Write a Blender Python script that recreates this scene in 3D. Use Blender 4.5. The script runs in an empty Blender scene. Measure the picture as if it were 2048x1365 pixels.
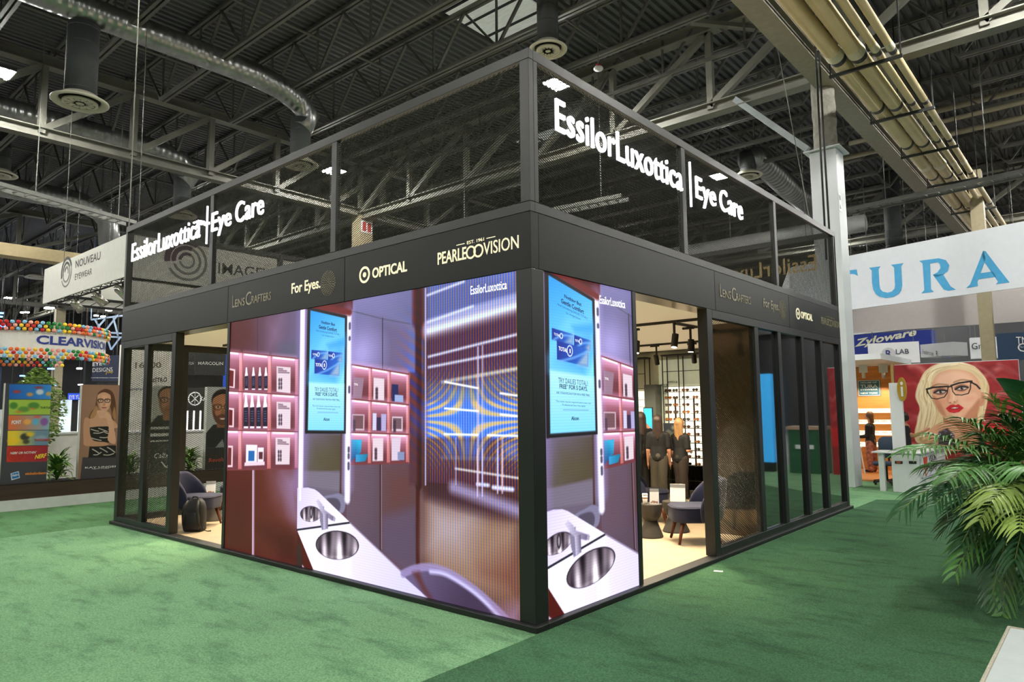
import bpy, bmesh, math, random
import numpy as np
from mathutils import Vector, Matrix

# ------------------------------------------------------------------ camera, world, lights, exposure
SC = bpy.context.scene
COL = SC.collection
CAM = np.array([3.45640881, -4.24633693, 1.68])
YAW, PITCH, ROLL = (math.radians(a) for a in (130.80448652, 5.63565742, -0.61651438))
FPX = 1394.9455
_f = np.array([math.cos(YAW) * math.cos(PITCH), math.sin(YAW) * math.cos(PITCH), math.sin(PITCH)])
_r = np.array([math.sin(YAW), -math.cos(YAW), 0.0])
_u = np.cross(_r, _f)
_cr, _sr = math.cos(ROLL), math.sin(ROLL)
_r, _u = _cr * _r + _sr * _u, -_sr * _r + _cr * _u
cd = bpy.data.cameras.new('camera')
cam = bpy.data.objects.new('camera', cd)
COL.objects.link(cam)
cd.sensor_width = 36.0
cd.lens = FPX * 36.0 / 2048.0
cd.clip_start = 0.05
cd.clip_end = 400
M = Matrix(((_r[0], _u[0], -_f[0], CAM[0]), (_r[1], _u[1], -_f[1], CAM[1]), (_r[2], _u[2], -_f[2], CAM[2]), (0, 0, 0, 1)))
cam.matrix_world = M
SC.camera = cam

SC.view_settings.view_transform = 'Standard'
SC.view_settings.look = 'None'
SC.view_settings.gamma = 1.0
SC.view_settings.use_curve_mapping = False
SC.view_settings.exposure = 0.0
try:
    SC.cycles.use_denoising = True
    SC.cycles.denoiser = 'OPENIMAGEDENOISE'
    SC.cycles.max_bounces = 7
    SC.cycles.diffuse_bounces = 3
    SC.cycles.glossy_bounces = 4
    SC.cycles.transmission_bounces = 4
    SC.cycles.transparent_max_bounces = 8
    SC.cycles.sample_clamp_indirect = 4.0
    SC.cycles.use_light_tree = True
    SC.cycles.caustics_reflective = False
    SC.cycles.caustics_refractive = False
except Exception:
    pass

world = bpy.data.worlds.new('world')
SC.world = world
world.use_nodes = True
_bg = world.node_tree.nodes['Background']
_bg.inputs[0].default_value = (0.75, 0.85, 1.0, 1)
_bg.inputs[1].default_value = 0.030


def area_light(name, loc, size, power, col=(1, 1, 1), rot=(0, 0, 0), sizey=None, spread=180):
    l = bpy.data.lights.new(name, 'AREA')
    l.energy = power
    l.color = col
    l.size = size
    if sizey:
        l.shape = 'RECTANGLE'
        l.size_y = sizey
    l.spread = math.radians(spread)
    o = bpy.data.objects.new(name, l)
    o.location = loc
    o.rotation_euler = rot
    COL.objects.link(o)
    return o


# the hall's own high-bay lamps: a regular grid; the fixtures themselves are built further down
HALL_LAMPS = []
for _i in range(-2, 6):
    for _j in range(-2, 6):
        _x, _y = -6.8 - 9.8 * _i, -0.1 + 9.7 * _j
        if -60 < _x < 16 and -22 < _y < 52:
            HALL_LAMPS.append((_x, _y))
# (their light comes from the bright strips of each fixture, LAMP_STRENGTH)
LAMP_STRENGTH = 760.0
# warm spot heads on the booth's ceiling tracks: (x, y, z, aim x, aim y, power)
BOOTH_SPOTS = [(-1.46, 4.05, 2.50, -1.3, 3.4, 70), (-0.66, 3.62, 2.50, -0.7, 3.0, 70), (-0.84, 4.42, 2.50, -0.9, 4.2, 45), (-2.52, 6.5, 2.50, -2.9, 7.9, 45), (-1.87, 6.6, 2.50, -2.4, 7.9, 45),
               (-2.6, 3.9, 2.50, -2.5, 3.0, 60), (-3.6, 6.5, 2.50, -3.4, 7.9, 45), (-2.0, 2.4, 2.50, -1.2, 2.2, 60), (-6.9, 1.3, 2.50, -6.6, 0.7, 70), (-5.8, 1.3, 2.50, -5.7, 0.9, 60),
               (-7.3, 2.9, 2.50, -7.2, 2.2, 50), (-5.2, 3.9, 2.50, -5.2, 3.3, 50), (-4.4, 6.5, 2.5, -4.2, 5.6, 45), (-6.2, 3.9, 2.5, -6.6, 2.9, 45)]
for _x, _y, _z, _ax, _ay, _p in BOOTH_SPOTS:
    _l = bpy.data.lights.new('booth_spot_light', 'SPOT')
    _l.energy = _p * 3.4
    _l.color = (1.0, 0.83, 0.60)
    _l.spot_size = math.radians(105)
    _l.spot_blend = 0.7
    _l.shadow_soft_size = 0.035
    _o = bpy.data.objects.new('booth_spot_light', _l)
    _o.location = (_x, _y, _z - 0.17)
    _o.rotation_euler = (Vector((_ax, _ay, 0)) - Vector((_x, _y, _z))).to_track_quat('-Z', 'Y').to_euler()
    COL.objects.link(_o)

# ------------------------------------------------------------------ pixel <-> place
def ray(x, y):
    return _f + _r * (x - 1024.0) / FPX + _u * (682.5 - y) / FPX


def onp(x, y, ax, c):
    d = ray(x, y)
    return CAM + d * ((c - CAM[ax]) / d[ax])


def onx(x, y, c=0.0): return onp(x, y, 0, c)
def ony(x, y, c=0.0): return onp(x, y, 1, c)
def onz(x, y, c=0.0): return onp(x, y, 2, c)
def dep(x, y, d): return CAM + ray(x, y) * d


def lin(c, k=1.0):
    out = []
    for v in c[:3]:
        v = v / 255.0
        out.append((v / 12.92 if v <= 0.04045 else ((v + 0.055) / 1.055) ** 2.4) * k)
    return tuple(out)


# ------------------------------------------------------------------ materials (all procedural)
MATS = {}


def mat(name, col, rough=0.5, metal=0.0, emit=0.0, ecol=None, var=0.06, scale=8.0, bump=0.0, bscale=60.0, spec=0.5, coat=0.0, stretch=None, sheen=0.0):
    if name in MATS:
        return MATS[name]
    m = bpy.data.materials.new(name)
    m.use_nodes = True
    nt = m.node_tree
    b = nt.nodes['Principled BSDF']
    b.inputs['Roughness'].default_value = rough
    b.inputs['Metallic'].default_value = metal
    b.inputs['Specular IOR Level'].default_value = spec
    b.inputs['Coat Weight'].default_value = coat
    b.inputs['Sheen Weight'].default_value = sheen
    c = lin(col)
    tc = nt.nodes.new('ShaderNodeTexCoord')
    src = tc.outputs['Object']
    if stretch:
        mp = nt.nodes.new('ShaderNodeMapping')
        mp.inputs['Scale'].default_value = stretch
        nt.links.new(src, mp.inputs[0])
        src = mp.outputs[0]
    if var > 0:
        n = nt.nodes.new('ShaderNodeTexNoise')
        n.inputs['Scale'].default_value = scale
        n.inputs['Detail'].default_value = 4
        nt.links.new(src, n.inputs['Vector'])
        r = nt.nodes.new('ShaderNodeValToRGB')
        r.color_ramp.elements[0].position = 0.3
        r.color_ramp.elements[1].position = 0.7
        r.color_ramp.elements[0].color = (*[v * (1 - var) for v in c], 1)
        r.color_ramp.elements[1].color = (*[min(1, v * (1 + var)) for v in c], 1)
        nt.links.new(n.outputs[0], r.inputs[0])
        nt.links.new(r.outputs[0], b.inputs['Base Color'])
    else:
        b.inputs['Base Color'].default_value = (*c, 1)
    if bump > 0:
        n2 = nt.nodes.new('ShaderNodeTexNoise')
        n2.inputs['Scale'].default_value = bscale
        n2.inputs['Detail'].default_value = 3
        nt.links.new(src, n2.inputs['Vector'])
        bp = nt.nodes.new('ShaderNodeBump')
        bp.inputs['Strength'].default_value = bump
        bp.inputs['Distance'].default_value = 0.02
        nt.links.new(n2.outputs[0], bp.inputs['Height'])
        nt.links.new(bp.outputs[0], b.inputs['Normal'])
    if emit > 0:
        b.inputs['Emission Color'].default_value = (*lin(ecol or col), 1)
        b.inputs['Emission Strength'].default_value = emit
    MATS[name] = m
    return m


def attr_mat(name, emit=0.0, rough=0.45, spec=0.4):
    """A print or a screen whose picture is carried by the mesh's own colour attribute."""
    if name in MATS:
        return MATS[name]
    m = bpy.data.materials.new(name)
    m.use_nodes = True
    nt = m.node_tree
    b = nt.nodes['Principled BSDF']
    a = nt.nodes.new('ShaderNodeAttribute')
    a.attribute_name = 'picture'
    b.inputs['Roughness'].default_value = rough
    b.inputs['Specular IOR Level'].default_value = spec
    if emit > 0:
        b.inputs['Base Color'].default_value = (0.012, 0.012, 0.014, 1)
        nt.links.new(a.outputs['Color'], b.inputs['Emission Color'])
        b.inputs['Emission Strength'].default_value = emit
    else:
        nt.links.new(a.outputs['Color'], b.inputs['Base Color'])
    MATS[name] = m
    return m


# ------------------------------------------------------------------ mesh building
OFF = {}


def vec(a): return np.array(a, float)


def unit(a):
    a = vec(a)
    return a / (np.linalg.norm(a) + 1e-12)


class MB:
    def __init__(s):
        s.v = []
        s.f = []
        s.m = []

    def add(s, vs, fs, m=0):
        n = len(s.v)
        s.v.extend(tuple(float(c) for c in p) for p in vs)
        for q in fs:
            s.f.append(tuple(i + n for i in q))
            s.m.append(m)
        return s

    def box(s, x0, x1, y0, y1, z0, z1, m=0):
        return s.add([(x0, y0, z0), (x1, y0, z0), (x1, y1, z0), (x0, y1, z0), (x0, y0, z1), (x1, y0, z1), (x1, y1, z1), (x0, y1, z1)],
                     [(0, 3, 2, 1), (4, 5, 6, 7), (0, 1, 5, 4), (1, 2, 6, 5), (2, 3, 7, 6), (3, 0, 4, 7)], m)

    def obox(s, o, a, b, c, m=0):
        """box from corner o with edge vectors a, b, c"""
        o, a, b, c = vec(o), vec(a), vec(b), vec(c)
        p = [o, o + a, o + a + b, o + b, o + c, o + a + c, o + a + b + c, o + b + c]
        return s.add(p, [(0, 3, 2, 1), (4, 5, 6, 7), (0, 1, 5, 4), (1, 2, 6, 5), (2, 3, 7, 6), (3, 0, 4, 7)], m)

    def bar(s, p, q, w, h=None, up=(0, 0, 1), m=0):
        """rectangular bar from p to q, w across, h along up"""
        h = h or w
        p, q = vec(p), vec(q)
        d = unit(q - p)
        side = np.cross(d, vec(up))
        if np.linalg.norm(side) < 1e-6:
            side = np.cross(d, (1, 0, 0))
        side = unit(side)
        u = unit(np.cross(side, d))
        a, b = side * w / 2, u * h / 2
        return s.add([p - a - b, p + a - b, p + a + b, p - a + b, q - a - b, q + a - b, q + a + b, q - a + b],
                     [(0, 3, 2, 1), (4, 5, 6, 7), (0, 1, 5, 4), (1, 2, 6, 5), (2, 3, 7, 6), (3, 0, 4, 7)], m)

    def tube(s, pts, r, n=10, caps=True, m=0):
        pts = [vec(p) for p in pts]
        k = len(pts)
        rs = r if hasattr(r, '__len__') else [r] * k
        rings = []
        ref = None
        for i in range(k):
            d = unit(pts[min(i + 1, k - 1)] - pts[max(i - 1, 0)])
            if ref is None:
                ref = np.cross(d, (0, 0, 1.0))
                if np.linalg.norm(ref) < 1e-3:
                    ref = np.cross(d, (1.0, 0, 0))
            a = unit(ref - d * np.dot(ref, d))
            ref = a
            b = np.cross(d, a)
            rings.append([pts[i] + (a * math.cos(t) + b * math.sin(t)) * rs[i] for t in [2 * math.pi * j / n for j in range(n)]])
        vs = [p for rg in rings for p in rg]
        fs = []
        for i in range(k - 1):
            for j in range(n):
                j2 = (j + 1) % n
                fs.append((i * n + j, i * n + j2, (i + 1) * n + j2, (i + 1) * n + j))
        if caps:
            fs.append(tuple(reversed(range(n))))
            fs.append(tuple((k - 1) * n + j for j in range(n)))
        return s.add(vs, fs, m)

    def lathe(s, c, prof, n=24, m=0, caps=True):
        """prof: list of (r, z) about the vertical through c"""
        c = vec(c)
        vs = []
        for r, z in prof:
            for j in range(n):
                t = 2 * math.pi * j / n
                vs.append(c + vec((r * math.cos(t), r * math.sin(t), z)))
        fs = []
        for i in range(len(prof) - 1):
            for j in range(n):
                j2 = (j + 1) % n
                fs.append((i * n + j, i * n + j2, (i + 1) * n + j2, (i + 1) * n + j))
        if caps:
            fs.append(tuple(reversed(range(n))))
            fs.append(tuple((len(prof) - 1) * n + j for j in range(n)))
        return s.add(vs, fs, m)

    def ball(s, c, r, nu=12, nv=8, sc=(1, 1, 1), m=0):
        c = vec(c)
        vs = [c + vec((0, 0, r * sc[2]))]
        for i in range(1, nv):
            t = math.pi * i / nv
            for j in range(nu):
                q = 2 * math.pi * j / nu
                vs.append(c + vec((r * sc[0] * math.sin(t) * math.cos(q), r * sc[1] * math.sin(t) * math.sin(q), r * sc[2] * math.cos(t))))
        vs.append(c - vec((0, 0, r * sc[2])))
        fs = []
        for j in range(nu):
            j2 = (j + 1) % nu
            fs.append((0, 1 + j, 1 + j2))
            for i in range(nv - 2):
                a = 1 + i * nu
                fs.append((a + j, a + nu + j, a + nu + j2, a + j2))
            fs.append((1 + (nv - 2) * nu + j, len(vs) - 1, 1 + (nv - 2) * nu + j2))
        return s.add(vs, fs, m)

    def slab(s, poly, o, R, U, t0, t1, m=0):
        """prism of a 2d outline in the plane (o; R, U), between t0 and t1 along R x U"""
        o, R, U = vec(o), vec(R), vec(U)
        N = np.cross(R, U)
        n = len(poly)
        vs = [o + R * x + U * y + N * t0 for x, y in poly] + [o + R * x + U * y + N * t1 for x, y in poly]
        fs = [tuple(reversed(range(n))), tuple(range(n, 2 * n))]
        for i in range(n):
            j = (i + 1) % n
            fs.append((i, j, n + j, n + i))
        return s.add(vs, fs, m)

    def build(s, name, material, parent=None, smooth=False, at=None, bevel=0.0, bseg=2, subsurf=0, weld=False):
        vs = np.array(s.v, float).reshape(-1, 3)
        off = np.zeros(3)
        if parent is not None:
            off = OFF.get(parent.name, np.zeros(3))
        elif at is not None:
            off = vec(at)
        elif len(vs):
            lo, hi = vs.min(0), vs.max(0)
            off = vec(((lo[0] + hi[0]) / 2, (lo[1] + hi[1]) / 2, lo[2]))
        me = bpy.data.meshes.new(name)
        me.from_pydata((vs - off).tolist(), [], s.f)
        mats = material if isinstance(material, (list, tuple)) else [material]
        for mm in mats:
            me.materials.append(mm)
        if len(mats) > 1:
            me.polygons.foreach_set('material_index', s.m)
        if smooth:
            me.polygons.foreach_set('use_smooth', [True] * len(me.polygons))
        if bevel > 0 or weld:
            bm = bmesh.new()
            bm.from_mesh(me)
            if weld:
                bmesh.ops.remove_doubles(bm, verts=bm.verts, dist=1e-5)
            if bevel > 0:
                ed = [e for e in bm.edges if len(e.link_faces) == 2 and e.calc_face_angle(0) > 0.5]
                bmesh.ops.bevel(bm, geom=ed, offset=bevel, segments=bseg, profile=0.5, affect='EDGES', clamp_overlap=True)
            bm.to_mesh(me)
            bm.free()
        me.update()
        o = bpy.data.objects.new(name, me)
        COL.objects.link(o)
        if subsurf:
            md = o.modifiers.new('smooth', 'SUBSURF')
            md.levels = subsurf
            md.render_levels = subsurf
        if parent is not None:
            o.parent = parent
            OFF[o.name] = off
        else:
            o.location = off
            OFF[o.name] = off
        return o


def tag(o, label=None, cat=None, group=None, kind=None):
    if label: o['label'] = label
    if cat: o['category'] = cat
    if group: o['group'] = group
    if kind: o['kind'] = kind
    return o


def thing(name, label, cat, loc=(0, 0, 0), group=None):
    o = bpy.data.objects.new(name, None)
    o.empty_display_size = 0.1
    o.location = loc
    COL.objects.link(o)
    OFF[o.name] = vec(loc)
    return tag(o, label, cat, group)


def kids(o): return [c for c in bpy.data.objects if c.parent == o]


def dup(root, loc, rotz=0.0, label=None, group=None, tree=None):
    """a copy of a thing with its parts and their sub-parts; tree: [(part, [sub-parts])]"""
    r = root.copy()
    COL.objects.link(r)
    r.location = loc
    r.rotation_euler = (0, 0, rotz)
    if label: r['label'] = label
    if group: r['group'] = group
    for c, subs in (tree if tree is not None else [(c, kids(c)) for c in kids(root)]):
        d = c.copy()
        COL.objects.link(d)
        d.parent = r
        for g in subs:
            e = g.copy()
            COL.objects.link(e)
            e.parent = d
    return r


# ------------------------------------------------------------------ lettering
_TS = bpy.data.scenes.new('lettering_workshop')


def text_geo(s, bold=0.0, shear=0.0, ext=0.0, res=3, space=1.0):
    c = bpy.data.curves.new('t', 'FONT')
    c.body = s
    c.offset = bold
    c.shear = shear
    c.extrude = ext
    c.resolution_u = res
    c.space_character = space
    o = bpy.data.objects.new('t', c)
    _TS.collection.objects.link(o)
    vl = _TS.view_layers[0]
    vl.update()
    dg = vl.depsgraph
    me = bpy.data.meshes.new_from_object(o.evaluated_get(dg))
    vs = np.array([v.co[:] for v in me.vertices]).reshape(-1, 3)
    fs = [tuple(p.vertices) for p in me.polygons]
    bpy.data.objects.remove(o)
    bpy.data.curves.remove(c)
    bpy.data.meshes.remove(me)
    return vs, fs


def letter(mb, s, o, R, U, w, h, depth=0.0, bold=0.0, shear=0.0, m=0, space=1.0, res=3):
    """write s so that its ink fills w x h from corner o along R and U, standing out by depth along R x U"""
    vs, fs = text_geo(s, bold, shear, 0.5 if depth > 0 else 0.0, res, space)
    if not len(vs):
        return
    lo, hi = vs.min(0), vs.max(0)
    o, R, U = vec(o), vec(R), vec(U)
    N = np.cross(R, U)
    x = (vs[:, 0] - lo[0]) / (hi[0] - lo[0]) * w
    y = (vs[:, 1] - lo[1]) / (hi[1] - lo[1]) * h
    z = (vs[:, 2] + 0.5) * depth if depth > 0 else np.zeros(len(vs))
    P = o + np.outer(x, R) + np.outer(y, U) + np.outer(z, N)
    mb.add(P, fs, m)


# ------------------------------------------------------------------ pictures on prints and screens
class Canvas:
    """A picture in metres: x to the right, y upward, colours 0-255. Becomes the colour attribute of a flat grid."""

    def __init__(s, w, h, res, bg=(128, 128, 128), x0=0.0, y0=0.0):
        s.nx, s.ny = int(round(w / res)) + 1, int(round(h / res)) + 1
        s.x0, s.y0, s.w, s.h = x0, y0, w, h
        s.xs = x0 + np.linspace(0, w, s.nx)
        s.ys = y0 + np.linspace(0, h, s.ny)
        s.res = res
        s.C = np.empty((s.ny, s.nx, 3))
        s.C[:] = bg

    def _win(s, lo, hi, pad):
        i0 = max(0, int((lo[0] - pad - s.x0) / s.w * (s.nx - 1)))
        i1 = min(s.nx, int((hi[0] + pad - s.x0) / s.w * (s.nx - 1)) + 2)
        j0 = max(0, int((lo[1] - pad - s.y0) / s.h * (s.ny - 1)))
        j1 = min(s.ny, int((hi[1] + pad - s.y0) / s.h * (s.ny - 1)) + 2)
        return i0, i1, j0, j1

    def _mix(s, win, cov, col):
        i0, i1, j0, j1 = win
        if callable(col):
            X, Y = np.meshgrid(s.xs[i0:i1], s.ys[j0:j1])
            col = col(X, Y)
        s.C[j0:j1, i0:i1] = s.C[j0:j1, i0:i1] * (1 - cov[..., None]) + np.asarray(col, float) * cov[..., None]

    def poly(s, pts, col, soft=None, a=1.0, smooth=False):
        P = np.array(pts, float)
        if smooth:
            P = cr_closed(P)
        soft = soft or s.res
        win = s._win(P.min(0), P.max(0), soft)
        i0, i1, j0, j1 = win
        if i1 <= i0 or j1 <= j0:
            return
        X, Y = np.meshgrid(s.xs[i0:i1], s.ys[j0:j1])
        ins = np.zeros(X.shape, bool)
        D = np.full(X.shape, 1e9)
        n = len(P)
        for k in range(n):
            x1, y1 = P[k]
            x2, y2 = P[(k + 1) % n]
            if y1 != y2:
                c = (y1 > Y) != (y2 > Y)
                ins ^= c & (X < (x2 - x1) * (Y - y1) / (y2 - y1) + x1)
            dx, dy = x2 - x1, y2 - y1
            L = dx * dx + dy * dy
            if L > 0:
                t = np.clip(((X - x1) * dx + (Y - y1) * dy) / L, 0, 1)
                D = np.minimum(D, (X - x1 - t * dx) ** 2 + (Y - y1 - t * dy) ** 2)
        sd = np.sqrt(D)
        sd[~ins] *= -1
        s._mix(win, np.clip(0.5 + sd / soft, 0, 1) * a, col)

    def rect(s, x0, y0, x1, y1, col, soft=None, a=1.0):
        s.poly([(x0, y0), (x1, y0), (x1, y1), (x0, y1)], col, soft, a)

    def oval(s, cx, cy, rx, ry, col, soft=None, a=1.0, rot=0.0):
        soft = soft or s.res
        R = max(rx, ry)
        win = s._win((cx - R, cy - R), (cx + R, cy + R), soft)
        i0, i1, j0, j1 = win
        if i1 <= i0 or j1 <= j0:
            return
        X, Y = np.meshgrid(s.xs[i0:i1] - cx, s.ys[j0:j1] - cy)
        c, q = math.cos(rot), math.sin(rot)
        x, y = X * c + Y * q, -X * q + Y * c
        d = np.sqrt((x / rx) ** 2 + (y / ry) ** 2) + 1e-9
        s._mix(win, np.clip(0.5 + (1 - d) * min(rx, ry) / soft, 0, 1) * a, col)

    def line(s, pts, w, col, soft=None, a=1.0, smooth=False):
        P = np.array(pts, float)
        if smooth:
            P = cr_open(P)
        soft = soft or s.res
        win = s._win(P.min(0), P.max(0), soft + w)
        i0, i1, j0, j1 = win
        if i1 <= i0 or j1 <= j0:
            return
        X, Y = np.meshgrid(s.xs[i0:i1], s.ys[j0:j1])
        D = np.full(X.shape, 1e9)
        for (x1, y1), (x2, y2) in zip(P[:-1], P[1:]):
            dx, dy = x2 - x1, y2 - y1
            L = dx * dx + dy * dy + 1e-12
            t = np.clip(((X - x1) * dx + (Y - y1) * dy) / L, 0, 1)
            D = np.minimum(D, (X - x1 - t * dx) ** 2 + (Y - y1 - t * dy) ** 2)
        s._mix(win, np.clip(0.5 + (w / 2 - np.sqrt(D)) / soft, 0, 1) * a, col)

    def build(s, name, o, R, U, material, parent=None, clip=None, shift=0.0):
        """grid in the plane o + x R + y U; clip=(x0, x1) keeps a strip, shifted by shift along x"""
        i0, i1 = 0, s.nx
        if clip:
            i0 = int(np.searchsorted(s.xs, clip[0]))
            i1 = int(np.searchsorted(s.xs, clip[1])) + 1
            i1 = min(i1, s.nx)
        xs = s.xs[i0:i1] + shift
        C = np.clip(s.C[:, i0:i1], 0, 255) / 255.0
        Cl = np.where(C <= 0.04045, C / 12.92, ((C + 0.055) / 1.055) ** 2.4)
        nx, ny = len(xs), s.ny
        o, R, U = vec(o), vec(R), vec(U)
        X, Y = np.meshgrid(xs, s.ys)
        P = o + X[..., None] * R + Y[..., None] * U
        P = P.reshape(-1, 3)
        off = OFF.get(parent.name, np.zeros(3)) if parent is not None else P[:nx].mean(0)
        me = bpy.data.meshes.new(name)
        nq = (nx - 1) * (ny - 1)
        me.vertices.add(nx * ny)
        me.vertices.foreach_set('co', (P - off).ravel())
        J, I = np.meshgrid(np.arange(ny - 1), np.arange(nx - 1), indexing='ij')
        b = (J * nx + I).ravel()
        q = np.stack([b, b + 1, b + nx + 1, b + nx], 1)
        me.loops.add(nq * 4)
        me.loops.foreach_set('vertex_index', q.ravel().astype(np.int32))
        me.polygons.add(nq)
        me.polygons.foreach_set('loop_start', (np.arange(nq) * 4).astype(np.int32))
        me.update(calc_edges=True)
        at = me.color_attributes.new('picture', 'FLOAT_COLOR', 'POINT')
        A = np.ones((nx * ny, 4), np.float32)
        A[:, :3] = Cl.reshape(-1, 3)
        at.data.foreach_set('color', A.ravel())
        me.materials.append(material)
        ob = bpy.data.objects.new(name, me)
        COL.objects.link(ob)
        if parent is not None:
            ob.parent = parent
        else:
            ob.location = off
        OFF[ob.name] = off
        return ob


def cr_closed(P, k=6):
    n = len(P)
    out = []
    for i in range(n):
        a, b, c, d = P[i - 1], P[i], P[(i + 1) % n], P[(i + 2) % n]
        for j in range(k):
            t = j / k
            out.append(0.5 * (2 * b + (c - a) * t + (2 * a - 5 * b + 4 * c - d) * t * t + (3 * b - a - 3 * c + d) * t ** 3))
    return np.array(out)


def cr_open(P, k=6):
    n = len(P)
    out = []
    for i in range(n - 1):
        a, b, c, d = P[max(i - 1, 0)], P[i], P[i + 1], P[min(i + 2, n - 1)]
        for j in range(k):
            t = j / k
            out.append(0.5 * (2 * b + (c - a) * t + (2 * a - 5 * b + 4 * c - d) * t * t + (3 * b - a - 3 * c + d) * t ** 3))
    out.append(P[-1])
    return np.array(out)


def ramp(c0, c1, p0, p1):
    """a linear blend of two colours from point p0 to p1, for Canvas fills"""
    c0, c1, p0, p1 = vec(c0), vec(c1), vec(p0), vec(p1)
    d = p1 - p0
    L = float(d @ d)

    def f(X, Y):
        t = np.clip(((X - p0[0]) * d[0] + (Y - p0[1]) * d[1]) / L, 0, 1)[..., None]
        return c0 * (1 - t) + c1 * t
    return f


# ------------------------------------------------------------------ shared materials
BLACK = mat('black_powder_coat', (27, 29, 28), 0.42, 0.0, var=0.08, scale=3, bump=0.02, bscale=300)
BLACKD = mat('black_matt_metal', (20, 22, 21), 0.5, 0.0, var=0.05)
FRAME = mat('dark_bronze_frame', (42, 43, 40), 0.4, 0.2, var=0.08, scale=4)
MESHM = mat('expanded_metal', (46, 46, 42), 0.45, 0.3, var=0.05)
WHITE = mat('white_laminate', (226, 228, 230), 0.4, var=0.02)
LETTERW = mat('lit_white_acrylic', (255, 255, 255), 0.4, emit=1.08, ecol=(246, 250, 255), var=0.01)
STEEL = mat('grey_steel', (92, 92, 86), 0.55, 0.15, var=0.15, scale=2)
STEELD = mat('dark_joist_steel', (40, 42, 41), 0.6, 0.1, var=0.15, scale=2)
X3, Y3, Z3 = (1, 0, 0), (0, 1, 0), (0, 0, 1)
rng = random.Random(7)
nrng = np.random.default_rng(5)
# ================================================================== THE HALL
def carpet_mat(name, col, dark, streak):
    m = mat(name, col, 0.95, var=0.10, scale=0.9, bump=0.35, bscale=160, spec=0.1)
    nt = m.node_tree
    b = nt.nodes['Principled BSDF']
    old = b.inputs['Base Color'].links[0].from_socket
    tc = nt.nodes.new('ShaderNodeTexCoord')
    mp = nt.nodes.new('ShaderNodeMapping')
    mp.inputs['Rotation'].default_value = (0, 0, streak)
    mp.inputs['Scale'].default_value = (1.6, 4.2, 1)
    nt.links.new(tc.outputs['Object'], mp.inputs[0])
    n = nt.nodes.new('ShaderNodeTexNoise')
    n.inputs['Scale'].default_value = 0.9
    n.inputs['Detail'].default_value = 8
    n.inputs['Roughness'].default_value = 0.7
    nt.links.new(mp.outputs[0], n.inputs['Vector'])
    r = nt.nodes.new('ShaderNodeValToRGB')
    r.color_ramp.elements[0].position = 0.50
    r.color_ramp.elements[1].position = 0.70
    r.color_ramp.elements[0].color = (0, 0, 0, 1)
    r.color_ramp.elements[1].color = (0.85, 0.85, 0.85, 1)
    nt.links.new(n.outputs[0], r.inputs[0])
    n3 = nt.nodes.new('ShaderNodeTexNoise')
    n3.inputs['Scale'].default_value = 75
    n3.inputs['Detail'].default_value = 5
    nt.links.new(tc.outputs['Object'], n3.inputs['Vector'])
    r3 = nt.nodes.new('ShaderNodeValToRGB')
    r3.color_ramp.elements[0].position = 0.3
    r3.color_ramp.elements[1].position = 0.7
    r3.color_ramp.elements[0].color = (0.66, 0.66, 0.66, 1)
    r3.color_ramp.elements[1].color = (1.32, 1.32, 1.32, 1)
    nt.links.new(n3.outputs[0], r3.inputs[0])
    mx = nt.nodes.new('ShaderNodeMix')
    mx.data_type = 'RGBA'
    nt.links.new(r.outputs[0], mx.inputs[0])
    nt.links.new(old, mx.inputs[6])
    mx.inputs[7].default_value = (*lin(dark), 1)
    ml = nt.nodes.new('ShaderNodeMix')
    ml.data_type = 'RGBA'
    ml.blend_type = 'MULTIPLY'
    ml.inputs[0].default_value = 1
    nt.links.new(mx.outputs[2], ml.inputs[6])
    nt.links.new(r3.outputs[0], ml.inputs[7])
    nt.links.new(ml.outputs[2], b.inputs['Base Color'])
    return m


CARPET_L = carpet_mat('light_green_carpet', (118, 160, 118), (76, 114, 84), 0.9)
CARPET_M = carpet_mat('mid_green_carpet', (98, 140, 96), (66, 100, 60), 0.9)
CARPET_D = carpet_mat('dark_green_carpet', (68, 105, 74), (42, 72, 50), 0.9)

_bx = onz(843, 1365, 0)
FLOORC = mat('hall_concrete_floor', (112, 112, 108), 0.7, var=.15, scale=.8)
fl = MB().box(-75, 22, -16, 52, -0.06, 0.0)
tag(fl.build('floor', FLOORC, at=(0, 0, -0.06)), kind='structure')
c = MB().slab([(-8.268, -9), (_bx[0] * 6, -9), (_bx[0] * 6, _bx[1] * 6 - 1), (_bx[0], _bx[1]), (.046, -.046), (.046, 9.69), (.99, 10.11), (3, 11.21), (7, 13.2), (7, 16.3), (-.45, 16.3), (-.45, 12.95), (-8.268, 12.95)], (0, 0, 0), X3, Y3, 0.0, 0.003)
tag(c.build('carpet', CARPET_L), 'bright green carpet in front of the wide video wall and beyond the booth', 'carpet')
c = MB().slab([(0.047, 9.69), (0.047, -0.047), (_bx[0], _bx[1]), (_bx[0] * 6, _bx[1] * 6 - 1), (7.0, -8), (7.0, 13.2), (3.0, 11.2), (0.99, 10.1)], (.006, -.006, 0), X3, Y3, 0.0, 0.0035)
tag(c.build('carpet', CARPET_D), 'dark green aisle carpet along the right side of the black booth, under the palm', 'carpet')
c = MB().box(-11.36, -8.272, -9, 16, 0.0, 0.003)
tag(c.build('carpet', CARPET_M), 'strip of mid green carpet between the black booth and the planter wall', 'carpet')

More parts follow.
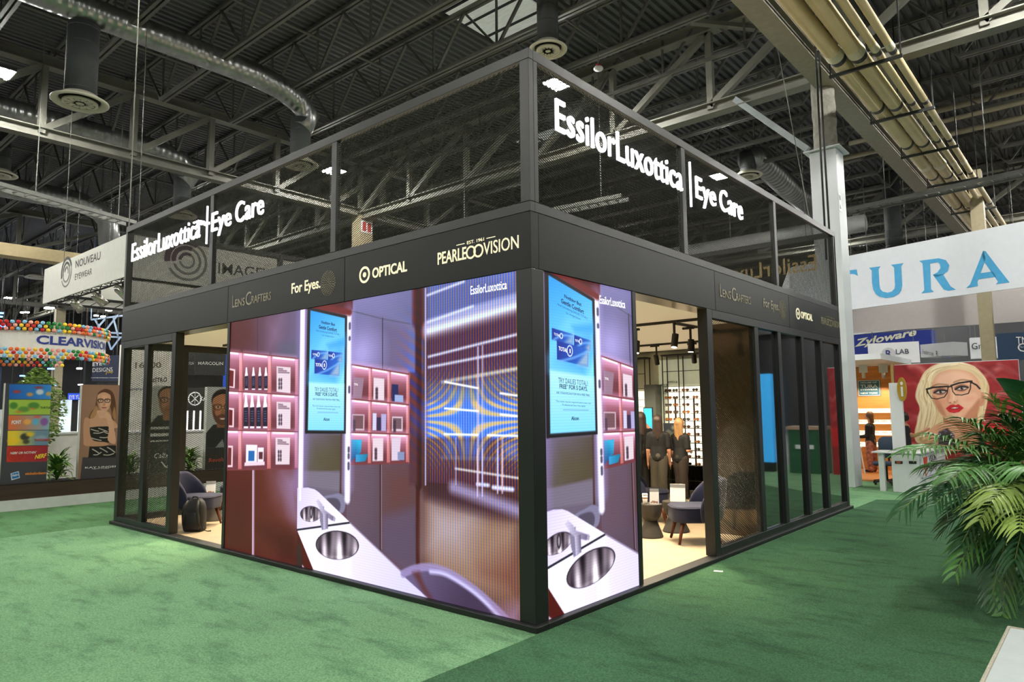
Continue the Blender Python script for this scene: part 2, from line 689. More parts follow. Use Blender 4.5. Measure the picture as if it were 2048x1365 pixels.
# ---- roof deck: ribs run along y
DECKM = mat('dark_roof_deck', (86, 88, 90), 0.6, 0.1, var=0.16, scale=0.5, stretch=(1, 0.1, 1))
dk = MB()
x = -75.0
pts = []
while x < 22:
    for dx, z in ((0, 11.93), (0.09, 11.93), (0.12, 12.01), (0.19, 12.01)):
        pts.append((x + dx, z))
    x += 0.22
vs, fs = [], []
for px_, pz_ in pts:
    vs += [(px_, -22, pz_), (px_, 52, pz_)]
for i in range(len(pts) - 1):
    fs.append((2 * i, 2 * i + 1, 2 * i + 3, 2 * i + 2))
dk.add(vs, fs)
tag(dk.build('ceiling', DECKM, at=(0, 0, 11.93)), kind='structure')
# pale skylight let into the deck
SKY = mat('skylight_panel', (225, 228, 225), 0.6, emit=0.22, ecol=(225, 230, 225), var=0.15, scale=3, stretch=(1, 4, 1))
sk = MB().box(-8.9, -6.9, 7.5, 9.9, 11.86, 11.9)
s_ = tag(sk.build('window_1', SKY), kind='structure')
sb = MB()
for yy in (7.5, 8.3, 9.1, 9.9):
    sb.bar((-8.9, yy, 11.84), (-6.9, yy, 11.84), 0.05)
sb.build('skylight_bar', STEELD, s_)
sk = MB().box(-13.2, -10.6, 15.4, 16.0, 11.86, 11.9)
tag(sk.build('window_2', SKY), kind='structure')

WALLM = mat('dark_hall_wall', (60, 62, 64), 0.8, var=0.15, scale=0.4)
tag(MB().box(-75, 22, 51.7, 52, 0, 12).build('wall_back', WALLM), kind='structure')
tag(MB().box(-75, -74.7, -16, 52, 0, 12).build('wall_left', WALLM), kind='structure')
CONC = mat('grey_concrete_wall', (120, 122, 122), 0.8, var=0.08, scale=0.6)
tag(MB().box(-22, 22, 51.2, 51.6, 7.5, 12).build('wall_upper', CONC), kind='structure')


def ibeam(mb, p, q, w, h, up=(0, 0, 1), t=0.03):
    p, q, u = vec(p), vec(q), vec(up)
    mb.bar(p + u * (h / 2 - t / 2), q + u * (h / 2 - t / 2), w, t, up)
    mb.bar(p - u * (h / 2 - t / 2), q - u * (h / 2 - t / 2), w, t, up)
    mb.bar(p, q, t, h - 2 * t, up)


GIRD = mat('girder_paint', (112, 112, 102), 0.6, 0.05, var=0.12, scale=1.5)


def girder_y(x, y0, y1, zb, zt, ph, pitch=2.05 * 2):
    """girder along y: chords, posts and slanted webs"""
    mb = MB()
    ibeam(mb, (x, y0, zb), (x, y1, zb), 0.34, 0.30)
    ibeam(mb, (x, y0, zt), (x, y1, zt), 0.34, 0.30)
    y = ph
    while y > y0:
        y -= pitch
    y += pitch
    while y < y1:
        mb.bar((x, y, zb), (x, y, zt), 0.2, 0.16, (0, 1, 0))
        if y + pitch < y1:
            mb.bar((x, y, zb + .1), (x, y + pitch, zt - .1), 0.17, 0.15, (1, 0, 0))
        y += pitch
    return tag(mb.build('roof_girder', GIRD), kind='structure')


def girder_x(y, x0, x1, zb, zt, ph, pitch=2.9):
    mb = MB()
    ibeam(mb, (x0, y, zb), (x1, y, zb), 0.34, 0.30)
    ibeam(mb, (x0, y, zt), (x1, y, zt), 0.34, 0.30)
    x = ph
    while x > x0:
        x -= pitch
    x += pitch
    k = 0
    while x < x1:
        mb.bar((x, y, zb), (x, y, zt), 0.16, 0.16, (0, 1, 0))
        if x + pitch < x1:
            mb.bar((x, y, zb + .1), (x + pitch, y, zt - .1), 0.16, 0.16, (0, 1, 0))
        x += pitch
    return tag(mb.build('roof_girder', GIRD), kind='structure')


GX = (-0.9, -18.3, -35.7, -53.1)
for gx in GX[1:]:
    girder_y(gx, -22, 51, 9.35, 11.4, onx(267, 270, gx)[1] if gx > -20 else 1.0, 2.05 * (1.15 if gx > -20 else 2))
girder_y(-0.9, -22, 51, 9.0, 11.4, 12.0, 4.1)
for gy in (12.0, 30.0, 48.0, -6.0):
    girder_x(gy, -74, 21, 9.2, 11.4, -0.9, 2.9)


def joist_mb(L):
    """open-web joist of length L along x, top at z 0"""
    mb = MB()
    zt, zb = -0.08, -1.42
    for s in (-0.06, 0.06):
        mb.bar((0, s, zt), (L, s, zt), 0.075, 0.085)
        mb.bar((1.75, s, zb), (L - 1.75, s, zb), 0.075, 0.085)
    n = int(round((L - 3.5) / 2.45))
    p = (L - 3.5) / n
    for i in range(n + 1):
        xb = 1.75 + i * p
        mb.bar((xb, 0, zb), (xb, 0, zt), 0.045, 0.05, (0, 1, 0))
        a = max(0.05, xb - p / 2)
        b = min(L - 0.05, xb + p / 2)
        mb.bar((a, -0.03, zt), (xb, -0.03, zb), 0.05, 0.06, (0, 1, 0))
        mb.bar((xb, 0.03, zb), (b, 0.03, zt), 0.06, 0.07, (0, 1, 0))
    return mb


JL = 17.0
j0 = joist_mb(JL).build('roof_joist', STEEL, at=(0, 0, 0))
tag(j0, kind='structure')
first = True
for bx in (-0.7, -18.1, -35.5, -52.9, -70.3):
    for k in range(-11, 22):
        yy = 5.75 + 2.07 * k
        if not (-17 < yy < 50):
            continue
        if bx < -40 and yy < 0 or bx < -60 and yy < 10:
            continue
        if first:
            o = j0
            first = False
        else:
            o = j0.copy()
            COL.objects.link(o)
        o.location = (bx if bx > -1 else bx, yy, 11.92)

# ---- square columns of the hall
COLM = mat('white_painted_column', (205, 210, 212), 0.5, var=0.04, scale=1.2)
ROUGH = mat('sprayed_fireproofing', (150, 148, 138), 0.95, var=0.2, scale=7, bump=1.0, bscale=14)
TAN = mat('tan_column_paint', (150, 140, 112), 0.6, var=0.08)


def hall_column(x, y, half, ztop, label=None):
    o = thing('hall_column', None, None, (x, y, 0))
    o['kind'] = 'structure'
    MB().box(x - half, x + half, y - half, y + half, 0.0045, ztop).build('column_casing', COLM, o, bevel=0.012)
    cp = MB().box(x - half - .1, x + half + .1, y - half - .1, y + half + .1, ztop, ztop + 0.03)
    cp.build('capital_plate', COLM, o)
    rg = MB()
    prof = []
    zz = ztop + 0.03
    vs = []
    n = 16
    rows = 15
    for i in range(rows):
        z = zz + (9.0 - zz) * i / (rows - 1)
        for j in range(n):
            t = 2 * math.pi * j / n + 0.2
            r = half * (0.84 + 0.10 * nrng.random())
            vs.append((x + r * math.cos(t), y + r * math.sin(t), z))
    fs = [(i * n + j, i * n + (j + 1) % n, (i + 1) * n + (j + 1) % n, (i + 1) * n + j) for i in range(rows - 1) for j in range(n)]
    rg.add(vs, fs)
    rg.build('column_shaft', ROUGH, o)
    return o


hc = hall_column(-1.025, 11.655, 0.275, 7.25)
pl = MB()
p = onx(1680, 405, -0.748)
pl.box(-0.748, -0.742, p[1] - .09, p[1] + .09, p[2] - .2, p[2] + .2)
pq = pl.build('number_plate', WHITE, hc)
nb = MB()
for k, ch in enumerate('B6'):
    letter(nb, ch, (-0.741, p[1] - .04, p[2] + .05 - .2 * k), Y3, Z3, .07, .1, .002)
nb.build('plate_lettering', BLACKD, hc)
for cx, cy in ((-18.3, 12.1), (-35.7, 12.0), (-18.3, 30), (-35.7, 30), (-53.1, 12), (-53.1, 30)):
    o = thing('hall_column', None, None, (cx, cy, 0))
    o['kind'] = 'structure'
    MB().box(cx - .28, cx + .28, cy - .28, cy + .28, 0, 9.2).build('column_casing', TAN, o)
    if (cx, cy) == (-18.3, 12.1):
        # a red and white notice on the column shaft
        b = MB().box(-18.02, -18.01, 11.84, 12.36, 8.55, 9.0)
        b.build('notice_panel', WHITE, o)
        b = MB().box(-18.01, -18.0, 11.9, 12.06, 8.6, 8.95)
        b.box(-18.01, -18.0, 12.14, 12.3, 8.6, 8.95)
        b.build('notice_mark', mat('notice_red', (170, 60, 50), 0.6), o)
# knee brace from the girder to the white column, and the sloping strut above it
kb = MB().bar(ony(1470, 199, 11.9), ony(1616, 300, 11.9), 0.14, 0.12, (0, 1, 0))
tag(kb.build('roof_brace', mat('pale_brace', (150, 158, 160), 0.5), None), kind='structure')
kb = MB().bar(onz(1380, 43, 11.2), onz(1548, 60, 11.2), 0.16, 0.12)
tag(kb.build('roof_brace', GIRD, None), kind='structure')
# ================================================================== PIPES, DUCTS AND LAMPS UNDER THE ROOF
def duct_mat():
    m = mat('spiral_duct', (150, 152, 150), 0.32, 0.85, var=0.12, scale=2)
    nt = m.node_tree
    b = nt.nodes['Principled BSDF']
    w = nt.nodes.new('ShaderNodeTexWave')
    w.bands_direction = 'Y'
    w.inputs['Scale'].default_value = 1.6
    w.inputs['Distortion'].default_value = 0.4
    tc = nt.nodes.new('ShaderNodeTexCoord')
    nt.links.new(tc.outputs['Object'], w.inputs['Vector'])
    bp = nt.nodes.new('ShaderNodeBump')
    bp.inputs['Strength'].default_value = 0.5
    bp.inputs['Distance'].default_value = 0.03
    nt.links.new(w.outputs[0], bp.inputs['Height'])
    nt.links.new(bp.outputs[0], b.inputs['Normal'])
    return m


DUCT = duct_mat()
WRAP = mat('grey_duct_wrap', (64, 68, 68), 0.75, var=0.12, scale=3, bump=0.15, bscale=6)
DIFF = mat('cream_diffuser', (200, 196, 176), 0.5, var=0.05)
DIFFD = mat('diffuser_gap', (18, 18, 17), 0.8)


def diffuser(o, x, y, z, r):
    MB().lathe((x, y, z), [(r * .62, .16), (r * .75, .10), (r, .02), (r, 0), (r * .96, -.02), (r * .80, .0), (r * .72, .05)], 32, caps=False).build('diffuser_ring', DIFF, o, smooth=True)
    MB().lathe((x, y, z), [(r * .70, .06), (r * .70, .055)], 32).build('diffuser_throat', DIFFD, o)
    f = MB()
    f.lathe((x, y, z), [(r * .62, .0), (r * .62, -.03), (r * .52, -.04), (r * .50, .0)], 32, caps=False)
    for k in range(6):
        t = math.pi * k / 6
        d = vec((math.cos(t), math.sin(t), 0)) * r * .51
        f.bar(vec((x, y, z - .02)) - d, vec((x, y, z - .02)) + d, 0.10, 0.02)
    f.ball((x, y, z - .02), r * .16, 12, 6, (1, 1, .4))
    f.build('diffuser_fan', DIFF, o, smooth=False)


def air_drop(label, x, y, z, r, ztop, elbow=None):
    """vertical wrapped duct with a round cream diffuser at its lower end"""
    o = thing('air_diffuser', label, 'air vent', (x, y, z))
    d = MB().tube([(x, y, z + .1), (x, y, ztop)], r * .56, 18)
    for k in range(int((ztop - z) / .35)):
        d.lathe((x, y, z + .25 + .35 * k), [(r * .56, 0), (r * .575, .01), (r * .56, .03)], 18, caps=False)
    d.build('drop_duct', WRAP, o, smooth=True)
    diffuser(o, x, y, z, r)
    return o


def spiral_duct(label, pts, r, parent=None):
    o = MB().tube(pts, r, 18).build('spiral_duct', DUCT, parent, smooth=True)
    return o if parent is not None else tag(o, label, 'duct')


p = onx(160, 205, -13.2)
air_drop('round cream air diffuser under a long grey drop, nearest the top left corner', -13.2, p[1], p[2], 0.56, 10.22)
z1 = onx(600, 330, -13.4)
ad = air_drop('round cream air diffuser under the nearest shiny bent duct, behind the left mesh', -13.4, z1[1], z1[2], 0.50, 9.9)
spiral_duct('shiny round spiral duct nearest the camera, bending down at its far end', [(-13.1, -8, 10.55), (-13.1, 4.6, 10.55), (-13.2, 5.5, 10.5), (-13.3, 6.1, 10.35), (-13.38, 6.5, 10.05), (-13.4, z1[1], 9.6)], 0.31, ad)
z2 = onx(363, 432, -20.5)
ad = air_drop('round cream air diffuser hanging above the lit lettering of the left front', -20.5, z2[1], z2[2], 0.50, 9.9)
spiral_duct('second shiny spiral duct, running behind the first roof girder', [(-20.3, -10, 10.55), (-20.4, 5.2, 10.55), (-20.45, 6.0, 10.4), (-20.5, 6.5, 10.1), (-20.5, z2[1], 9.6)], 0.33, ad)
spiral_duct('third spiral duct, lowest at the left edge beyond two girders', [(-28.5, -10, 10.5), (-28.6, 5.4, 10.5), (-28.7, 6.2, 10.3), (-28.7, 6.6, 9.9), (-28.7, 6.7, 8.9)], 0.42)
p = dep(0, 350, 24)
air_drop('round cream air diffuser cut by the left picture edge', p[0], p[1], p[2], 0.52, 11.93)
p = dep(1096, 100, 15.6)
air_drop('round cream air diffuser right behind the top corner of the booth frame', p[0], p[1], p[2], 0.43, 11.93)
p = dep(1497, 352, 25)
ad = air_drop('round cream air diffuser seen above the right mesh, left of the white column', p[0], p[1], p[2], 0.50, 10.8)
spiral_duct('dull round duct sloping into the drop left of the white column', [(p[0], p[1], 10.5), (p[0] + .1, p[1] + .5, 10.75), (p[0] + .3, p[1] + 3, 10.2), (p[0] + .5, p[1] + 6, 9.8)], 0.42, ad)
p = dep(290, 655 - 0, 40)
for x, y, d, lb in ((72, 556, 42, 'round cream air diffuser far off, above the round balloon sign'), (1790, 505, 30, 'round cream air diffuser just above the white banner with blue letters')):
    p = dep(x, y, d)
    air_drop(lb, p[0], p[1], p[2], 0.6, 11.93)

# pale insulated pipes in two sizes that run along y over the right aisle
PIPE = mat('cream_pipe_wrap', (196, 178, 138), 0.7, var=0.08, scale=2.5, bump=0.12, bscale=5)
BAND = mat('pipe_band', (48, 46, 44), 0.6)
COLLAR = mat('pale_pipe_collar', (214, 204, 178), 0.6)
PD = [('leftmost thick cream insulated pipe, nearest the flat steel beam', 0.146, -0.12), ('second thick cream insulated pipe from the flat steel beam', 0.146, 0.22),
      ('thin cream insulated pipe next to the two thick ones', 0.072, 0.52), ('outermost thin cream insulated pipe, furthest right of the four', 0.072, 0.75)]
for k, (lb, r, x0) in enumerate(PD):
    zc = 8.3
    o = thing('insulated_pipe', lb, 'pipe', (x0, 12, zc))
    MB().tube([(x0, -6, zc), (x0, 40, zc)], r, 20).build('pipe_wrap', PIPE, o, smooth=True)
    for yy in (9.4, 12.3, 15.2, 18.5, 22.5, 27):
        MB().tube([(x0, yy + .12 * k, zc), (x0, yy + .12 * k + .16, zc)], r * 1.02, 20).build('pipe_band', BAND, o, smooth=False)
    for yy in (9.2, 17.4, 23.5):
        MB().tube([(x0, yy + .12 * k - .1, zc), (x0, yy + .12 * k + .17, zc)], [r * 1.02, r * 1.12], 20).build('pipe_collar', COLLAR, o, smooth=False)
for i, yy in enumerate((9.8, 12.8, 15.8, 19.1, 23.0, 27.6)):
    hg = MB()
    hg.bar((-0.36, yy, 8.3 - .186), (0.92, yy, 8.3 - .186), 0.05, 0.06)
    for xx in (-0.34, .89):
        hg.bar((xx, yy, 8.146), (xx, yy, 11.93), 0.025)
    tag(hg.build('pipe_hanger', STEELD), 'dark trapeze hanger carrying the four cream pipes', 'pipe hanger', 'hangers of the cream pipes')
# flat steel beam beside the pipes
fb = MB()
ibeam(fb, (-0.9, -8, 8.85), (-0.9, 45, 8.85), 0.42, 0.3)
tag(fb.build('steel_beam', mat('beam_paint', (138, 132, 118), 0.6, var=0.1)), kind='structure')
# black vertical cables by the column
for k, (q0, q1) in enumerate((((1623, -60), (1653, 520)), ((1629, -60), (1662, 520)))):
    cb = MB().tube([dep(*q0, 13.6), dep(q0[0] * .5 + q1[0] * .5, 240, 13.7), dep(*q1, 14)], 0.020, 6)
    tag(cb.build('power_cable', mat('black_rubber', (16, 16, 17), 0.6)), 'thick black cable dropping in front of the white column, %s of the pair' % ('left' if k == 0 else 'right'), 'cable')
for q0, q1, d, lb in (((264, -10), (262, 462), 9.9, 'thin steel chain from the roof to the left end of the upper mesh'), ((1558, 110), (1625, 470), 14.6, 'thin slanting wire left of the white column')):
    p0 = dep(*q0, d)
    p1 = dep(*q1, d)
    if p0[2] < 11.9:
        p0 = p1 + (p0 - p1) * (11.93 - p1[2]) / (p0[2] - p1[2])
    if 'left end' in lb:
        p1 = vec((-8.31, .03, 4.653))
        p0 = vec((-8.31, .03, 11.93))
    wr = MB().tube([p0, p1], 0.010, 5)
    tag(wr.build('hanging_chain', mat('galvanised_chain', (110, 110, 102), 0.6, 0.0)), lb, 'chain')
# cable tray
def tray(name, label, p, q, w=0.45):
    o = MB()
    p, q = vec(p), vec(q)
    d = unit(q - p)
    s = unit(np.cross(d, (0, 0, 1))) * w / 2
    for sg in (-1, 1):
        o.bar(p + s * sg, q + s * sg, 0.04, 0.11)
    n = int(np.linalg.norm(q - p) / 0.3)
    for i in range(n):
        c = p + (q - p) * i / n
        o.bar(c - s, c + s, 0.03, 0.03)
        if i % 8 == 4:
            o.bar(c + s, (c[0] + s[0], c[1] + s[1], 11.93), 0.02)
    tag(o.build(name, mat('tray_steel', (112, 114, 108), 0.5, 0.3)), label, 'cable tray')


tray('cable_tray', 'ladder cable tray crossing below the cream pipes behind the white banner', onz(1690, 425, 7.4), onz(2100, 335, 7.4))
tray('cable_tray', 'ladder cable tray at the far left under the third duct', onz(-40, 362, 7.5), onz(262, 447, 7.5))
tray('cable_tray', 'far ladder cable tray behind the mesh in the middle', onz(880, 470, 7.5), onz(1250, 395, 7.5))
bm_ = MB()
bm_.bar(onz(-30, 496, 6.2), onz(160, 522, 6.2), 0.5, 0.34)
tag(bm_.build('crossbeam', mat('tan_beam', (176, 160, 122), 0.6)), 'tan boxed beam behind the hanging white sign at the far left', 'beam')
pr = MB()
for xx in (-6.2, -11.5, -15.4, -22.5, -26, -31):
    pr.tube([(xx, -20, 11.3), (xx, 50, 11.3)], 0.035, 6)
tag(pr.build('sprinkler_pipe', STEEL), 'thin sprinkler pipes running under the roof deck', 'pipe', kind='stuff')
p = dep(1197, 140, 17)
sd = thing('smoke_detector', 'round white detector with red collar hanging on a thin rod', 'detector', p)
MB().lathe(p, [(.0, 0), (.10, .0), (.12, .03), (.10, .07), (.04, .09)], 16).build('detector_head', WHITE, sd, smooth=True)
MB().lathe(p, [(.07, .08), (.07, .13), (.02, .15)], 16).build('detector_collar', mat('detector_red', (150, 45, 40), 0.5), sd)
MB().tube([p + vec((0, 0, .14)), (p[0], p[1], 11.94)], 0.012, 6).build('detector_rod', STEEL, sd)

# high-bay lamps: four bright strips in a dark tray, hung from the roof
STRIP = mat('lamp_strip', (255, 250, 225), 0.5, emit=LAMP_STRENGTH, ecol=(255, 253, 246), var=0.01)
HB = thing('high_bay_lamp', 'high-bay lamp of four bright strips under the roof', 'lamp', (0, 0, 10))
MB().box(-.33, .33, -.33, .33, 10.02, 10.1).build('lamp_tray', STEELD, HB)
st = MB()
for k in range(4):
    st.box(-.3, .3, -.27 + .16 * k, -.21 + .16 * k, 9.99, 10.02)
st.build('lamp_strips', STRIP, HB)
MB().tube([(0, 0, 10.1), (0, 0, 11.94)], .012, 5).build('lamp_rod', STEELD, HB)
HBL = {(-6.8, 9.6): 'high-bay lamp shining through the mesh just right of the booth corner', (-16.6, -0.1): 'high-bay lamp of bright strips at the left picture edge',
       (-16.6, 9.6): 'high-bay lamp behind the middle mesh post of the left front', (-6.8, 19.3): 'high-bay lamp behind the mesh above the words Eye Care on the right front',
       (-6.8, 29.0): 'high-bay lamp shining through the far end of the right mesh', (-26.4, 9.6): 'high-bay lamp behind the lettering of the left front'}
tree = [(c, []) for c in kids(HB)]
firstl = True
for x, y in HALL_LAMPS:
    key = (round(x, 1), round(y, 1))
    lb = HBL.get(key, 'far high-bay lamp of bright strips under the hall roof')
    g = 'high-bay lamps'
    if firstl:
        o = HB
        o.location = (x, y, 10)
        o['label'] = lb
        o['group'] = g
        firstl = False
    else:
        o = dup(HB, (x, y, 10), 0, lb, g, tree)

# plant room gear under the roof at the right
ah = thing('air_handler', 'dark louvred air handling unit hung behind the right mesh, left of the white column', 'air handler', dep(1590, 440, 35))
q0, q1, q2 = dep(1542, 445, 35), dep(1625, 445, 35), dep(1542, 372, 35)
yv = q0[1]
MB().box(q0[0], q1[0], yv, yv + 3, q0[2], q2[2]).build('unit_casing', mat('unit_grey', (70, 74, 78), .6), ah)
for i in range(12):
    zz_ = q0[2] + (q2[2] - q0[2]) * (.12 + .07 * i)
    MB().bar((q0[0] + .3, yv - .02, zz_), (q1[0] - .3, yv - .02, zz_), .03, .06).build('louvre_blade', BLACKD, ah)
for xx in (q0[0] + .2, q1[0] - .2):
    MB().bar((xx, yv + .2, q2[2]), (xx, yv + .2, 11.94), .05).build('hanger_rod', STEELD, ah)
t1 = dep(1600, 468, 29)
tag(MB().tube([(t1[0] - 6, t1[1], t1[2]), (t1[0] + 2.5, t1[1], t1[2])], .35, 16).tube([(t1[0] - 3, t1[1], t1[2] + .3), (t1[0] - 3, t1[1], 11.94)], .02, 5).build('air_duct', mat('pale_duct', (170, 172, 170), .5, .2), smooth=True), 'pale round duct lying across behind the right mesh below the louvred unit', 'duct')
for k, (px, py, yy_, r_, nm) in enumerate(((1760, 300, 22, .09, 'lowest'), (1780, 268, 19.6, .07, 'middle'), (1800, 240, 21, .10, 'highest'))):
    c_ = ony(px, py, yy_)
    g = MB().tube([(c_[0] - 1.2, yy_, c_[2]), (16, yy_, c_[2])], r_, 10)
    for xx in (c_[0], c_[0] + 4, c_[0] + 9):
        g.tube([(xx, yy_, c_[2]), (xx, yy_, 11.94)], .015, 5)
    tag(g.build('conduit_pipe', mat('tan_conduit', (150, 142, 120), .6), smooth=True), '%s tan conduit crossing behind the cream pipes right of the white column' % nm, 'pipe')
# ================================================================== THE BLACK BOOTH (corner at the origin, 8.33 x 8.23 m)
LA, LB, HB0, HB1, HT = 8.33, 8.23, 2.807, 3.273, 4.652
bo = thing('exhibition_booth', 'large black two-sided booth with mesh upper storey standing on the green carpet', 'booth', (-4.16, 4.11, 0))
# plinth and inner floor
pb = MB()
e = 0.045
Z0 = 0.004
pb.box(-LA - e, e, -e, 0.10, Z0, 0.05).box(-LA - e, e, LB - .1, LB + e, Z0, 0.05).box(-LA - e, -LA + .1, .10, LB - .1, Z0, 0.05).box(-.1, e, .10, LB - .1, Z0, 0.05)
pb.build('plinth', BLACKD, bo, bevel=0.006)
FLM = mat('beige_concrete_vinyl', (190, 172, 142), 0.5, var=0.10, scale=3.5, bump=0.03, bscale=30)
MB().box(-LA + .1, -.1, .1, LB - .1, Z0, 0.03).build('inner_floor', FLM, bo)
CEILM = mat('cream_ceiling_added_glow', (240, 230, 206), 0.7, emit=0.36, ecol=(255, 228, 182), var=0.02)  # faint glow put into the ceiling so it reads brighter than the floor
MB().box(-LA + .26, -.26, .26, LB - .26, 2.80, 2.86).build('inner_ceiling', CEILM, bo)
SOFF = mat('brushed_soffit', (226, 206, 172), 0.3, 0.9, var=0.1, scale=1.5)
sf = MB()
sf.box(-LA + .02, -.02, .02, .26, HB0 - .005, HB0 + .02).box(-.26, -.02, .26, LB - .02, HB0 - .005, HB0 + .02)
sf.box(-LA + .02, -LA + .26, .26, LB - .02, HB0 - .005, HB0 + .02).box(-LA + .26, -.26, LB - .26, LB - .02, HB0 - .005, HB0 + .02)
sf.build('soffit', SOFF, bo)
# corner posts
for cx, cy in ((0, 0), (-LA, 0), (0, LB), (-LA, LB)):
    sx = -1 if cx == 0 else 1
    sy = 1 if cy == 0 else -1
    MB().box(min(cx, cx + sx * .16), max(cx, cx + sx * .16), min(cy, cy + sy * .16), max(cy, cy + sy * .16), 0.05, HB0).build('corner_post', BLACK, bo, bevel=0.004) if (cx, cy) == (0, 0) else \
        MB().box(min(cx, cx + sx * .12), max(cx, cx + sx * .12), min(cy, cy + sy * .12), max(cy, cy + sy * .12), 0.05, HB0).build('corner_post', BLACK, bo, bevel=0.004)
# fascia boards, each run in three boards with fine seams
FAS = mat('black_fascia_board', (25, 26, 23), 0.42, 0.0, var=0.10, scale=1.6, spec=.25)
for a, b in ((0.0, -2.478), (-2.484, -4.927), (-4.933, -LA)):
    MB().box(b, a, 0, .10, HB0, HB1).build('fascia_board', FAS, bo, bevel=0.003, bseg=1)
    MB().box(b, a, LB - .1, LB, HB0, HB1).build('fascia_board', FAS, bo, bevel=0.003, bseg=1)
for a, b in ((0.101, 3.384), (3.390, 5.818), (5.824, LB - .101)):
    MB().box(-.10, 0, a, b, HB0, HB1).build('fascia_board', FAS, bo, bevel=0.003, bseg=1)
    MB().box(-LA, -LA + .1, a, b, HB0, HB1).build('fascia_board', FAS, bo, bevel=0.003, bseg=1)
# upper storey: posts, rails, mesh
for z0, z1 in ((HB1 + .002, HB1 + .085), (HT - .09, HT)):
    for x0, x1, y0, y1 in ((-LA, 0, 0.0, .06), (-LA, 0, LB - .06, LB), (-.06, 0, .06, LB - .06), (-LA, -LA + .06, .06, LB - .06)):
        MB().box(x0, x1, y0, y1, z0, z1).build('upper_rail', FRAME, bo, bevel=0.003, bseg=1)
US = (0.0, 2.70, 5.44)
for k, u in enumerate(US):
    w = .10 if k == 0 else .09
    for fx in (0, 1):
        y0 = 0.0 if fx == 0 else LB - .06
        x1 = -u + (0 if k == 0 else w / 2)
        MB().box(x1 - w, x1, y0, y0 + .06, HB1 + .086, HT - .091).build('upper_post', FRAME, bo, bevel=0.003, bseg=1)
        x0 = -.06 if fx == 0 else -LA
        if k > 0:
            MB().box(x0, x0 + .06, u - w / 2, u + w / 2, HB1 + .086, HT - .091).build('upper_post', FRAME, bo, bevel=0.003, bseg=1)
for cx, cy in ((-LA, 0), (0, LB - .1), (-LA, LB - .1)):
    x0 = cx if cx < 0 else -.06
    MB().box(x0, x0 + .06, cy, cy + .1, HB1 + .086, HT - .091).build('upper_post', FRAME, bo, bevel=0.003, bseg=1)
MB().box(-.06, 0, .062, .115, HB1 + .086, HT - .091).build('upper_post', FRAME, bo, bevel=0.003, bseg=1)


def mesh_geo(w, h, px, pz, st):
    """expanded metal: staggered lozenges, strands with a short return so that they have depth"""
    nx, nz = int(w / px), int(h / pz)
    px, pz = w / nx, h / nz
    A, B = [], []
    i = np.arange(nx)[:, None]
    j = np.arange(nz)[None, :]
    cx = (i * px + 0 * j).ravel()
    cz = (j * pz + 0 * i).ravel()
    segs = []
    for (ax, az, bx, bz) in ((0, .5, .5, 1), (.5, 1, 1, .5), (1, .5, .5, 0), (.5, 0, 0, .5)):
        segs.append(np.stack([cx + ax * px, cz + az * pz, cx + bx * px, cz + bz * pz], 1))
    S = np.concatenate(segs)
    n = len(S)
    V = np.zeros((n, 6, 3))
    for k, (dz, dy) in enumerate(((st / 2, 0), (-st / 2, .002), (-st / 2, .0055))):
        V[:, 2 * k, 0] = S[:, 0]
        V[:, 2 * k, 2] = S[:, 1] + dz
        V[:, 2 * k, 1] = dy
        V[:, 2 * k + 1, 0] = S[:, 2]
        V[:, 2 * k + 1, 2] = S[:, 3] + dz
        V[:, 2 * k + 1, 1] = dy
    base = np.arange(n)[:, None] * 6
    Fq = np.concatenate([base + np.array([[0, 2, 3, 1]]), base + np.array([[2, 4, 5, 3]])])
    me = bpy.data.meshes.new('mesh_panel')
    me.vertices.add(n * 6)
    me.vertices.foreach_set('co', V.ravel())
    me.loops.add(len(Fq) * 4)
    me.loops.foreach_set('vertex_index', Fq.ravel().astype(np.int32))
    me.polygons.add(len(Fq))
    me.polygons.foreach_set('loop_start', (np.arange(len(Fq)) * 4).astype(np.int32))
    me.update(calc_edges=True)
    me.materials.append(MESHM)
    return me


UPW, UPH = 2.66, HT - HB1 - .17
UPM = mesh_geo(UPW, UPH, .056, .0235, .0035)


def put_mesh(me, loc, rz, parent=bo):
    o = bpy.data.objects.new('mesh_panel', me)
    COL.objects.link(o)
    o.parent = parent
    o.location = vec(loc) - OFF[parent.name]
    o.rotation_euler = (0, 0, rz)
    return o


for k in range(3):
    u0 = (.07, 2.74, 5.48)[k]
    put_mesh(UPM, (-u0 - UPW, .03, HB1 + .085), 0)
    put_mesh(UPM, (-u0 - UPW, LB - .03, HB1 + .085), 0)
    put_mesh(UPM, (-.03, u0 + .02, HB1 + .085), math.pi / 2)
    put_mesh(UPM, (-LA + .03, u0 + .02, HB1 + .085), math.pi / 2)

# lower front, left side: door frame post, mesh bays and their frame
def frame_bay(parts, name='door_frame', m=BLACK):
    for b in parts:
        MB().box(*b).build(name, m, bo, bevel=0.003, bseg=1)


frame_bay([(-6.50, -6.385, 0.0, .12, .05, HB0 - .002), (-4.925, -4.862, 0.0, .12, .05, HB0 - .002)], 'door_jamb')
frame_bay([(-8.21, -6.50, .0, .08, .05, .125), (-8.21, -6.50, .0, .08, HB0 - .11, HB0 - .002), (-7.43, -7.30, .0, .08, .126, HB0 - .112)], 'bay_frame')
LMW = .76
LMM = mesh_geo(LMW, HB0 - .112 - .125, .054, .030, .0040)
put_mesh(LMM, (-8.19, .04, .125), 0)
put_mesh(LMM, (-7.28, .04, .125), 0)
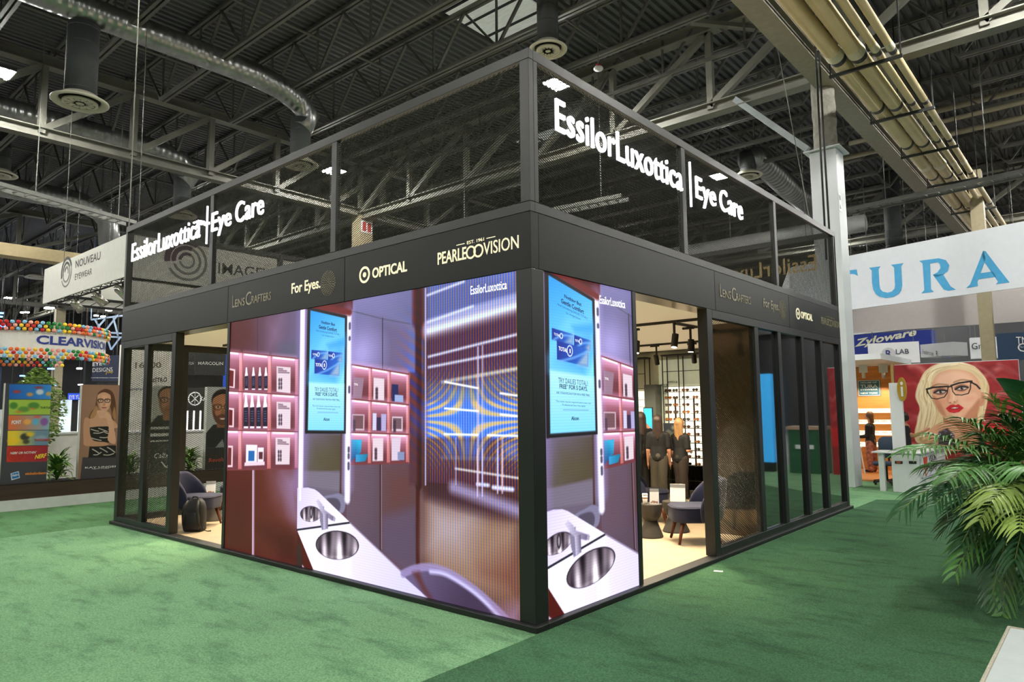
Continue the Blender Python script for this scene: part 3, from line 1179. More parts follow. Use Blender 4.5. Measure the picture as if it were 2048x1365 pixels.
# far left side wall of mesh bays
yy = .12
SWM = mesh_geo(.84, HB0 - .112 - .125, .060, .033, .0044)
for k in range(7):
    put_mesh(SWM, (-LA + .05, .13 + k * .9, .125), math.pi / 2)
    frame_bay([(-LA, -LA + .08, .07 + (k + 1) * .9 - .03 + .0, .07 + (k + 1) * .9 + .06, .126, HB0 - .112)], 'bay_frame')
frame_bay([(-LA, -LA + .08, .125, 6.5, .05, .125), (-LA, -LA + .08, .125, 6.5, HB0 - .11, HB0 - .002)], 'bay_frame')
# lower front, right side
frame_bay([(-.12, 0, 1.532, 1.598, .05, HB0 - .002), (-.12, 0, 3.150, 3.285, .05, HB0 - .002)], 'door_jamb')
frame_bay([(-.08, 0, 3.287, LB - .125, .05, .128), (-.08, 0, 3.287, LB - .125, HB0 - .10, HB0 - .002)], 'bay_frame')
frame_bay([(-.08, 0, a, b, .129, HB0 - .102) for a, b in ((4.52, 4.64), (5.33, 5.45), (6.27, 6.39), (7.14, 7.26))], 'bay_frame')
RMM = mesh_geo(1.225, HB0 - .102 - .128, .051, .028, .0042)
put_mesh(RMM, (-.03, 3.29, .128), math.pi / 2)
PANE = mat('dark_tinted_glass', (20, 20, 16), 0.045, 0.0, var=0.0, spec=1.0, coat=1.0)
PANE.node_tree.nodes['Principled BSDF'].inputs['IOR'].default_value = 2.3
# each pane is very slightly bowed, as the bent reflections show
for a, b in ((4.64, 5.33), (5.45, 6.27), (6.39, 7.14), (7.26, LB - .125)):
    g = MB()
    n = 12
    vs = []
    for i in range(n + 1):
        t = i / n
        y = a + (b - a) * t
        x = -.045 + .0014 * math.sin(math.pi * t)
        vs += [(x, y, .129), (x, y, HB0 - .102)]
    g.add(vs, [(2 * i, 2 * i + 2, 2 * i + 3, 2 * i + 1) for i in range(n)])
    g.box(-.055, -.047, a, b, .129, HB0 - .102)
    g.build('glass_panel', PANE, bo, smooth=True)
# inner partition beside the right mesh bay, dark and glossy, with the store-room wall behind it
PART = mat('dark_glossy_partition', (112, 98, 84), 0.12, 1.0, var=0.05)
MB().box(-.74, -.085, 4.63, 4.70, .03, 2.80).build('partition', PART, bo)
MB().box(-.80, -.74, 4.60, 8.1, .03, 2.80).build('partition', BLACKD, bo)
BWALL = mat('pale_back_wall', (205, 208, 190), 0.5, var=0.03)
MB().box(-LA + .1, -.8, 8.10, 8.13, .03, 2.80).build('back_panel', BWALL, bo)
# inner wall closing the middle of the booth behind the wide screen
GREYP = mat('pale_inner_wall', (196, 190, 176), 0.5, var=0.05)
MB().box(-4.86, -.17, .13, .17, .03, 2.80).build('inner_wall', GREYP, bo)
MB().box(-.17, -.13, .17, 1.53, .03, 2.80).build('inner_wall', GREYP, bo)
MB().box(-4.90, -4.80, 2.2, 8.1, .03, 2.80).build('inner_wall', BWALL, bo)

# logos cut through the fascia, lit brassy from behind
LOGO = mat('brass_lit_logo', (232, 222, 184), 0.3, 0.2, emit=0.55, ecol=(245, 236, 196), var=0.25, scale=18)
LOGD = mat('unlit_logo', (110, 108, 92), 0.3, 0.6, emit=0.07, ecol=(245, 228, 160), var=0.5, scale=14)


def logos(o, R, ux, depth=.004):
    """o: point on the fascia plane at z 0; ux: where the run starts along R"""
    o, R = vec(o), vec(R)
    N = np.cross(R, Z3)
    o = o + N * 0.0005
    def at(u, z): return o + R * (ux + u) + vec((0, 0, z))
    a = MB()
    letter(a, 'L', at(3.52, 2.985), R, Z3, .055, .155, depth, 0.0)
    letter(a, 'ENS', at(3.59, 2.985), R, Z3, .235, .095, depth)
    letter(a, 'C', at(3.85, 2.975), R, Z3, .125, .165, depth)
    letter(a, 'RAFTERS', at(3.985, 2.985), R, Z3, .445, .095, depth)
    a.build('cut_lettering', LOGD, bo)
    a = MB()
    letter(a, 'For Eyes.', at(4.86, 2.965), R, Z3, .56, .155, depth, 0.012)
    a.build('cut_lettering', LOGO if ux < 0 else LOGD, bo)
    a = MB()
    for ring in range(7):
        n = 6 + ring * 4
        for i in range(n):
            t = 2 * math.pi * i / n + ring * .3
            r = .018 + .0185 * ring
            c = at(5.56, 3.035) + R * r * math.cos(t) + vec((0, 0, r * math.sin(t)))
            a.slab([(.0065 * math.cos(q), .0065 * math.sin(q)) for q in [k * math.pi / 3 for k in range(6)]], c, R, Z3, 0, depth)
    a.build('dotted_mark', LOGD, bo)
    a = MB()
    n = 28
    cx, cz = 6.185, 3.04
    for r0, r1 in ((.062, .085), (0, .026)):
        for i in range(n):
            t0, t1 = 2 * math.pi * i / n, 2 * math.pi * (i + 1) / n
            q = [(r0 * math.cos(t0), r0 * math.sin(t0)), (r1 * math.cos(t0), r1 * math.sin(t0)), (r1 * math.cos(t1), r1 * math.sin(t1)), (r0 * math.cos(t1), r0 * math.sin(t1))]
            if r0 == 0:
                q = q[1:] if False else [(0, 0), q[1], q[2]]
            a.slab(q, at(cx, cz), R, Z3, 0, depth)
        a.build('target_mark', LOGO, bo)
        a = MB()
    letter(a, 'OPTICAL', at(6.31, 2.985), R, Z3, .52, .105, depth, 0.022)
    a.build('cut_lettering', LOGO, bo)
    a = MB()
    letter(a, 'PEARLE', at(7.25, 2.985), R, Z3, .36, .11, depth, 0.012)
    letter(a, 'VISION', at(7.815, 2.985), R, Z3, .39, .11, depth, 0.0)
    for c in (7.665, 7.755):
        for i in range(n):
            t0, t1 = 2 * math.pi * i / n, 2 * math.pi * (i + 1) / n
            r0, r1 = .042, .058
            a.slab([(r0 * math.cos(t0), r0 * math.sin(t0)), (r1 * math.cos(t0), r1 * math.sin(t0)), (r1 * math.cos(t1), r1 * math.sin(t1)), (r0 * math.cos(t1), r0 * math.sin(t1))], at(c, 3.035), R, Z3, 0, depth)
    letter(a, 'EST. 1961', at(7.62, 3.112), R, Z3, .20, .028, depth)
    for u0 in (7.49, 7.85):
        a.slab([(0, 0), (.1, 0), (.1, .006), (0, .006)], at(u0, 3.122), R, Z3, 0, depth)
    a.build('cut_lettering', LOGO if ux < 0 else LOGD, bo)


logos((0, 0, 0), X3, -LA)           # left front: runs toward the corner
logos((0, 0, 0), Y3, 0.0)           # right front: runs away from the corner

# lit lettering before the mesh
def lit_sign(label, o, R, u0, front=True, m=LETTERW, d=.02):
    o, R = vec(o), vec(R)
    N = np.cross(R, Z3)
    o = o + N * .012
    t = thing('illuminated_sign', label, 'sign', o + R * (u0 + 2) + vec((0, 0, 3.9)))
    def at(u, z): return o + R * (u0 + u) + vec((0, 0, z))
    a = MB()
    letter(a, 'EssilorLuxottica', at(.33, 4.035), R, Z3, 2.285, .285, d, 0.003, res=4, space=1.05)
    a.build('brand_lettering', m, t)
    a = MB()
    letter(a, 'Eye', at(2.945, 3.965), R, Z3, .515, .335, d, 0.004, res=4, space=1.03)
    a.build('word_lettering', m, t)
    a = MB()
    letter(a, 'Care', at(3.575, 4.04), R, Z3, .67, .27, d, 0.004, res=4, space=1.03)
    a.build('word_lettering', m, t)
    a = MB()
    a.obox(at(2.80, 3.91), R * .022, vec(Z3) * .515, N * d)
    a.build('divider_bar', m, t)
    return t


lit_sign('bright white lit lettering on the mesh of the right booth front', (0, 0, 0), Y3, 0.0)
lit_sign('bright white lit lettering on the mesh of the left booth front', (0, 0, 0), X3, -LA)
BACKL = mat('sign_back_brass', (176, 150, 98), 0.5, 0.3, emit=0.35, ecol=(214, 190, 130), var=0.15, scale=10)
lit_sign('reversed brassy back of the lettering on the far rear mesh, seen through the right mesh', (0, LB, 0), (-1, 0, 0), 0.0, m=BACKL)

# the outer strip: screws on the plinth near the corner
# ================================================================== THE TWO LED WALLS AND WHAT THEY SHOW
def _L(px, py):
    p = ony(px, py)
    return (p[0], p[2])


def qa(x, y): return _L(440 + x / 3.4125, 560 + y / 3.4125)
def qb(x, y): return _L(680 + x / 3.4125, 560 + y / 3.4125)
def qc(x, y): return _L(440 + x / 3.103, 900 + y / 3.103)
def QA(*p): return [qa(*q) for q in p]
def QB(*p): return [qb(*q) for q in p]
def QC(*p): return [qc(*q) for q in p]


LX0, LX1, LZ0, LZ1 = -4.860, -0.163, 0.052, 2.804
K = Canvas(LX1 - LX0, LZ1 - LZ0, 0.0060, (96, 72, 84), LX0, LZ0)
# -- wall panels, left of the screen within the picture
K.poly(QA((60, 200), (600, 60), (600, 560), (60, 480)), ramp((88, 40, 46), (106, 96, 128), qa(80, 350), qa(540, 420)))
K.poly(QA((70, 270), (190, 250), (230, 420), (130, 470), (70, 460)), (86, 34, 34), .25, .7)
K.poly(QA((330, 300), (420, 250), (400, 420), (330, 470)), (140, 112, 140), .3, .6)
K.poly(QA((400, 430), (530, 420), (530, 530), (380, 500)), (92, 92, 112), .1, .7)
K.line(QA((250, 255), (250, 500)), .012, (58, 40, 50))
# -- wall right of the screen
K.poly(QA((850, 0), (1400, -40), (1400, 640), (850, 600)), (104, 104, 142))
K.poly(QA((890, 200), (1130, 240), (1280, 320), (1280, 640), (890, 580)), ramp((100, 100, 138), (112, 98, 128), qa(900, 300), qa(1280, 560)), .03)
K.oval(*qa(960, 500), .26, .22, (166, 156, 212), .35, .9)
K.oval(*qa(960, 130), .5, .16, (150, 136, 190), .3, .6)
K.poly(QA((900, 130), (1060, 110), (1300, 300), (1290, 330), (1080, 260), (890, 215)), (120, 118, 160), .15, .6)
K.line(QA((893, 212), (1110, 268), (1290, 300)), .012, (92, 90, 116))
K.line(QA((1103, 262), (1103, 610)), .013, (58, 52, 70))
# -- lower cabinets at left
K.poly(QC((20, 120), (480, 110), (480, 790), (20, 680)), ramp((82, 30, 22), (102, 52, 44), qc(60, 600), qc(440, 250)))
K.poly(QC((300, 130), (480, 130), (480, 500), (420, 420), (330, 300)), (128, 92, 110), .35, .75)
K.poly(QC((380, 150), (476, 150), (476, 470), (430, 380)), (150, 128, 168), .3, .7)
K.poly(QC((230, 480), (470, 505), (500, 740), (380, 700), (330, 600)), (70, 22, 16), .25, .8)
K.poly(QC((40, 300), (180, 200), (180, 620), (40, 560)), (76, 26, 20), .35, .6)
K.line(QC((202, 122), (200, 690)), .052, (150, 120, 140), .02)
K.line(QC((199, 122), (197, 690)), .026, (196, 172, 198), .015)
# -- lower cabinets, right of the screen
K.poly(QC((780, 90), (1260, 60), (1260, 770), (780, 520)), ramp((104, 88, 108), (86, 68, 80), qc(820, 150), qc(1200, 500)))
K.poly(QC((1000, 100), (1220, 90), (1220, 340), (1100, 420), (1000, 420)), (104, 66, 62), .3, .75)
K.poly(QC((800, 110), (900, 110), (900, 420), (800, 430)), (108, 84, 92), .3, .6)
K.poly(QC((1000, 420), (1210, 360), (1225, 740), (1140, 760), (1000, 640)), (98, 82, 104), .1, .8)
K.line(QC((990, 96), (990, 620)), .026, (60, 46, 52), .012)
K.line(QC((996, 96), (996, 620)), .008, (170, 130, 140))
K.line(QC((1222, 60), (1222, 740)), .05, (70, 24, 20), .02)
# -- dark red post beside the ribbed glass
K.poly(QB((490, -100), (575, -110), (575, 420), (520, 350), (490, 300)), (92, 26, 34), .05)
K.line(QB((530, -90), (530, 1400)), .09, (62, 24, 24), .03)
K.poly(QB((465, 640), (520, 640), (520, 1400), (465, 1400)), (88, 54, 62), .05)
# -- ribbed glass field
gx0 = qb(560, 900)[0]
K.rect(gx0, LZ0, LX1, LZ1, (78, 44, 40), .03)
K.poly(QB((575, -150), (1210, -160), (1210, 150), (590, 330)), (100, 108, 168), .12, .95)
K.poly(QB((590, 60), (900, -20), (1200, 40), (1200, 110), (590, 290)), (84, 86, 128), .15, .8)
K.line(QB((598, 345), (1210, 170)), .13, (214, 204, 224), .10)
K.line(QB((598, 300), (1210, 120)), .06, (150, 146, 196), .06)
K.poly(QB((590, 400), (1210, 220), (1210, 600), (590, 720)), (70, 36, 46), .1, .95)
for a_, b_ in (((598, 525), (1210, 370)), ((598, 597), (1210, 478)), ((590, 105), (840, 10)), ((590, 290), (900, 180))):
    K.line(QB(a_, b_), .022, (206, 200, 226), .02, .9)
K.line(QB((690, 700), (1210, 605)), .03, (210, 190, 170), .02, .9)
K.poly(QB((590, 720), (1210, 640), (1210, 850), (590, 850)), (84, 74, 92), .1, .95)
K.poly(QB((740, 750), (940, 760), (940, 830), (740, 830)), (104, 104, 92), .06, .9)
K.poly(QB((590, 845), (1210, 830), (1210, 1075), (590, 1075)), (112, 128, 214), .06, .95)
K.oval(*qb(830, 960), .42, .18, (88, 132, 240), .25, .8)
K.poly(QB((590, 1080), (1210, 1078), (1210, 1420), (590, 1420)), (74, 36, 30), .03)
K.poly(QB((700, 1085), (790, 1085), (770, 1210), (710, 1200)), (70, 78, 132), .08, .7)
K.poly(QB((800, 1085), (1000, 1085), (960, 1215), (820, 1215)), (76, 84, 140), .08, .7)
K.poly(QB((1110, 1110), (1210, 1100), (1210, 1215), (1120, 1210)), (110, 100, 140), .05, .8)
K.line(QB((690, 1215), (1210, 1225)), .03, (98, 76, 84), .02, .8)
# lower part of the ribbed glass: floor and a dark table beyond it
K.poly(QC((1270, 340), (1860, 420), (1860, 1000), (1270, 800)), (148, 116, 98), .25, .95)
K.poly(QC((1300, 330), (1600, 400), (1500, 640), (1280, 620)), (166, 146, 150), .3, .9)
K.poly(QC((1270, 180), (1860, 330), (1860, 440), (1600, 400), (1270, 300)), (64, 34, 38), .1, .8)
K.line(QC((1440, 235), (1600, 290), (1860, 385)), .10, (150, 134, 170), .07, .9)
K.poly(QC((1640, 760), (1860, 640), (1860, 980)), (112, 62, 46), .3, .8)
K.line(QC((1455, 118), (1850, 178)), .018, (200, 180, 180), .015)
K.line(QC((1590, 215), (1660, 222)), .03, (200, 190, 225), .02)
K.line(QC((1690, 235), (1810, 248)), .035, (206, 196, 230), .02)
# the moire that the ribs and the diodes make, blue and amber
X, Z = np.meshgrid(K.xs, K.ys)
gx_, gz_ = qb(930, 950)
inside = np.clip((X - gx0) / .10, 0, 1)
u, w = X - gx_, Z - gz_
rib = 2 * np.pi * X / 0.030
ph = 2 * np.pi * (2.3 * u * u - 4.6 * w * w)
amp = inside * np.where(Z > 1.05, 1.0, np.where(Z > .92, .45, .55)) * (0.65 + .35 * np.exp(-(w / .5) ** 2))
s1 = np.sin(rib)
_o, _x, _y = qb(860, 950), qb(960, 950), qb(860, 850)
up = (X - _o[0]) / (_x[0] - _o[0]) * 100
wp = (Z - _o[1]) / (_y[1] - _o[1]) * 100
mo = np.cos(2 * np.pi * up * wp / (240 * 48.0))
zone = inside * np.exp(-(wp / 330) ** 4)
band = np.clip((140 - np.abs(wp + 5)) / 25, 0, 1)
am = np.array((226, 168, 72.0))
bl = np.array((62, 104, 224.0))
tone = np.where(mo[..., None] > 0, bl, am)
aw = (np.abs(mo) ** .6 * zone * (.42 + .40 * band))[..., None]
K.C = K.C * (1 - aw) + tone * aw
core = zone * .55
val = s1 * (1 - .6 * core)
K.C[..., 0] += amp * (66 * val + 24 * s1)
K.C[..., 1] += amp * (24 * val + 26 * np.abs(s1))
K.C[..., 2] += amp * (-86 * val + 34 * np.abs(s1))
# fringe that spills to the left of the glass
fr = np.exp(-((X - gx0 + .12) / .20) ** 2) * np.exp(-((Z - 1.9) / .5) ** 2) * (1 - inside)
s2 = np.sin(2 * np.pi * (Z * 9 + X * 5))
K.C[..., 0] += fr * -24 * s2
K.C[..., 2] += fr * (34 * s2 + 20)
for a_, b_, wd in (((577, 60), (577, 1400), .016), ((935, 460), (935, 1400), .016), ((966, 450), (966, 1400), .012), ((1070, 1080), (1070, 1400), .014), ((1101, 1080), (1101, 1400), .012), ((784, 1080), (784, 1400), .008)):
    K.line(QB(a_, b_), wd, (196, 190, 232), .012, .9)
for a_, b_ in (((1592, 0), (1592, 290)), ((1622, 0), (1622, 290)), ((1717, 0), (1717, 270)), ((1746, 0), (1746, 270))):
    K.line(QC(a_, b_), .013, (206, 190, 225), .012)
for a_, b_ in (((710, 697), (935, 740)), ((1088, 775), (1210, 792)), ((708, 878), (935, 897)), ((1088, 920), (1210, 932)), ((705, 1055), (935, 1060)), ((1000, 1062), (1210, 1067))):
    K.line(QB(a_, b_), .016, (250, 248, 255), .012)


# -- pigeon-hole shelves with light strips
def pigeon(corners, cols, rows, tint):
    """corners: tl, tr, br, bl in crop pixels; cols, rows: fractions of the dividing lines"""
    tl, tr, br, bl = [np.array(c, float) for c in corners]

    def P(u, v): return tuple((tl * (1 - u) + tr * u) * (1 - v) + (bl * (1 - u) + br * u) * v)
    K.poly([qa(*P(0, 0)), qa(*P(1, 0)), qa(*P(1, 1)), qa(*P(0, 1))], tint)
    for i in range(len(cols) - 1):
        for j in range(len(rows) - 1):
            u0, u1, v0, v1 = cols[i], cols[i + 1], rows[j], rows[j + 1]
            q = [qa(*P(u0, v0)), qa(*P(u1, v0)), qa(*P(u1, v1)), qa(*P(u0, v1))]
            K.poly(q, ramp((204, 140, 166), (112, 60, 70), qa(*P(u0, v0)), qa(*P(u0, v0 + (v1 - v0) * .7))), .02)
            K.poly([qa(*P(u1 - .045, v0)), qa(*P(u1, v0)), qa(*P(u1, v1)), qa(*P(u1 - .045, v1))], ramp((232, 172, 186), (186, 108, 108), qa(*P(u1, v0)), qa(*P(u1, v1))), .01)
    for v in rows[:-1]:
        for i in range(len(cols) - 1):
            K.line([qa(*P(cols[i] + .02, v + .02)), qa(*P(cols[i + 1] - .05, v + .02))], .06, (236, 178, 220), .09, .75)
            K.line([qa(*P(cols[i] + .03, v + .014)), qa(*P(cols[i + 1] - .06, v + .014))], .022, (255, 240, 255), .012)
    for u in cols:
        K.line([qa(*P(u, 0)), qa(*P(u, 1))], .020, (176, 108, 108))
    for v in rows:
        K.line([qa(*P(0, v)), qa(*P(1, v))], .014, (120, 62, 66))
    return P


pigeon(((40, 485), (530, 538), (525, 1290), (30, 1300)), (0, .22, .62, 1), (0, .335, .665, 1), (190, 124, 132))
pigeon(((888, 578), (1283, 645), (1280, 1250), (880, 1262)), (0, .35, .675, 1), (0, .345, .68, 1), (190, 124, 132))
# goods on the left shelves: bottles and boxes
for j, (zt, zb, xs) in enumerate((((598, 752, (174, 222, 266, 307))), ((782, 1015, (171, 213, 257, 302))))):
    for x in xs:
        wd = 11 if j == 0 else 15
        h = zb - zt
        K.poly(QA((x - wd, zt + h * .38), (x + wd, zt + h * .36), (x + wd, zb), (x - wd, zb)), (30, 26, 50), .008)
        K.poly(QA((x - wd, zb - h * .06), (x + wd, zb - h * .06), (x + wd, zb), (x - wd, zb)), (226, 212, 226), .006)
        K.poly(QA((x - wd, zt + h * .39), (x - wd * .6, zt + h * .2), (x - wd * .4, zt), (x + wd * .4, zt), (x + wd * .6, zt + h * .2), (x + wd, zt + h * .37)), (238, 226, 238), .008)
        for k in range(5):
            K.line(QA((x - wd * .5, zt + h * (.5 + .07 * k)), (x + wd * .5, zt + h * (.5 + .07 * k))), .007, (120, 126, 170), .006, .8)
BX = (214, 198, 208)
for c_, col in ((((380, 590), (476, 598), (474, 775), (380, 764)), BX), (((380, 832), (476, 836), (474, 1020), (380, 1016)), BX), (((373, 1078), (472, 1078), (468, 1262), (373, 1262)), BX),
                (((905, 664), (976, 672), (960, 812), (902, 806)), (148, 120, 138)), (((1042, 668), (1115, 676), (1114, 824), (1040, 818)), BX), (((1166, 712), (1210, 716), (1210, 832), (1166, 828)), (40, 44, 92)),
                (((1186, 784), (1244, 790), (1244, 836), (1186, 832)), (150, 166, 206)), (((895, 918), (980, 920), (978, 1030), (893, 1028)), (196, 170, 182)), (((900, 926), (972, 928), (970, 1018), (898, 1016)), (116, 84, 92)),
                (((1036, 910), (1062, 912), (1060, 1028), (1034, 1028)), (198, 196, 224)), (((1064, 940), (1092, 940), (1092, 1030), (1064, 1030)), (60, 50, 84)), (((1094, 916), (1128, 918), (1126, 1034), (1094, 1032)), (170, 164, 204)),
                (((1168, 934), (1240, 936), (1240, 1036), (1166, 1034)), (206, 186, 198)), (((1174, 944), (1232, 946), (1232, 1020), (1172, 1018)), (112, 88, 98)),
                (((1036, 1082), (1108, 1080), (1106, 1238), (1034, 1240)), BX), (((1164, 1080), (1228, 1076), (1218, 1234), (1164, 1236)), (206, 190, 208)), (((1206, 1176), (1252, 1176), (1252, 1232), (1206, 1232)), (130, 140, 176)),
                (((172, 1126), (248, 1128), (246, 1250), (170, 1252)), (232, 220, 234)), (((188, 1168), (230, 1168), (228, 1238), (186, 1238)), (44, 106, 168)), (((252, 1146), (292, 1146), (290, 1250), (250, 1250)), (232, 220, 234)),
                (((258, 1176), (286, 1176), (285, 1226), (258, 1226)), (96, 50, 60)), (((162, 1248), (298, 1242), (298, 1266), (160, 1272)), (226, 200, 214)),
                (((60, 604), (98, 612), (94, 740), (58, 735)), (226, 196, 206)), (((60, 616), (88, 622), (84, 730), (58, 726)), (104, 30, 30)), (((56, 874), (90, 878), (88, 1008), (54, 1006)), (226, 196, 206)), (((56, 886), (80, 890), (78, 996), (54, 994)), (100, 32, 32)),
                (((50, 1132), (82, 1134), (80, 1280), (46, 1280)), (222, 190, 200)), (((50, 1146), (72, 1148), (70, 1266), (46, 1266)), (104, 46, 46))):
    K.poly(QA(*c_), col, .008)
K.poly(QA((890, 1092), (962, 1092), (955, 1180), (885, 1244)), ramp((60, 170, 210), (22, 66, 120), qa(930, 1100), qa(890, 1230)), .008)
K.poly(QA((920, 1194), (1006, 1190), (985, 1240), (920, 1246)), ramp((60, 150, 200), (30, 120, 150), qa(930, 1200), qa(1000, 1230)), .008)
for x0, y0 in ((392, 672), (392, 918), (388, 1164), (1056, 738), (1050, 1152), (1178, 962), (902, 958)):
    for k in range(3):
        sx = 24 if x0 < 600 else 13
        K.oval(*qa(x0 + sx * .25, y0 + 12 + 26 * k), .018 if sx == 24 else .012, .022, (70, 50, 66), .012, .9)
        K.oval(*qa(x0 + sx * .85, y0 + 12 + 26 * k), .018 if sx == 24 else .012, .022, (70, 50, 66), .012, .9)
for x0, y0 in ((392, 606), (392, 850), (388, 1094)):
    for k in range(3):
        K.line(QA((x0, y0 + 13 * k), (x0 + (30, 56, 74)[k], y0 + 13 * k + 3)), .014, (120, 90, 108), .01, .9)

# -- alcove behind and below the hung screen
K.poly(QA((540, 180), (900, 80), (900, 200), (600, 215)), (84, 30, 34), .02)
K.poly(QA((548, 200), (882, 240), (868, 1500), (540, 1500)), (108, 98, 116))
K.poly(QA((552, 1050), (820, 1060), (812, 1300), (552, 1318)), ramp((112, 102, 124), (86, 76, 62), qa(580, 1070), qa(760, 1300)), .02)
K.poly(QA((640, 1120), (800, 1200), (800, 1300), (600, 1310)), (92, 84, 62), .2, .7)
K.poly(QC((480, 130), (745, 140), (742, 260), (480, 220)), (120, 112, 128), .03)
K.line(QA((822, 1060), (815, 1500)), .03, (74, 44, 40), .02)
K.poly(QC((640, 300), (690, 280), (735, 272), (768, 300), (768, 370), (735, 392)), (128, 124, 150), .012, smooth=True)
K.poly(QC((655, 312), (695, 300), (728, 310), (742, 345), (724, 385)), (88, 80, 98), .02, smooth=True)
K.line(QA((566, 205), (540, 1400)), .19, (150, 130, 196), .16, .6)
K.line(QA((560, 205), (543, 1500)), .085, (232, 218, 255), .03)
K.line(QA((548, 205), (532, 1500)), .02, (250, 244, 255), .015)
K.line(QA((598, 198), (580, 1040)), .03, (66, 26, 34), .02)
K.line(QA((872, 225), (862, 1400)), .15, (170, 156, 214), .12, .6)
K.line(QA((872, 235), (862, 1500)), .09, (226, 222, 246), .03)
K.line(QA((610, 172), (880, 222)), .07, (110, 40, 40), .03)
for y0, y1 in ((300, 330), (395, 405), (735, 765), (1150, 1170), (1195, 1215), (1255, 1290)):
    K.line(QA((880 - (y0 - 235) * .009, y0), (880 - (y1 - 235) * .009, y1)), .035, (54, 52, 70), .012, .8)
# the hung screen itself
K.poly(QA((592, 185), (862, 245), (852, 1052), (574, 1050)), (34, 30, 34))
SC4 = ((611, 208), (846, 262), (838, 1028), (594, 1026))
K.poly(QA(*SC4), ramp((52, 150, 226), (132, 212, 248), qa(620, 220), qa(720, 640)))
K.poly(QA((700, 420), (845, 380), (842, 560), (780, 700), (600, 700), (600, 640)), ramp((120, 200, 244), (44, 132, 214), qa(700, 430), qa(840, 700)), .15, .85)
K.poly(QA((720, 440), (845, 400), (845, 450), (740, 470)), (70, 160, 226), .05, .8)
K.poly(QA((601, 700), (842, 712), (838, 1028), (594, 1026)), ramp((168, 222, 246), (132, 208, 244), qa(650, 720), qa(650, 1020)), .03)
K.line(QA((660, 905), (800, 908)), .006, (110, 150, 180), .006)
for c_ in (((618, 478), (728, 486), (722, 545), (616, 540)), ((733, 488), (832, 500), (822, 565), (730, 552)), ((640, 540), (813, 552), (808, 656), (638, 640))):
    K.poly(QA(*c_), ramp((26, 52, 142), (52, 118, 208), qa(*c_[0]), qa(*c_[2])))
    (x0, y0), (x1, y1) = c_[1], c_[2]
    K.poly(QA((x0 - 8, y0 + 8), (x0, y0), (x1, y1), (x1 - (x1 - c_[3][0]) * .38, y1 - 2)), (176, 190, 200), .05, .75)
    K.line(QA((c_[0][0] + 8, y1 - 8), ((x0 + c_[0][0]) / 2, y1 - 40), (x0 - 4, y0 + 14)), .02, (120, 176, 232), .02, .8, smooth=True)
for cx_, cy_, r in ((706, 582, .042), (664, 510, .022), (768, 518, .022)):
    K.oval(*qa(cx_, cy_), r, r * 1.15, (230, 240, 255))
    K.oval(*qa(cx_, cy_), r - .009, r * 1.15 - .009, (34, 64, 156))

# -- worktop with its mirrored twin, basins, tap, chairs
K.poly(QC((472, 500), (500, 500), (590, 778), (470, 760)), (84, 26, 20))
K.poly(QC((470, 600), (486, 560), (506, 690), (503, 750), (470, 740)), (58, 48, 44), .04, .9)
K.poly(QC((505, 715), (518, 735), (518, 765), (503, 752)), (200, 184, 210), .012)
K.poly(QC((474, 238), (540, 236), (580, 246), (606, 264), (800, 452), (472, 498)), ramp((206, 198, 236), (232, 226, 252), qc(480, 240), qc(700, 460)))
K.poly(QC((472, 500), (800, 454), (1330, 960), (586, 778)), ramp((236, 230, 255), (206, 200, 236), qc(560, 500), qc(1150, 900)))
K.poly(QC((740, 500), (790, 470), (800, 830), (760, 820)), (250, 248, 255), .12, .6)
K.line(QC((472, 499), (800, 454)), .020, (44, 42, 52))
K.line(QC((800, 454), (1330, 960)), .014, (150, 136, 160))
K.line(QA((543, 1240), (540, 1500)), .03, (255, 252, 255), .02, .8)
def basin(cx, cy, rx, ry, rot, cut=None):
    """a steel basin with brushed bands"""
    x0, z0 = qc(cx, cy)
    L_, R_ = qc(cx - rx, cy), qc(cx + rx, cy)
    Rx = (R_[0] - L_[0]) / 2
    sl = (R_[1] - L_[1]) / (R_[0] - L_[0])
    Rz = (qc(cx, cy - ry)[1] - qc(cx, cy + ry)[1]) / 2

    def ring(k_, dz=0):
        out = []
        for i in range(40):
            t_ = 2 * math.pi * i / 40
            ex, ey = rx * k_ * math.cos(t_), ry * k_ * math.sin(t_)
            out.append(qc(cx + ex * math.cos(rot) - ey * math.sin(rot), cy + dz + ex * math.sin(rot) + ey * math.cos(rot)))
        return out

    def col(Xm, Zm):
        t = (Xm - x0) / Rx
        d = (Zm - z0 - sl * (Xm - x0)) / Rz
        b = 124 + 60 * np.sin(9 * t + 1.2 + .8 * d) + 38 * np.sin(17 * t - .5) + 24 * np.cos(4 * t)
        b = b * (1 - .40 * np.clip(d, -.2, 1)) + 26 * np.exp(-((d + .85) / .12) ** 2)
        return np.stack([b + 8, b - 4, b + 8], -1)
    K.poly(ring(1.03), (66, 56, 66))
    K.poly(ring(.975, 2), col)


basin(722, 594, 131, 88, .06)
basin(556, 400, 63, 48, .0)
K.oval(*qc(560, 392), .028, .062, (40, 34, 40), .01)
K.oval(*qc(560, 392), .015, .04, (150, 140, 156), .01)
K.poly(QC((612, 360), (640, 352), (638, 470), (650, 496), (626, 500), (614, 440)), (132, 126, 150), .012)
tap = ramp((196, 190, 214), (116, 108, 134), qc(600, 380), qc(700, 400))
K.poly(QC((590, 322), (604, 308), (628, 340), (640, 372), (705, 420), (712, 432), (692, 443), (640, 410), (618, 380)), tap, .012)
K.poly(QC((634, 396), (664, 402), (664, 492), (636, 496)), ramp((196, 188, 214), (104, 98, 122), qc(636, 440), qc(664, 440)), .01)
K.oval(*qc(703, 432), .018, .026, (168, 158, 182), .01)
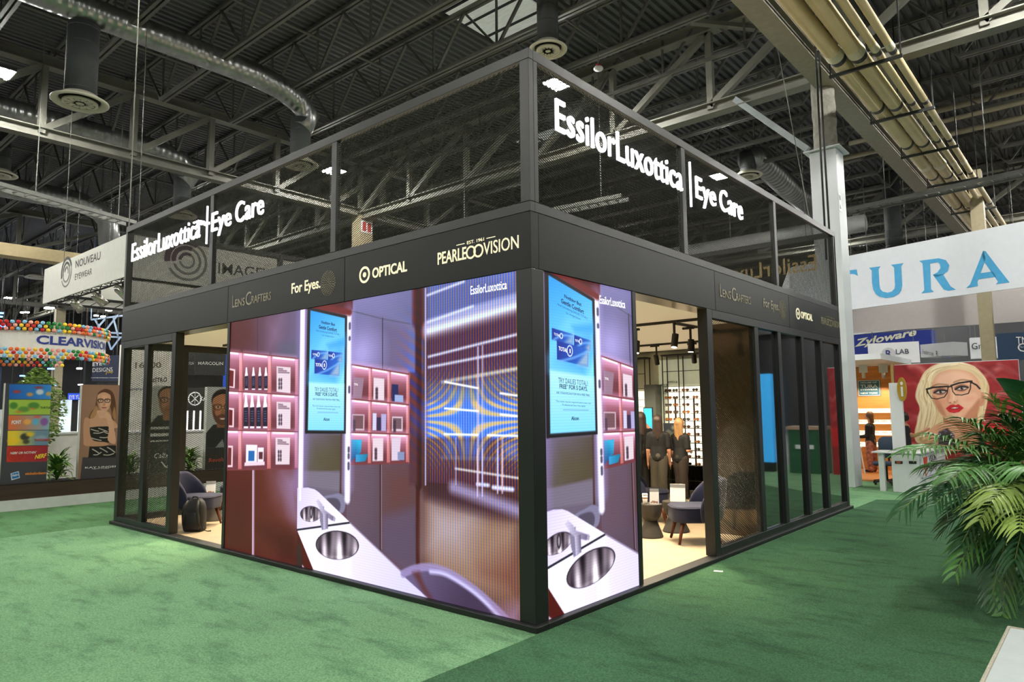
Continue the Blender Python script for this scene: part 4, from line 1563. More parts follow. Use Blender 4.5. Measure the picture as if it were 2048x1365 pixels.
# front armchair
K.poly(QC((1120, 775), (1180, 745), (1260, 730), (1340, 738), (1440, 778), (1600, 890), (1720, 1000), (1800, 1090), (1400, 1100), (1330, 965)), ramp((106, 92, 126), (74, 58, 84), qc(1200, 780), qc(1500, 1020)), .012)
K.line(QC((1130, 772), (1190, 745), (1262, 731), (1340, 740), (1440, 780), (1590, 884), (1720, 1004), (1800, 1090)), .07, (150, 136, 182), .02, .9, smooth=True)
K.line(QC((1300, 760), (1400, 780), (1560, 880), (1690, 1000), (1760, 1080)), .035, (206, 202, 246), .03, .85, smooth=True)
K.poly(QC((1190, 765), (1230, 760), (1260, 840), (1330, 960), (1260, 890)), (96, 46, 44), .06, .8)
K.poly(QC((1700, 1000), (1860, 960), (1860, 1120), (1790, 1100)), (160, 128, 160), .15, .7)
# diode rows
K.C = 128 + (K.C - 128) * 1.17
K.C *= (1 - .035 * (np.sin(2 * np.pi * K.ys / .024)[:, None, None] > 0))

LEDM = attr_mat('led_screen_image', emit=1.18, rough=0.5, spec=0.25)
TXD = mat('led_dark_text', (12, 34, 70), 0.6, emit=0.5, ecol=(16, 44, 92), var=0.01)
TXW = mat('led_white_text', (255, 255, 255), 0.5, emit=1.0, var=0.01)
CAB = mat('led_cabinet', (16, 16, 17), 0.6)

lw = thing('led_wall', 'wide LED video wall on the left booth front showing a shelf room with basin and screen', 'video screen', ((LX0 + LX1) / 2, 0, .05))
MB().box(LX0, LX1, .013, .12, LZ0, LZ1).build('screen_cabinet', CAB, lw)
pic = K.build('screen_picture', (0, .0115, 0), X3, Z3, LEDM, lw)
rw = thing('led_wall', 'narrow LED video wall right of the corner post showing the basin and blue screen', 'video screen', (0, .85, .05))
SH = 3.35
MB().box(-.12, -.013, .162, 1.531, LZ0, LZ1).build('screen_cabinet', CAB, rw)
K.build('screen_picture', (-.0115, 0, 0), Y3, Z3, LEDM, rw, clip=(.163 - SH, 1.530 - SH), shift=SH)


def led_text(s, a, b, h, bold=0.0, m=0, which=(0, 1)):
    """text whose ink runs from crop pixel a to b along its foot, h crop pixels high"""
    p, q = np.array(qa(*a)), np.array(qa(*b))
    d = q - p
    w = float(np.linalg.norm(d))
    d /= w
    hh = qa(a[0], a[1] - h)[1] - p[1]
    for side in which:
        if side == 0:
            o = vec((p[0], .0100, p[1]))
            R = vec((d[0], 0, d[1]))
        else:
            o = vec((-.0100, p[0] + SH, p[1]))
            R = vec((0, d[0], d[1]))
        letter(TX[side][m], s, o, R, Z3, w, hh, 0, bold, res=2)


TX = [[MB(), MB()], [MB(), MB()]]
led_text('Nothing But', (686, 304), (779, 322), 26, .03)
led_text('Gentle Comfort', (668, 332), (792, 356), 26, .03)
led_text('Now introducing DAILIES TOTAL1', (650, 354), (812, 384), 16)
led_text('for Astigmatism', (692, 386), (772, 398), 14)
led_text('TRY DAILIES TOTAL1', (640, 762), (800, 768), 28)
led_text('FREE* FOR 5 DAYS.', (645, 792), (798, 798), 26, .02)
led_text('ASK YOUR EYE DOCTOR FOR A FREE TRIAL.', (628, 820), (812, 828), 12, .01)
led_text('*Eye exam may be required before lens trial.', (624, 866), (816, 876), 13)
led_text('Professional fees may apply.', (656, 886), (784, 892), 13)
led_text('Alcon', (700, 963), (742, 964), 22, .03)
led_text('TOTAL', (647, 590), (692, 594), 22, .005, 1)
led_text('1', (704, 594), (709, 594), 22, .0, 1)
led_text('TOTAL', (627, 514), (656, 517), 13, 0, 1)
led_text('TOTAL', (736, 524), (762, 526), 13, 0, 1)
led_text('TOTAL', (910, 720), (936, 722), 14, 0, 1)
for side, w_ in ((0, lw), (1, rw)):
    o, R = ((vec((0, .0100, 0)), vec(X3)), (vec((-.0100, SH, 0)), vec(Y3)))[side]
    if side == 0:
        p, q = qb(885, 108), qb(1133, 70)
        x0, x1, zt = p[0], q[0], 2.668
    else:
        x0, x1, zt = onx(1201, 606)[1] - SH, onx(1252, 610)[1] - SH, 2.625
    letter(TX[side][1], 'EssilorLuxottica', o + R * x0 + vec((0, 0, zt)), R, Z3, x1 - x0, .075, 0, .008, space=1.04)
    TX[side][0].build('screen_text', TXD, w_)
    TX[side][1].build('screen_title', TXW, w_)
# ================================================================== INSIDE THE BOOTH
VEL = mat('navy_velvet', (15, 22, 56), 0.75, var=0.18, scale=5, bump=0.08, bscale=200, sheen=0.12)
WOODL = mat('walnut_leg', (104, 52, 30), 0.4, var=0.2, scale=12, stretch=(6, 6, 1))
STONE = mat('dark_grey_table', (66, 62, 56), 0.6, var=0.06)


def rounded_rect(w, d, r, n=6):
    out = []
    for cx, cy, a0 in ((w / 2 - r, d / 2 - r, 0), (-w / 2 + r, d / 2 - r, 90), (-w / 2 + r, -d / 2 + r, 180), (w / 2 - r, -d / 2 + r, 270)):
        for i in range(n + 1):
            t = math.radians(a0 + 90 * i / n)
            out.append((cx + r * math.cos(t), cy + r * math.sin(t)))
    return out


def loft(mb, rings, cap=True):
    n = len(rings[0])
    vs = [p for r in rings for p in r]
    fs = [(i * n + j, i * n + (j + 1) % n, (i + 1) * n + (j + 1) % n, (i + 1) * n + j) for i in range(len(rings) - 1) for j in range(n)]
    if cap:
        fs += [tuple(reversed(range(n))), tuple((len(rings) - 1) * n + j for j in range(n))]
    mb.add(vs, fs)


def slipper_chair(label, group='navy armchairs of the booth'):
    """armless chair with a curved back; faces -y, origin on the floor"""
    t = thing('slipper_chair', label, 'armchair', (0, 0, 0), group)
    sm = MB()
    rings = []
    for z, k in ((.255, .95), (.262, .985), (.30, 1.0), (.40, 1.0), (.432, .985), (.446, .94), (.452, .82), (.458, .45)):
        rings.append([(x * k, (y - .0) * k - .03, z) for x, y in rounded_rect(.54, .58, .17)])
    loft(sm, rings)
    sm.build('seat', VEL, t, smooth=True)
    pp = MB()
    pp.tube([(x * 1.0, y - .03, .425) for x, y in rounded_rect(.545, .585, .172)] + [(rounded_rect(.545, .585, .172)[0][0], rounded_rect(.545, .585, .172)[0][1] - .03, .425)], .006, 6, caps=False)
    pp.build('seat_piping', VEL, t, smooth=True)
    bk = MB()
    n = 22
    rings = []
    for i in range(n + 1):
        a = math.radians(-8 + 196 * i / n)
        f = math.sin(math.pi * i / n)
        top = .455 + .325 * min(1, f * 1.35) ** .75
        cx, cy = .285 * math.cos(a), .02 + .285 * math.sin(a)
        nx, ny = math.cos(a), math.sin(a)
        th = .042 * (.45 + .55 * min(1, f * 2.4))
        prof = []
        for u, z in ((-1, .25), (-1, top - .05), (-.8, top - .018), (-.3, top), (.3, top), (.8, top - .018), (1, top - .05), (1, .25)):
            lean = .07 * max(0, z - .3) * max(0, ny)
            prof.append((cx + nx * u * th, cy + ny * u * th + lean * 1.6, z))
        rings.append(prof)
    loft(bk, rings)
    bk.build('backrest', VEL, t, smooth=True, subsurf=1)
    for sx in (-1, 1):
        for sy in (-1, 1):
            lg = MB()
            lg.tube([(sx * .19, sy * .19 - .02, .26), (sx * .245, sy * .25 - .02, 0.0)], [.027, .015], 12)
            lg.build('leg', WOODL, t, smooth=True)
    return t


def place(t, x, y, rz, z=.0362):
    t.location = (x, y, z)
    t.rotation_euler = (0, 0, rz)
    return t


ch = slipper_chair('navy velvet armchair seen side-on in the right doorway beside the mesh bay')
tree = [(c, []) for c in kids(ch)]
place(ch, -0.61, 3.93, math.radians(-50))
dup(ch, (-1.92, 5.0, .0362), math.radians(118), 'navy velvet armchair half hidden by the screen edge, behind the paper cup', 'navy armchairs of the booth', tree)
dup(ch, (-6.90, .60, .0362), math.radians(128), 'navy armchair behind the left mesh bay and the black backpack', 'navy armchairs of the booth', tree)
dup(ch, (-7.72, 1.75, .0362), math.radians(28), 'navy armchair at the rear of the left doorway, behind the little table', 'navy armchairs of the booth', tree)


def drum_table(label, x, y, h=.42, k=1.0):
    t = thing('side_table', label, 'side table', (x, y, .031), 'dark waisted side tables')
    b = MB()
    b.lathe((x, y, .031), [(.152 * k, 0), (.155 * k, .012), (.085 * k, h * .47), (.078 * k, h * .49)], 32)
    b.build('table_base', STONE, t, smooth=False)
    u = MB()
    u.lathe((x, y, .031), [(.076 * k, h * .485), (.09 * k, h * .51), (.125 * k, h * .62), (.145 * k, h * .78), (.15 * k, h - .012), (.148 * k, h), (.14 * k, h)], 32)
    u.build('table_bowl', STONE, t, smooth=False)
    return t


drum_table('dark waisted side table holding a paper cup, in the right doorway', -1.215, 3.87)
drum_table('dark side table behind the navy chair, holding a blank white card stand', -1.15, 4.42 + .0, .40, 1.15)
drum_table('dark waisted side table beside the backpack in the left doorway', -7.25, 1.02, .40, 1.02)
# paper cup with sleeve and lid
cup = thing('paper_cup', 'white paper coffee cup with brown sleeve on the side table', 'cup', (-1.25, 3.80, .4515))
MB().lathe((-1.25, 3.80, .4515), [(.026, 0), (.028, .004), (.036, .115)], 20).build('cup_body', mat('cup_paper', (232, 226, 214), 0.6), cup, smooth=True)
MB().lathe((-1.25, 3.80, .4515), [(.0295, .03), (.034, .085)], 20, caps=False).build('cup_sleeve', mat('kraft_sleeve', (170, 118, 66), 0.8), cup, smooth=True)
MB().lathe((-1.25, 3.80, .4515), [(.038, .114), (.039, .12), (.036, .127), (.033, .134), (.03, .134)], 20).build('cup_lid', WHITE, cup, smooth=True)


def tent_card(label, x, y, z, rz, w, h, body, dark):
    t = thing('tent_card', label, 'card stand', (x, y, z))
    c, s = math.cos(rz), math.sin(rz)
    R = vec((c, s, 0))
    N = vec((s, -c, 0))
    U = unit(vec((0, 0, 1)) - N * .22)
    o = vec((x, y, z)) - R * w / 2 + N * h * .11
    MB().obox(o, R * w, U * h, -N * .004).build('card_face', body, t)
    MB().obox(vec((x, y, z)) - R * w / 2 - N * h * .20, R * w, unit(vec((0, 0, 1)) + N * .18) * h * .98, -N * .004).build('card_back', body, t)
    if dark:
        a = MB()
        a.obox(o + U * h * .80 + N * .001, R * w, U * h * .2, N * .0006)
        a.build('card_header', BLACKD, t)
        a = MB()
        for k in range(5):
            cc = o + R * w * (.12 + .16 * k) + U * h * (.06 + .03 * (k % 2)) + N * .001
            a.obox(cc, R * w * .13, U * h * (.1 + .03 * (k % 3)), N * .0006)
        a.build('card_photo', mat('card_photo_brown', (140, 92, 60), .5, var=.6, scale=60), t)
        a = MB()
        letter(a, 'EssilorLuxottica', o + R * w * .12 + U * h * .88 + N * .0022, R, U, w * .76, h * .05)
        a.build('card_lettering', WHITE, t)
    return t


tent_card('small printed card stand with black header beside the paper cup', -1.15, 3.86, .452, math.radians(22), .115, .20, WHITE, True)
tent_card('blank white card stand behind the navy chair by the doorway', -1.10, 4.40, .432, math.radians(20), .20, .235, WHITE, False)
tent_card('narrow leaflet stand on the side table by the backpack', -7.28, 1.0, .432, math.radians(50), .14, .20, WHITE, True)

# backpack on the floor of the left doorway
bp = thing('backpack', 'black backpack standing on the floor of the left doorway', 'backpack', (-6.62, .36, .03))
BPM = mat('black_nylon', (22, 22, 24), 0.6, var=0.15, scale=10, bump=0.1, bscale=120)
bx, by = -6.49, .40
ang = math.radians(40)
def bl(u, v, z): return (bx + u * math.cos(ang) - v * math.sin(ang), by + u * math.sin(ang) + v * math.cos(ang), .032 + z)
b = MB()
rings = []
for z, kw, kd, dy in ((0, .88, .9, 0), (.02, 1, 1, 0), (.2, 1.02, 1.05, 0), (.33, .96, .9, .01), (.40, .82, .72, .015), (.44, .55, .5, .02), (.45, .3, .3, .02)):
    rings.append([bl(x * kw, y * kd + dy, z) for x, y in rounded_rect(.29, .17, .06)])
loft(b, rings)
b.build('pack_body', BPM, bp, smooth=True)
b = MB()
rings = []
for z, kw, kd in ((.03, .9, .5), (.05, 1, 1), (.2, 1, 1), (.25, .9, .6), (.265, .7, .2)):
    rings.append([bl(x * kw, y * kd - .10, z) for x, y in rounded_rect(.23, .07, .03)])
loft(b, rings)
b.build('front_pocket', BPM, bp, smooth=True)
for s in (-1, 1):
    b = MB()
    b.tube([bl(s * .07, -.06, .43), bl(s * .09, -.13, .36), bl(s * .10, -.145, .25), bl(s * .11, -.12, .12), bl(s * .12, -.08, .05)], [.014, .02, .02, .014, .008], 8)
    b.build('strap', BPM, bp, smooth=True)
b = MB()
b.tube([bl(-.04, .0, .44), bl(-.03, -.01, .475), bl(.03, -.01, .475), bl(.04, 0, .44)], .009, 8)
b.build('carry_handle', BPM, bp, smooth=True)
b = MB()
b.tube([bl(.145, -.07, .08), bl(.17, -.10, .035), bl(.22, -.10, .012), bl(.27, -.08, .013)], [.006, .006, .006, .009], 6)
b.build('loose_strap', BPM, bp, smooth=True)

# ceiling tracks and spot heads
TRK = mat('black_track', (26, 25, 24), 0.5)
for x0, x1, y, lb in ((-4.6, -.4, 3.82, 'black ceiling track nearest the right doorway'), (-4.6, -.9, 6.55, 'black ceiling track before the frame racks')):
    MB().box(x0, x1, y - .018, y + .018, 2.765, 2.799)
    tag(MB().box(x0, x1, y - .018, y + .018, 2.765, 2.799).box(x0, x1, y + .12, y + .135, 2.78, 2.799).build('lamp_track', TRK), lb, 'lamp track')
tag(MB().box(-.86, -.82, 3.98, 4.6, 2.765, 2.799).build('lamp_track', TRK), 'black ceiling track running along the partition', 'lamp track')
tag(MB().box(-7.6, -5.1, 1.28, 1.32, 2.765, 2.799).build('lamp_track', TRK), 'black ceiling track in the left doorway', 'lamp track')
HEADL = ['black spot head just beside the screen edge, first in the right doorway', 'black spot head at the top middle of the right doorway', 'black spot head nearest the dark partition of the right doorway',
         'black spot head low in the doorway, left of the right frame rack', 'black spot head above the right frame rack']
SPL = mat('spot_lens', (255, 244, 220), 0.4, emit=25, ecol=(255, 236, 200), var=0.01)
for i, (x, y, z, ax, ay, pw) in enumerate(BOOTH_SPOTS):
    t = thing('spot_head', HEADL[i] if i < 5 else 'black spot head under the booth ceiling', 'spot lamp', (x, y, z), 'spot heads of the booth')
    d = unit(vec((ax, ay, 0)) - vec((x, y, z)))
    c = vec((x, y, z))
    h = MB()
    h.tube([c - d * .10, c + d * .07], .042, 18)
    h.build('lamp_can', TRK, t, smooth=False)
    h = MB()
    h.tube([c + d * .0705, c + d * .0715], .034, 18)
    h.build('lamp_lens', SPL, t)
    h = MB()
    h.box(x - .012, x + .012, y - .012, y + .012, z + .05, 2.77)
    h.box(x - .11, x + .05, y - .02, y + .02, 2.74, 2.77)
    h.build('lamp_stem', TRK, t)

# back wall: frame racks with lit white backs, mirror, texts
RACK = mat('rack_black_steel', (30, 28, 26), 0.45, 0.3)
LITB = mat('lit_shelf_back', (255, 250, 240), 0.5, emit=1.6, ecol=(255, 238, 208), var=0.03, scale=2)
MIRR = mat('mirror', (200, 205, 198), 0.03, 1.0, var=0.0)
MB0 = MB().box(-4.7, -.81, 8.085, 8.098, .04, .60)
tag(MB0.build('wall_mirror', MIRR), 'low mirror strip under the lit frame racks reflecting shoes', 'mirror')
def bw(px, py): 
    p = ony(px, py, 8.0)
    return p[0], p[2]


def frame_rack(label, x0, x1, ztop, zb, cols, lit_top):
    t = thing('frame_rack', label, 'display rack', ((x0 + x1) / 2, 8.0, .03))
    g = MB()
    for u in cols:
        g.bar((u, 7.86, .031), (u, 7.86, ztop), .016, .016)
        g.bar((u, 8.05, .031), (u, 8.05, ztop), .016, .016)
    g.box(x0 - .02, x1 + .02, 7.84, 8.07, ztop - .03, ztop)
    for z in (zb - .28, ztop - .33, ztop - .62):
        g.bar((x0, 7.86, z), (x1, 7.86, z), .012)
    g.build('rack_frame', RACK, t)
    l = MB().box(x0, x1, 8.068, 8.078, zb, lit_top)
    l.build('lit_back', LITB, t)
    zs = []
    z = zb
    n = 0
    while z < lit_top - .05:
        s = MB().box(x0, x1, 7.86, 8.06, z - .008, z)
        s.build('rack_shelf', RACK, t)
        zs.append(z)
        z += .138
        n += 1
    p = MB()
    for u in [(cols[i] * .55 + cols[i + 1] * .45) for i in range(len(cols) - 1)]:
        p.bar((u, 8.045, zb), (u, 8.045, lit_top - .2), .03, .012, (0, 1, 0))
    p.build('lock_bar', mat('brown_lock_bar', (84, 56, 36), .5), t)
    return zs


xa, zt = bw(1331, 711)
xb, _ = bw(1406, 706)
zb = bw(1373, 930)[1]
xm = bw(1366, 800)[0]
zs1 = frame_rack('tall lit frame rack at the right of the doorway view, full of glasses', xa, xb + .45, zt, zb, (xa, xm, xb, xb + .45), 2.10)
xc = bw(1252, 720)[0]
xd = bw(1296, 716)[0]
zs2 = frame_rack('lit frame rack at the left of the doorway view, cut by the screen edge', xc - .6, xd, zt - .02, zb, (xc - .6, xc - .05, xd), 2.02)
lr = thing('frame_rack', 'long unseen lit rack wall added to brighten the booth, mirrored in the dark partition', 'display rack', (-4.75, 5.2, .031))  # added rack, out of direct view; its lit back brightens the interior
MB().box(-4.79, -4.775, 2.4, 7.5, .5, 2.1).build('lit_back', LITB, lr)
for z in [.5 + .16 * i for i in range(11)]:
    MB().box(-4.774, -4.62, 2.4, 7.5, z - .008, z).build('rack_shelf', RACK, lr)
g = MB()
for yy in (2.4, 3.5, 4.6, 5.7, 6.6, 7.5):
    g.bar((-4.6, yy, .031), (-4.6, yy, 2.6), .016)
g.build('rack_frame', RACK, lr)
LENS = [mat('amber_lens', (150, 84, 34), 0.2, var=.1), mat('brown_lens', (70, 46, 34), 0.2, var=.1), mat('grey_lens', (60, 62, 66), 0.2, var=.1)]
FRM = [mat('tortoise_frame', (80, 50, 28), 0.35), mat('black_frame', (24, 22, 22), 0.35)]


def glasses(label, group, lens, frame):
    t = thing('eyeglasses', label, 'glasses', (0, 0, 0), group)
    g = MB()
    for s in (-1, 1):
        pts = [(s * .036 + .030 * math.cos(a), 0, .028 + .023 * math.sin(a)) for a in [2 * math.pi * i / 14 for i in range(15)]]
        g.tube(pts, .0042, 6, caps=False)
        g.tube([(s * .066, 0, .036), (s * .068, .03, .034), (s * .066, .13, .022)], .0035, 5)
    g.tube([(-.008, 0, .036), (.008, 0, .036)], .004, 6)
    g.build('spectacle_frame', frame, t, smooth=True)
    l = MB()
    for s in (-1, 1):
        l.slab([(s * .036 + .028 * math.cos(a), .028 + .021 * math.sin(a)) for a in [2 * math.pi * i / 14 for i in range(14)]], (0, 0.002, 0), X3, Z3, 0, .002)
    l.build('lens_pair', lens, t)
    return t


protos = {}
k = 0
for rk, zs, cols, lb in ((0, zs1, (xa, xm, xb), 'right'), (1, zs2, (xc - .05, xd), 'left')):
    for zi, z in enumerate(zs):
        for ci in range(len(cols) - 1):
            for fr in ((.24, .69) if len(cols) > 2 else (.55,)):
                li = k % 3
                fi = (k // 2) % 2
                lbl = '%s glasses on a lit shelf of the %s frame rack' % (('amber-lensed', 'brown-lensed', 'grey-lensed')[li] + (' tortoise' if fi == 0 else ' black'), lb)
                grp = 'glasses on the %s frame rack' % lb
                loc = (cols[ci] + (cols[ci + 1] - cols[ci]) * fr, 7.90, z)
                rz = (-.28 if fr > .5 else .3)
                if (li, fi) not in protos:
                    t = glasses(lbl, grp, LENS[li], FRM[fi])
                    t.location = loc
                    t.rotation_euler = (0, 0, rz)
                    protos[(li, fi)] = (t, [(c, []) for c in kids(t)])
                else:
                    t, tr = protos[(li, fi)]
                    dup(t, loc, rz, lbl, grp, tr)
                k += 1
# pale board with words between and above the racks
tb = thing('wall_board', 'pale board with black words between the two frame racks', 'board', (-3.4, 8.08, 1.2))
x0, z0 = bw(1316, 940)
x1, z1 = bw(1408, 762)
x2, z2 = bw(1322, 735)
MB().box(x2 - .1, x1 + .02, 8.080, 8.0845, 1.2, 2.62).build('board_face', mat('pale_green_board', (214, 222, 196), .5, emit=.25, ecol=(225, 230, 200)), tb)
g = MB()
for s, px, py, w in (('ottica', 1332, 767, 15), ('tica', 1318, 773, 11), ('OP', 1323, 789, 7)):
    p = bw(px, py)
    letter(g, s, (p[0], 8.0795, p[1]), X3, Z3, w * .0135, .055, 0, .01)
g.build('board_lettering', BLACKD, tb)
# tall dark pillar with a blue touch screen
p0, p1 = bw(1298, 760)[0], bw(1320, 760)[0]
kk = thing('screen_pillar', 'dark grey pillar with a tall blue screen between the racks', 'kiosk', ((p0 + p1) / 2, 7.9, .03))
MB().box(p0, p1, 7.80, 8.05, .031, 2.14).build('pillar_body', mat('grey_green_pillar', (70, 76, 70), .3), kk)
s0, sz0 = bw(1299, 858)
s1, sz1 = bw(1314, 815)
MB().box(s0, s1 + .02, 7.785, 7.80, sz0 - .3, sz1).build('screen_frame', BLACKD, kk)
MB().box(s0 + .015, s1 + .005, 7.78, 7.786, sz0 - .28, sz1 - .02).build('blue_screen', mat('blue_screen_light', (40, 160, 215), .4, emit=.9, ecol=(36, 160, 215), var=.05), kk)
po = thing('poster', 'dark landscape poster fixed before the lit rack near the blonde woman', 'poster', (-3.0, 7.83, 1.3))
q0, r0 = bw(1336, 876)
q1, r1 = bw(1366, 847)
pc = Canvas(q1 - q0, r1 - r0, .004, (28, 34, 44), 0, 0)
pc.poly([(0, 0), (.4, 0), (.4, .1), (.3, .16), (.18, .12), (.1, .17), (0, .1)], (70, 76, 70), .02)
pc.oval(.22, .2, .05, .04, (120, 116, 90), .05, .8)
pc.rect(0.05, .02, .2, .035, (150, 146, 130))
pc.build('poster_print', (q0, 7.835, r0), X3, Z3, attr_mat('print', 0), po)
MB().box(q0 - .005, q1 + .005, 7.838, 7.85, r0 - .005, r1 + .005).build('poster_board', BLACKD, po)
# ================================================================== PEOPLE
SKIN = mat('skin', (206, 150, 118), 0.55, var=0.06, scale=9)
SKIND = mat('skin_tan', (170, 112, 82), 0.55, var=0.06, scale=9)
HAIRD = mat('dark_brown_hair', (44, 30, 24), 0.5, var=0.35, scale=26, stretch=(1, 1, .15))
HAIRB = mat('blonde_hair', (148, 112, 70), 0.5, var=0.3, scale=26, stretch=(1, 1, .15))
HAIRK = mat('black_hair', (22, 18, 18), 0.55, var=0.3, scale=26)
CLOTHK = mat('black_cloth', (14, 14, 15), 0.85, var=0.2, scale=8, bump=.2, bscale=18)
CLOTHG = mat('grey_trouser_cloth', (72, 68, 58), 0.85, var=0.14, scale=8, bump=.25, bscale=16)
EYEW = mat('eye_white', (230, 228, 222), 0.3, var=0)
EYEK = mat('eye_dark', (30, 22, 18), 0.3, var=0)
LIP = mat('lips', (170, 84, 78), 0.5)


def cap(mb, p, q, r0, r1, n=14):
    """tapered rounded limb"""
    p, q = vec(p), vec(q)
    d = unit(q - p)
    pts, rs = [], []
    for a in (-90, -60, -30, 0):
        pts.append(p + d * r0 * math.sin(math.radians(a)))
        rs.append(max(.002, r0 * math.cos(math.radians(a))))
    for a in (0, 30, 60, 90):
        pts.append(q + d * r1 * math.sin(math.radians(a)))
        rs.append(max(.002, r1 * math.cos(math.radians(a))))
    mb.tube(pts, rs, n)


def fuse(mb, name, material, parent, voxel=.012, smooth=6):
    """one continuous surface from overlapping rounded volumes"""
    off = OFF[parent.name]
    me = bpy.data.meshes.new(name)
    me.from_pydata([tuple(vec(v) - off) for v in mb.v], [], mb.f)
    o = bpy.data.objects.new(name, me)
    _TS.collection.objects.link(o)
    r = o.modifiers.new('r', 'REMESH')
    r.mode = 'VOXEL'
    r.voxel_size = voxel
    s = o.modifiers.new('s', 'SMOOTH')
    s.iterations = smooth
    s.factor = .5
    _TS.view_layers[0].update()
    m2 = bpy.data.meshes.new_from_object(o.evaluated_get(_TS.view_layers[0].depsgraph))
    bpy.data.objects.remove(o)
    m2.materials.clear()
    m2.materials.append(material)
    m2.polygons.foreach_set('use_smooth', [True] * len(m2.polygons))
    ob = bpy.data.objects.new(name, m2)
    COL.objects.link(ob)
    ob.parent = parent
    OFF[ob.name] = off
    return ob


def person(label, x, y, face, h=1.52, skin=SKIN, hair=HAIRD, top=CLOTHK, low=CLOTHG, armR=None, armL=None, hair_len=.30, z=.03, stride=0.06, wide=1.0, sleeve=.5, lowname='trousers', bun=False):
    z = z + .012
    """standing figure; face: direction angle it looks to. Arms: (elbow, hand) offsets (side, forward, up) in head-heights from the shoulder"""
    t = thing('person', label, 'person', (x, y, z))
    H = h / 7.5
    f = vec((math.cos(face), math.sin(face), 0))
    s = vec((math.sin(face), -math.cos(face), 0))
    o = vec((x, y, z))
    def P(a, b, c): return o + s * a * H + f * b * H + vec((0, 0, c * H))
    b = MB()
    # head, neck
    hd = P(0, .06, 6.98)
    b.ball(hd, H * .5, 18, 14, (.76, .76, 1.0))
    b.ball(P(0, .16, 6.78), H * .34, 14, 10, (.8, .9, .95))
    cap(b, P(0, -.04, 6.1), P(0, .0, 6.7), H * .24, H * .22)
    b.ball(P(0, .50, 6.90), H * .075, 8, 6, (1, 1, 1.5))
    for sg in (-1, 1):
        b.ball(P(sg * .40, .02, 6.93), H * .09, 8, 6, (.6, .9, 1.5))
    # torso
    for za, zb, ra, rb in ((5.55, 4.6, .62, .50), (4.6, 4.0, .50, .60), (5.75, 5.3, .5, .6)):
        for sg in (-1, 1):
            cap(b, P(sg * .27 * wide, 0, za), P(sg * .24 * wide, 0, zb), H * ra * .72, H * rb * .72)
    cap(b, P(-.62, 0, 5.78), P(.62, 0, 5.78), H * .27, H * .27)
    # legs
    for sg, st in ((-1, stride), (1, -stride)):
        cap(b, P(sg * .36, 0, 3.75), P(sg * .36, st * 2, 2.05), H * .46, H * .29)
        cap(b, P(sg * .36, st * 2, 2.05), P(sg * .37, st, .35), H * .28, H * .17)
        cap(b, P(sg * .37, st - .06, .17), P(sg * .42, st + .62, .14), H * .16, H * .13)
    # arms and hands with fingers
    arms = []
    for sg, arm in ((1, armR), (-1, armL)):
        sh = P(sg * .78, 0, 5.68)
        el, ha = arm or ((.16, -.05, -1.35), (.20, .22, -2.45))
        E = sh + s * sg * el[0] * H + f * el[1] * H + vec((0, 0, el[2] * H))
        Hn = sh + s * sg * ha[0] * H + f * ha[1] * H + vec((0, 0, ha[2] * H))
        cap(b, sh, E, H * .26, H * .20)
        cap(b, E, Hn, H * .19, H * .13)
        d = unit(Hn - E)
        sd = unit(np.cross(d, s) + s * .15)
        cap(b, Hn + d * H * .06, Hn + d * H * .34, H * .13, H * .12)
        for k in range(4):
            q = Hn + d * H * .36 + sd * H * (k - 1.5) * .075
            L = (.30, .36, .34, .26)[k]
            cap(b, q, q + d * H * L * .6 + f * H * .03, H * .045, H * .042, 8)
            cap(b, q + d * H * L * .6 + f * H * .03, q + d * H * L + f * H * .10, H * .042, H * .036, 8)
        q = Hn + d * H * .12 + sd * H * .13
        cap(b, q, q + d * H * .22 + sd * H * .14, H * .05, H * .042, 8)
        arms.append((sh, E, Hn))
    fuse(b, 'body', skin, t, .0085, 3)
    # face
    fc = MB()
    for sg in (-1, 1):
        fc.ball(P(sg * .16, .425, 6.97), H * .06, 10, 8, (1, 1, .7))
    fc.build('eyes', EYEW, t, smooth=True)
    fc = MB()
    for sg in (-1, 1):
        fc.ball(P(sg * .16, .465, 6.97), H * .034, 8, 6)
        fc.bar(P(sg * .06, .44, 7.08), P(sg * .27, .39, 7.08), H * .03)
    fc.build('pupils_and_brows', EYEK, t, smooth=True)
    fc = MB()
    fc.ball(P(0, .44, 6.66), H * .09, 10, 6, (1, 1, .45))
    fc.build('mouth', LIP, t, smooth=True)
    # hair
    hb = MB()
    hb.ball(P(0, -.07, 7.07), H * .575, 18, 14, (.82, .85, .93))
    hr = random.Random(int(x * 1000))
    for k in range(26):
        a = -1.35 + 2.7 * k / 25
        p = P(.36 * math.sin(a), -.10 - .26 * math.cos(a), 7.0)
        q = P(.42 * math.sin(a) * hr.uniform(.75, 1.1), -.14 - .30 * math.cos(a) * hr.uniform(.7, 1.15), 7.0 - hair_len * 4.8 * hr.uniform(.72, 1.0) * (.85 + .15 * math.cos(a)))
        cap(hb, p, q, H * .15, H * .055, 8)
    if bun:
        hb.ball(P(0, -.55, 7.35), H * .28)
    fuse(hb, 'hair', hair, t, .009, 1)
    # top with sleeves
    tp = MB()
    for za, zb, ra, rb in ((5.6, 4.7, .66, .56), (4.7, 3.68, .56, .75)):
        for sg in (-1, 1):
            cap(tp, P(sg * .27 * wide, 0, za), P(sg * .26 * wide, 0, zb), H * ra * .76, H * rb * .76)
    cap(tp, P(-.64, 0, 5.76), P(.64, 0, 5.76), H * .31, H * .31)
    for sh, E, Hn in arms:
        e2 = sh + (E - sh) * min(1, sleeve * 1.6)
        cap(tp, sh, e2, H * .31, H * .27)
        if sleeve > .7:
            cap(tp, E, E + (Hn - E) * .9, H * .25, H * .19)
    fuse(tp, 'top', top, t, .010, 3)
    # trousers
    tr = MB()
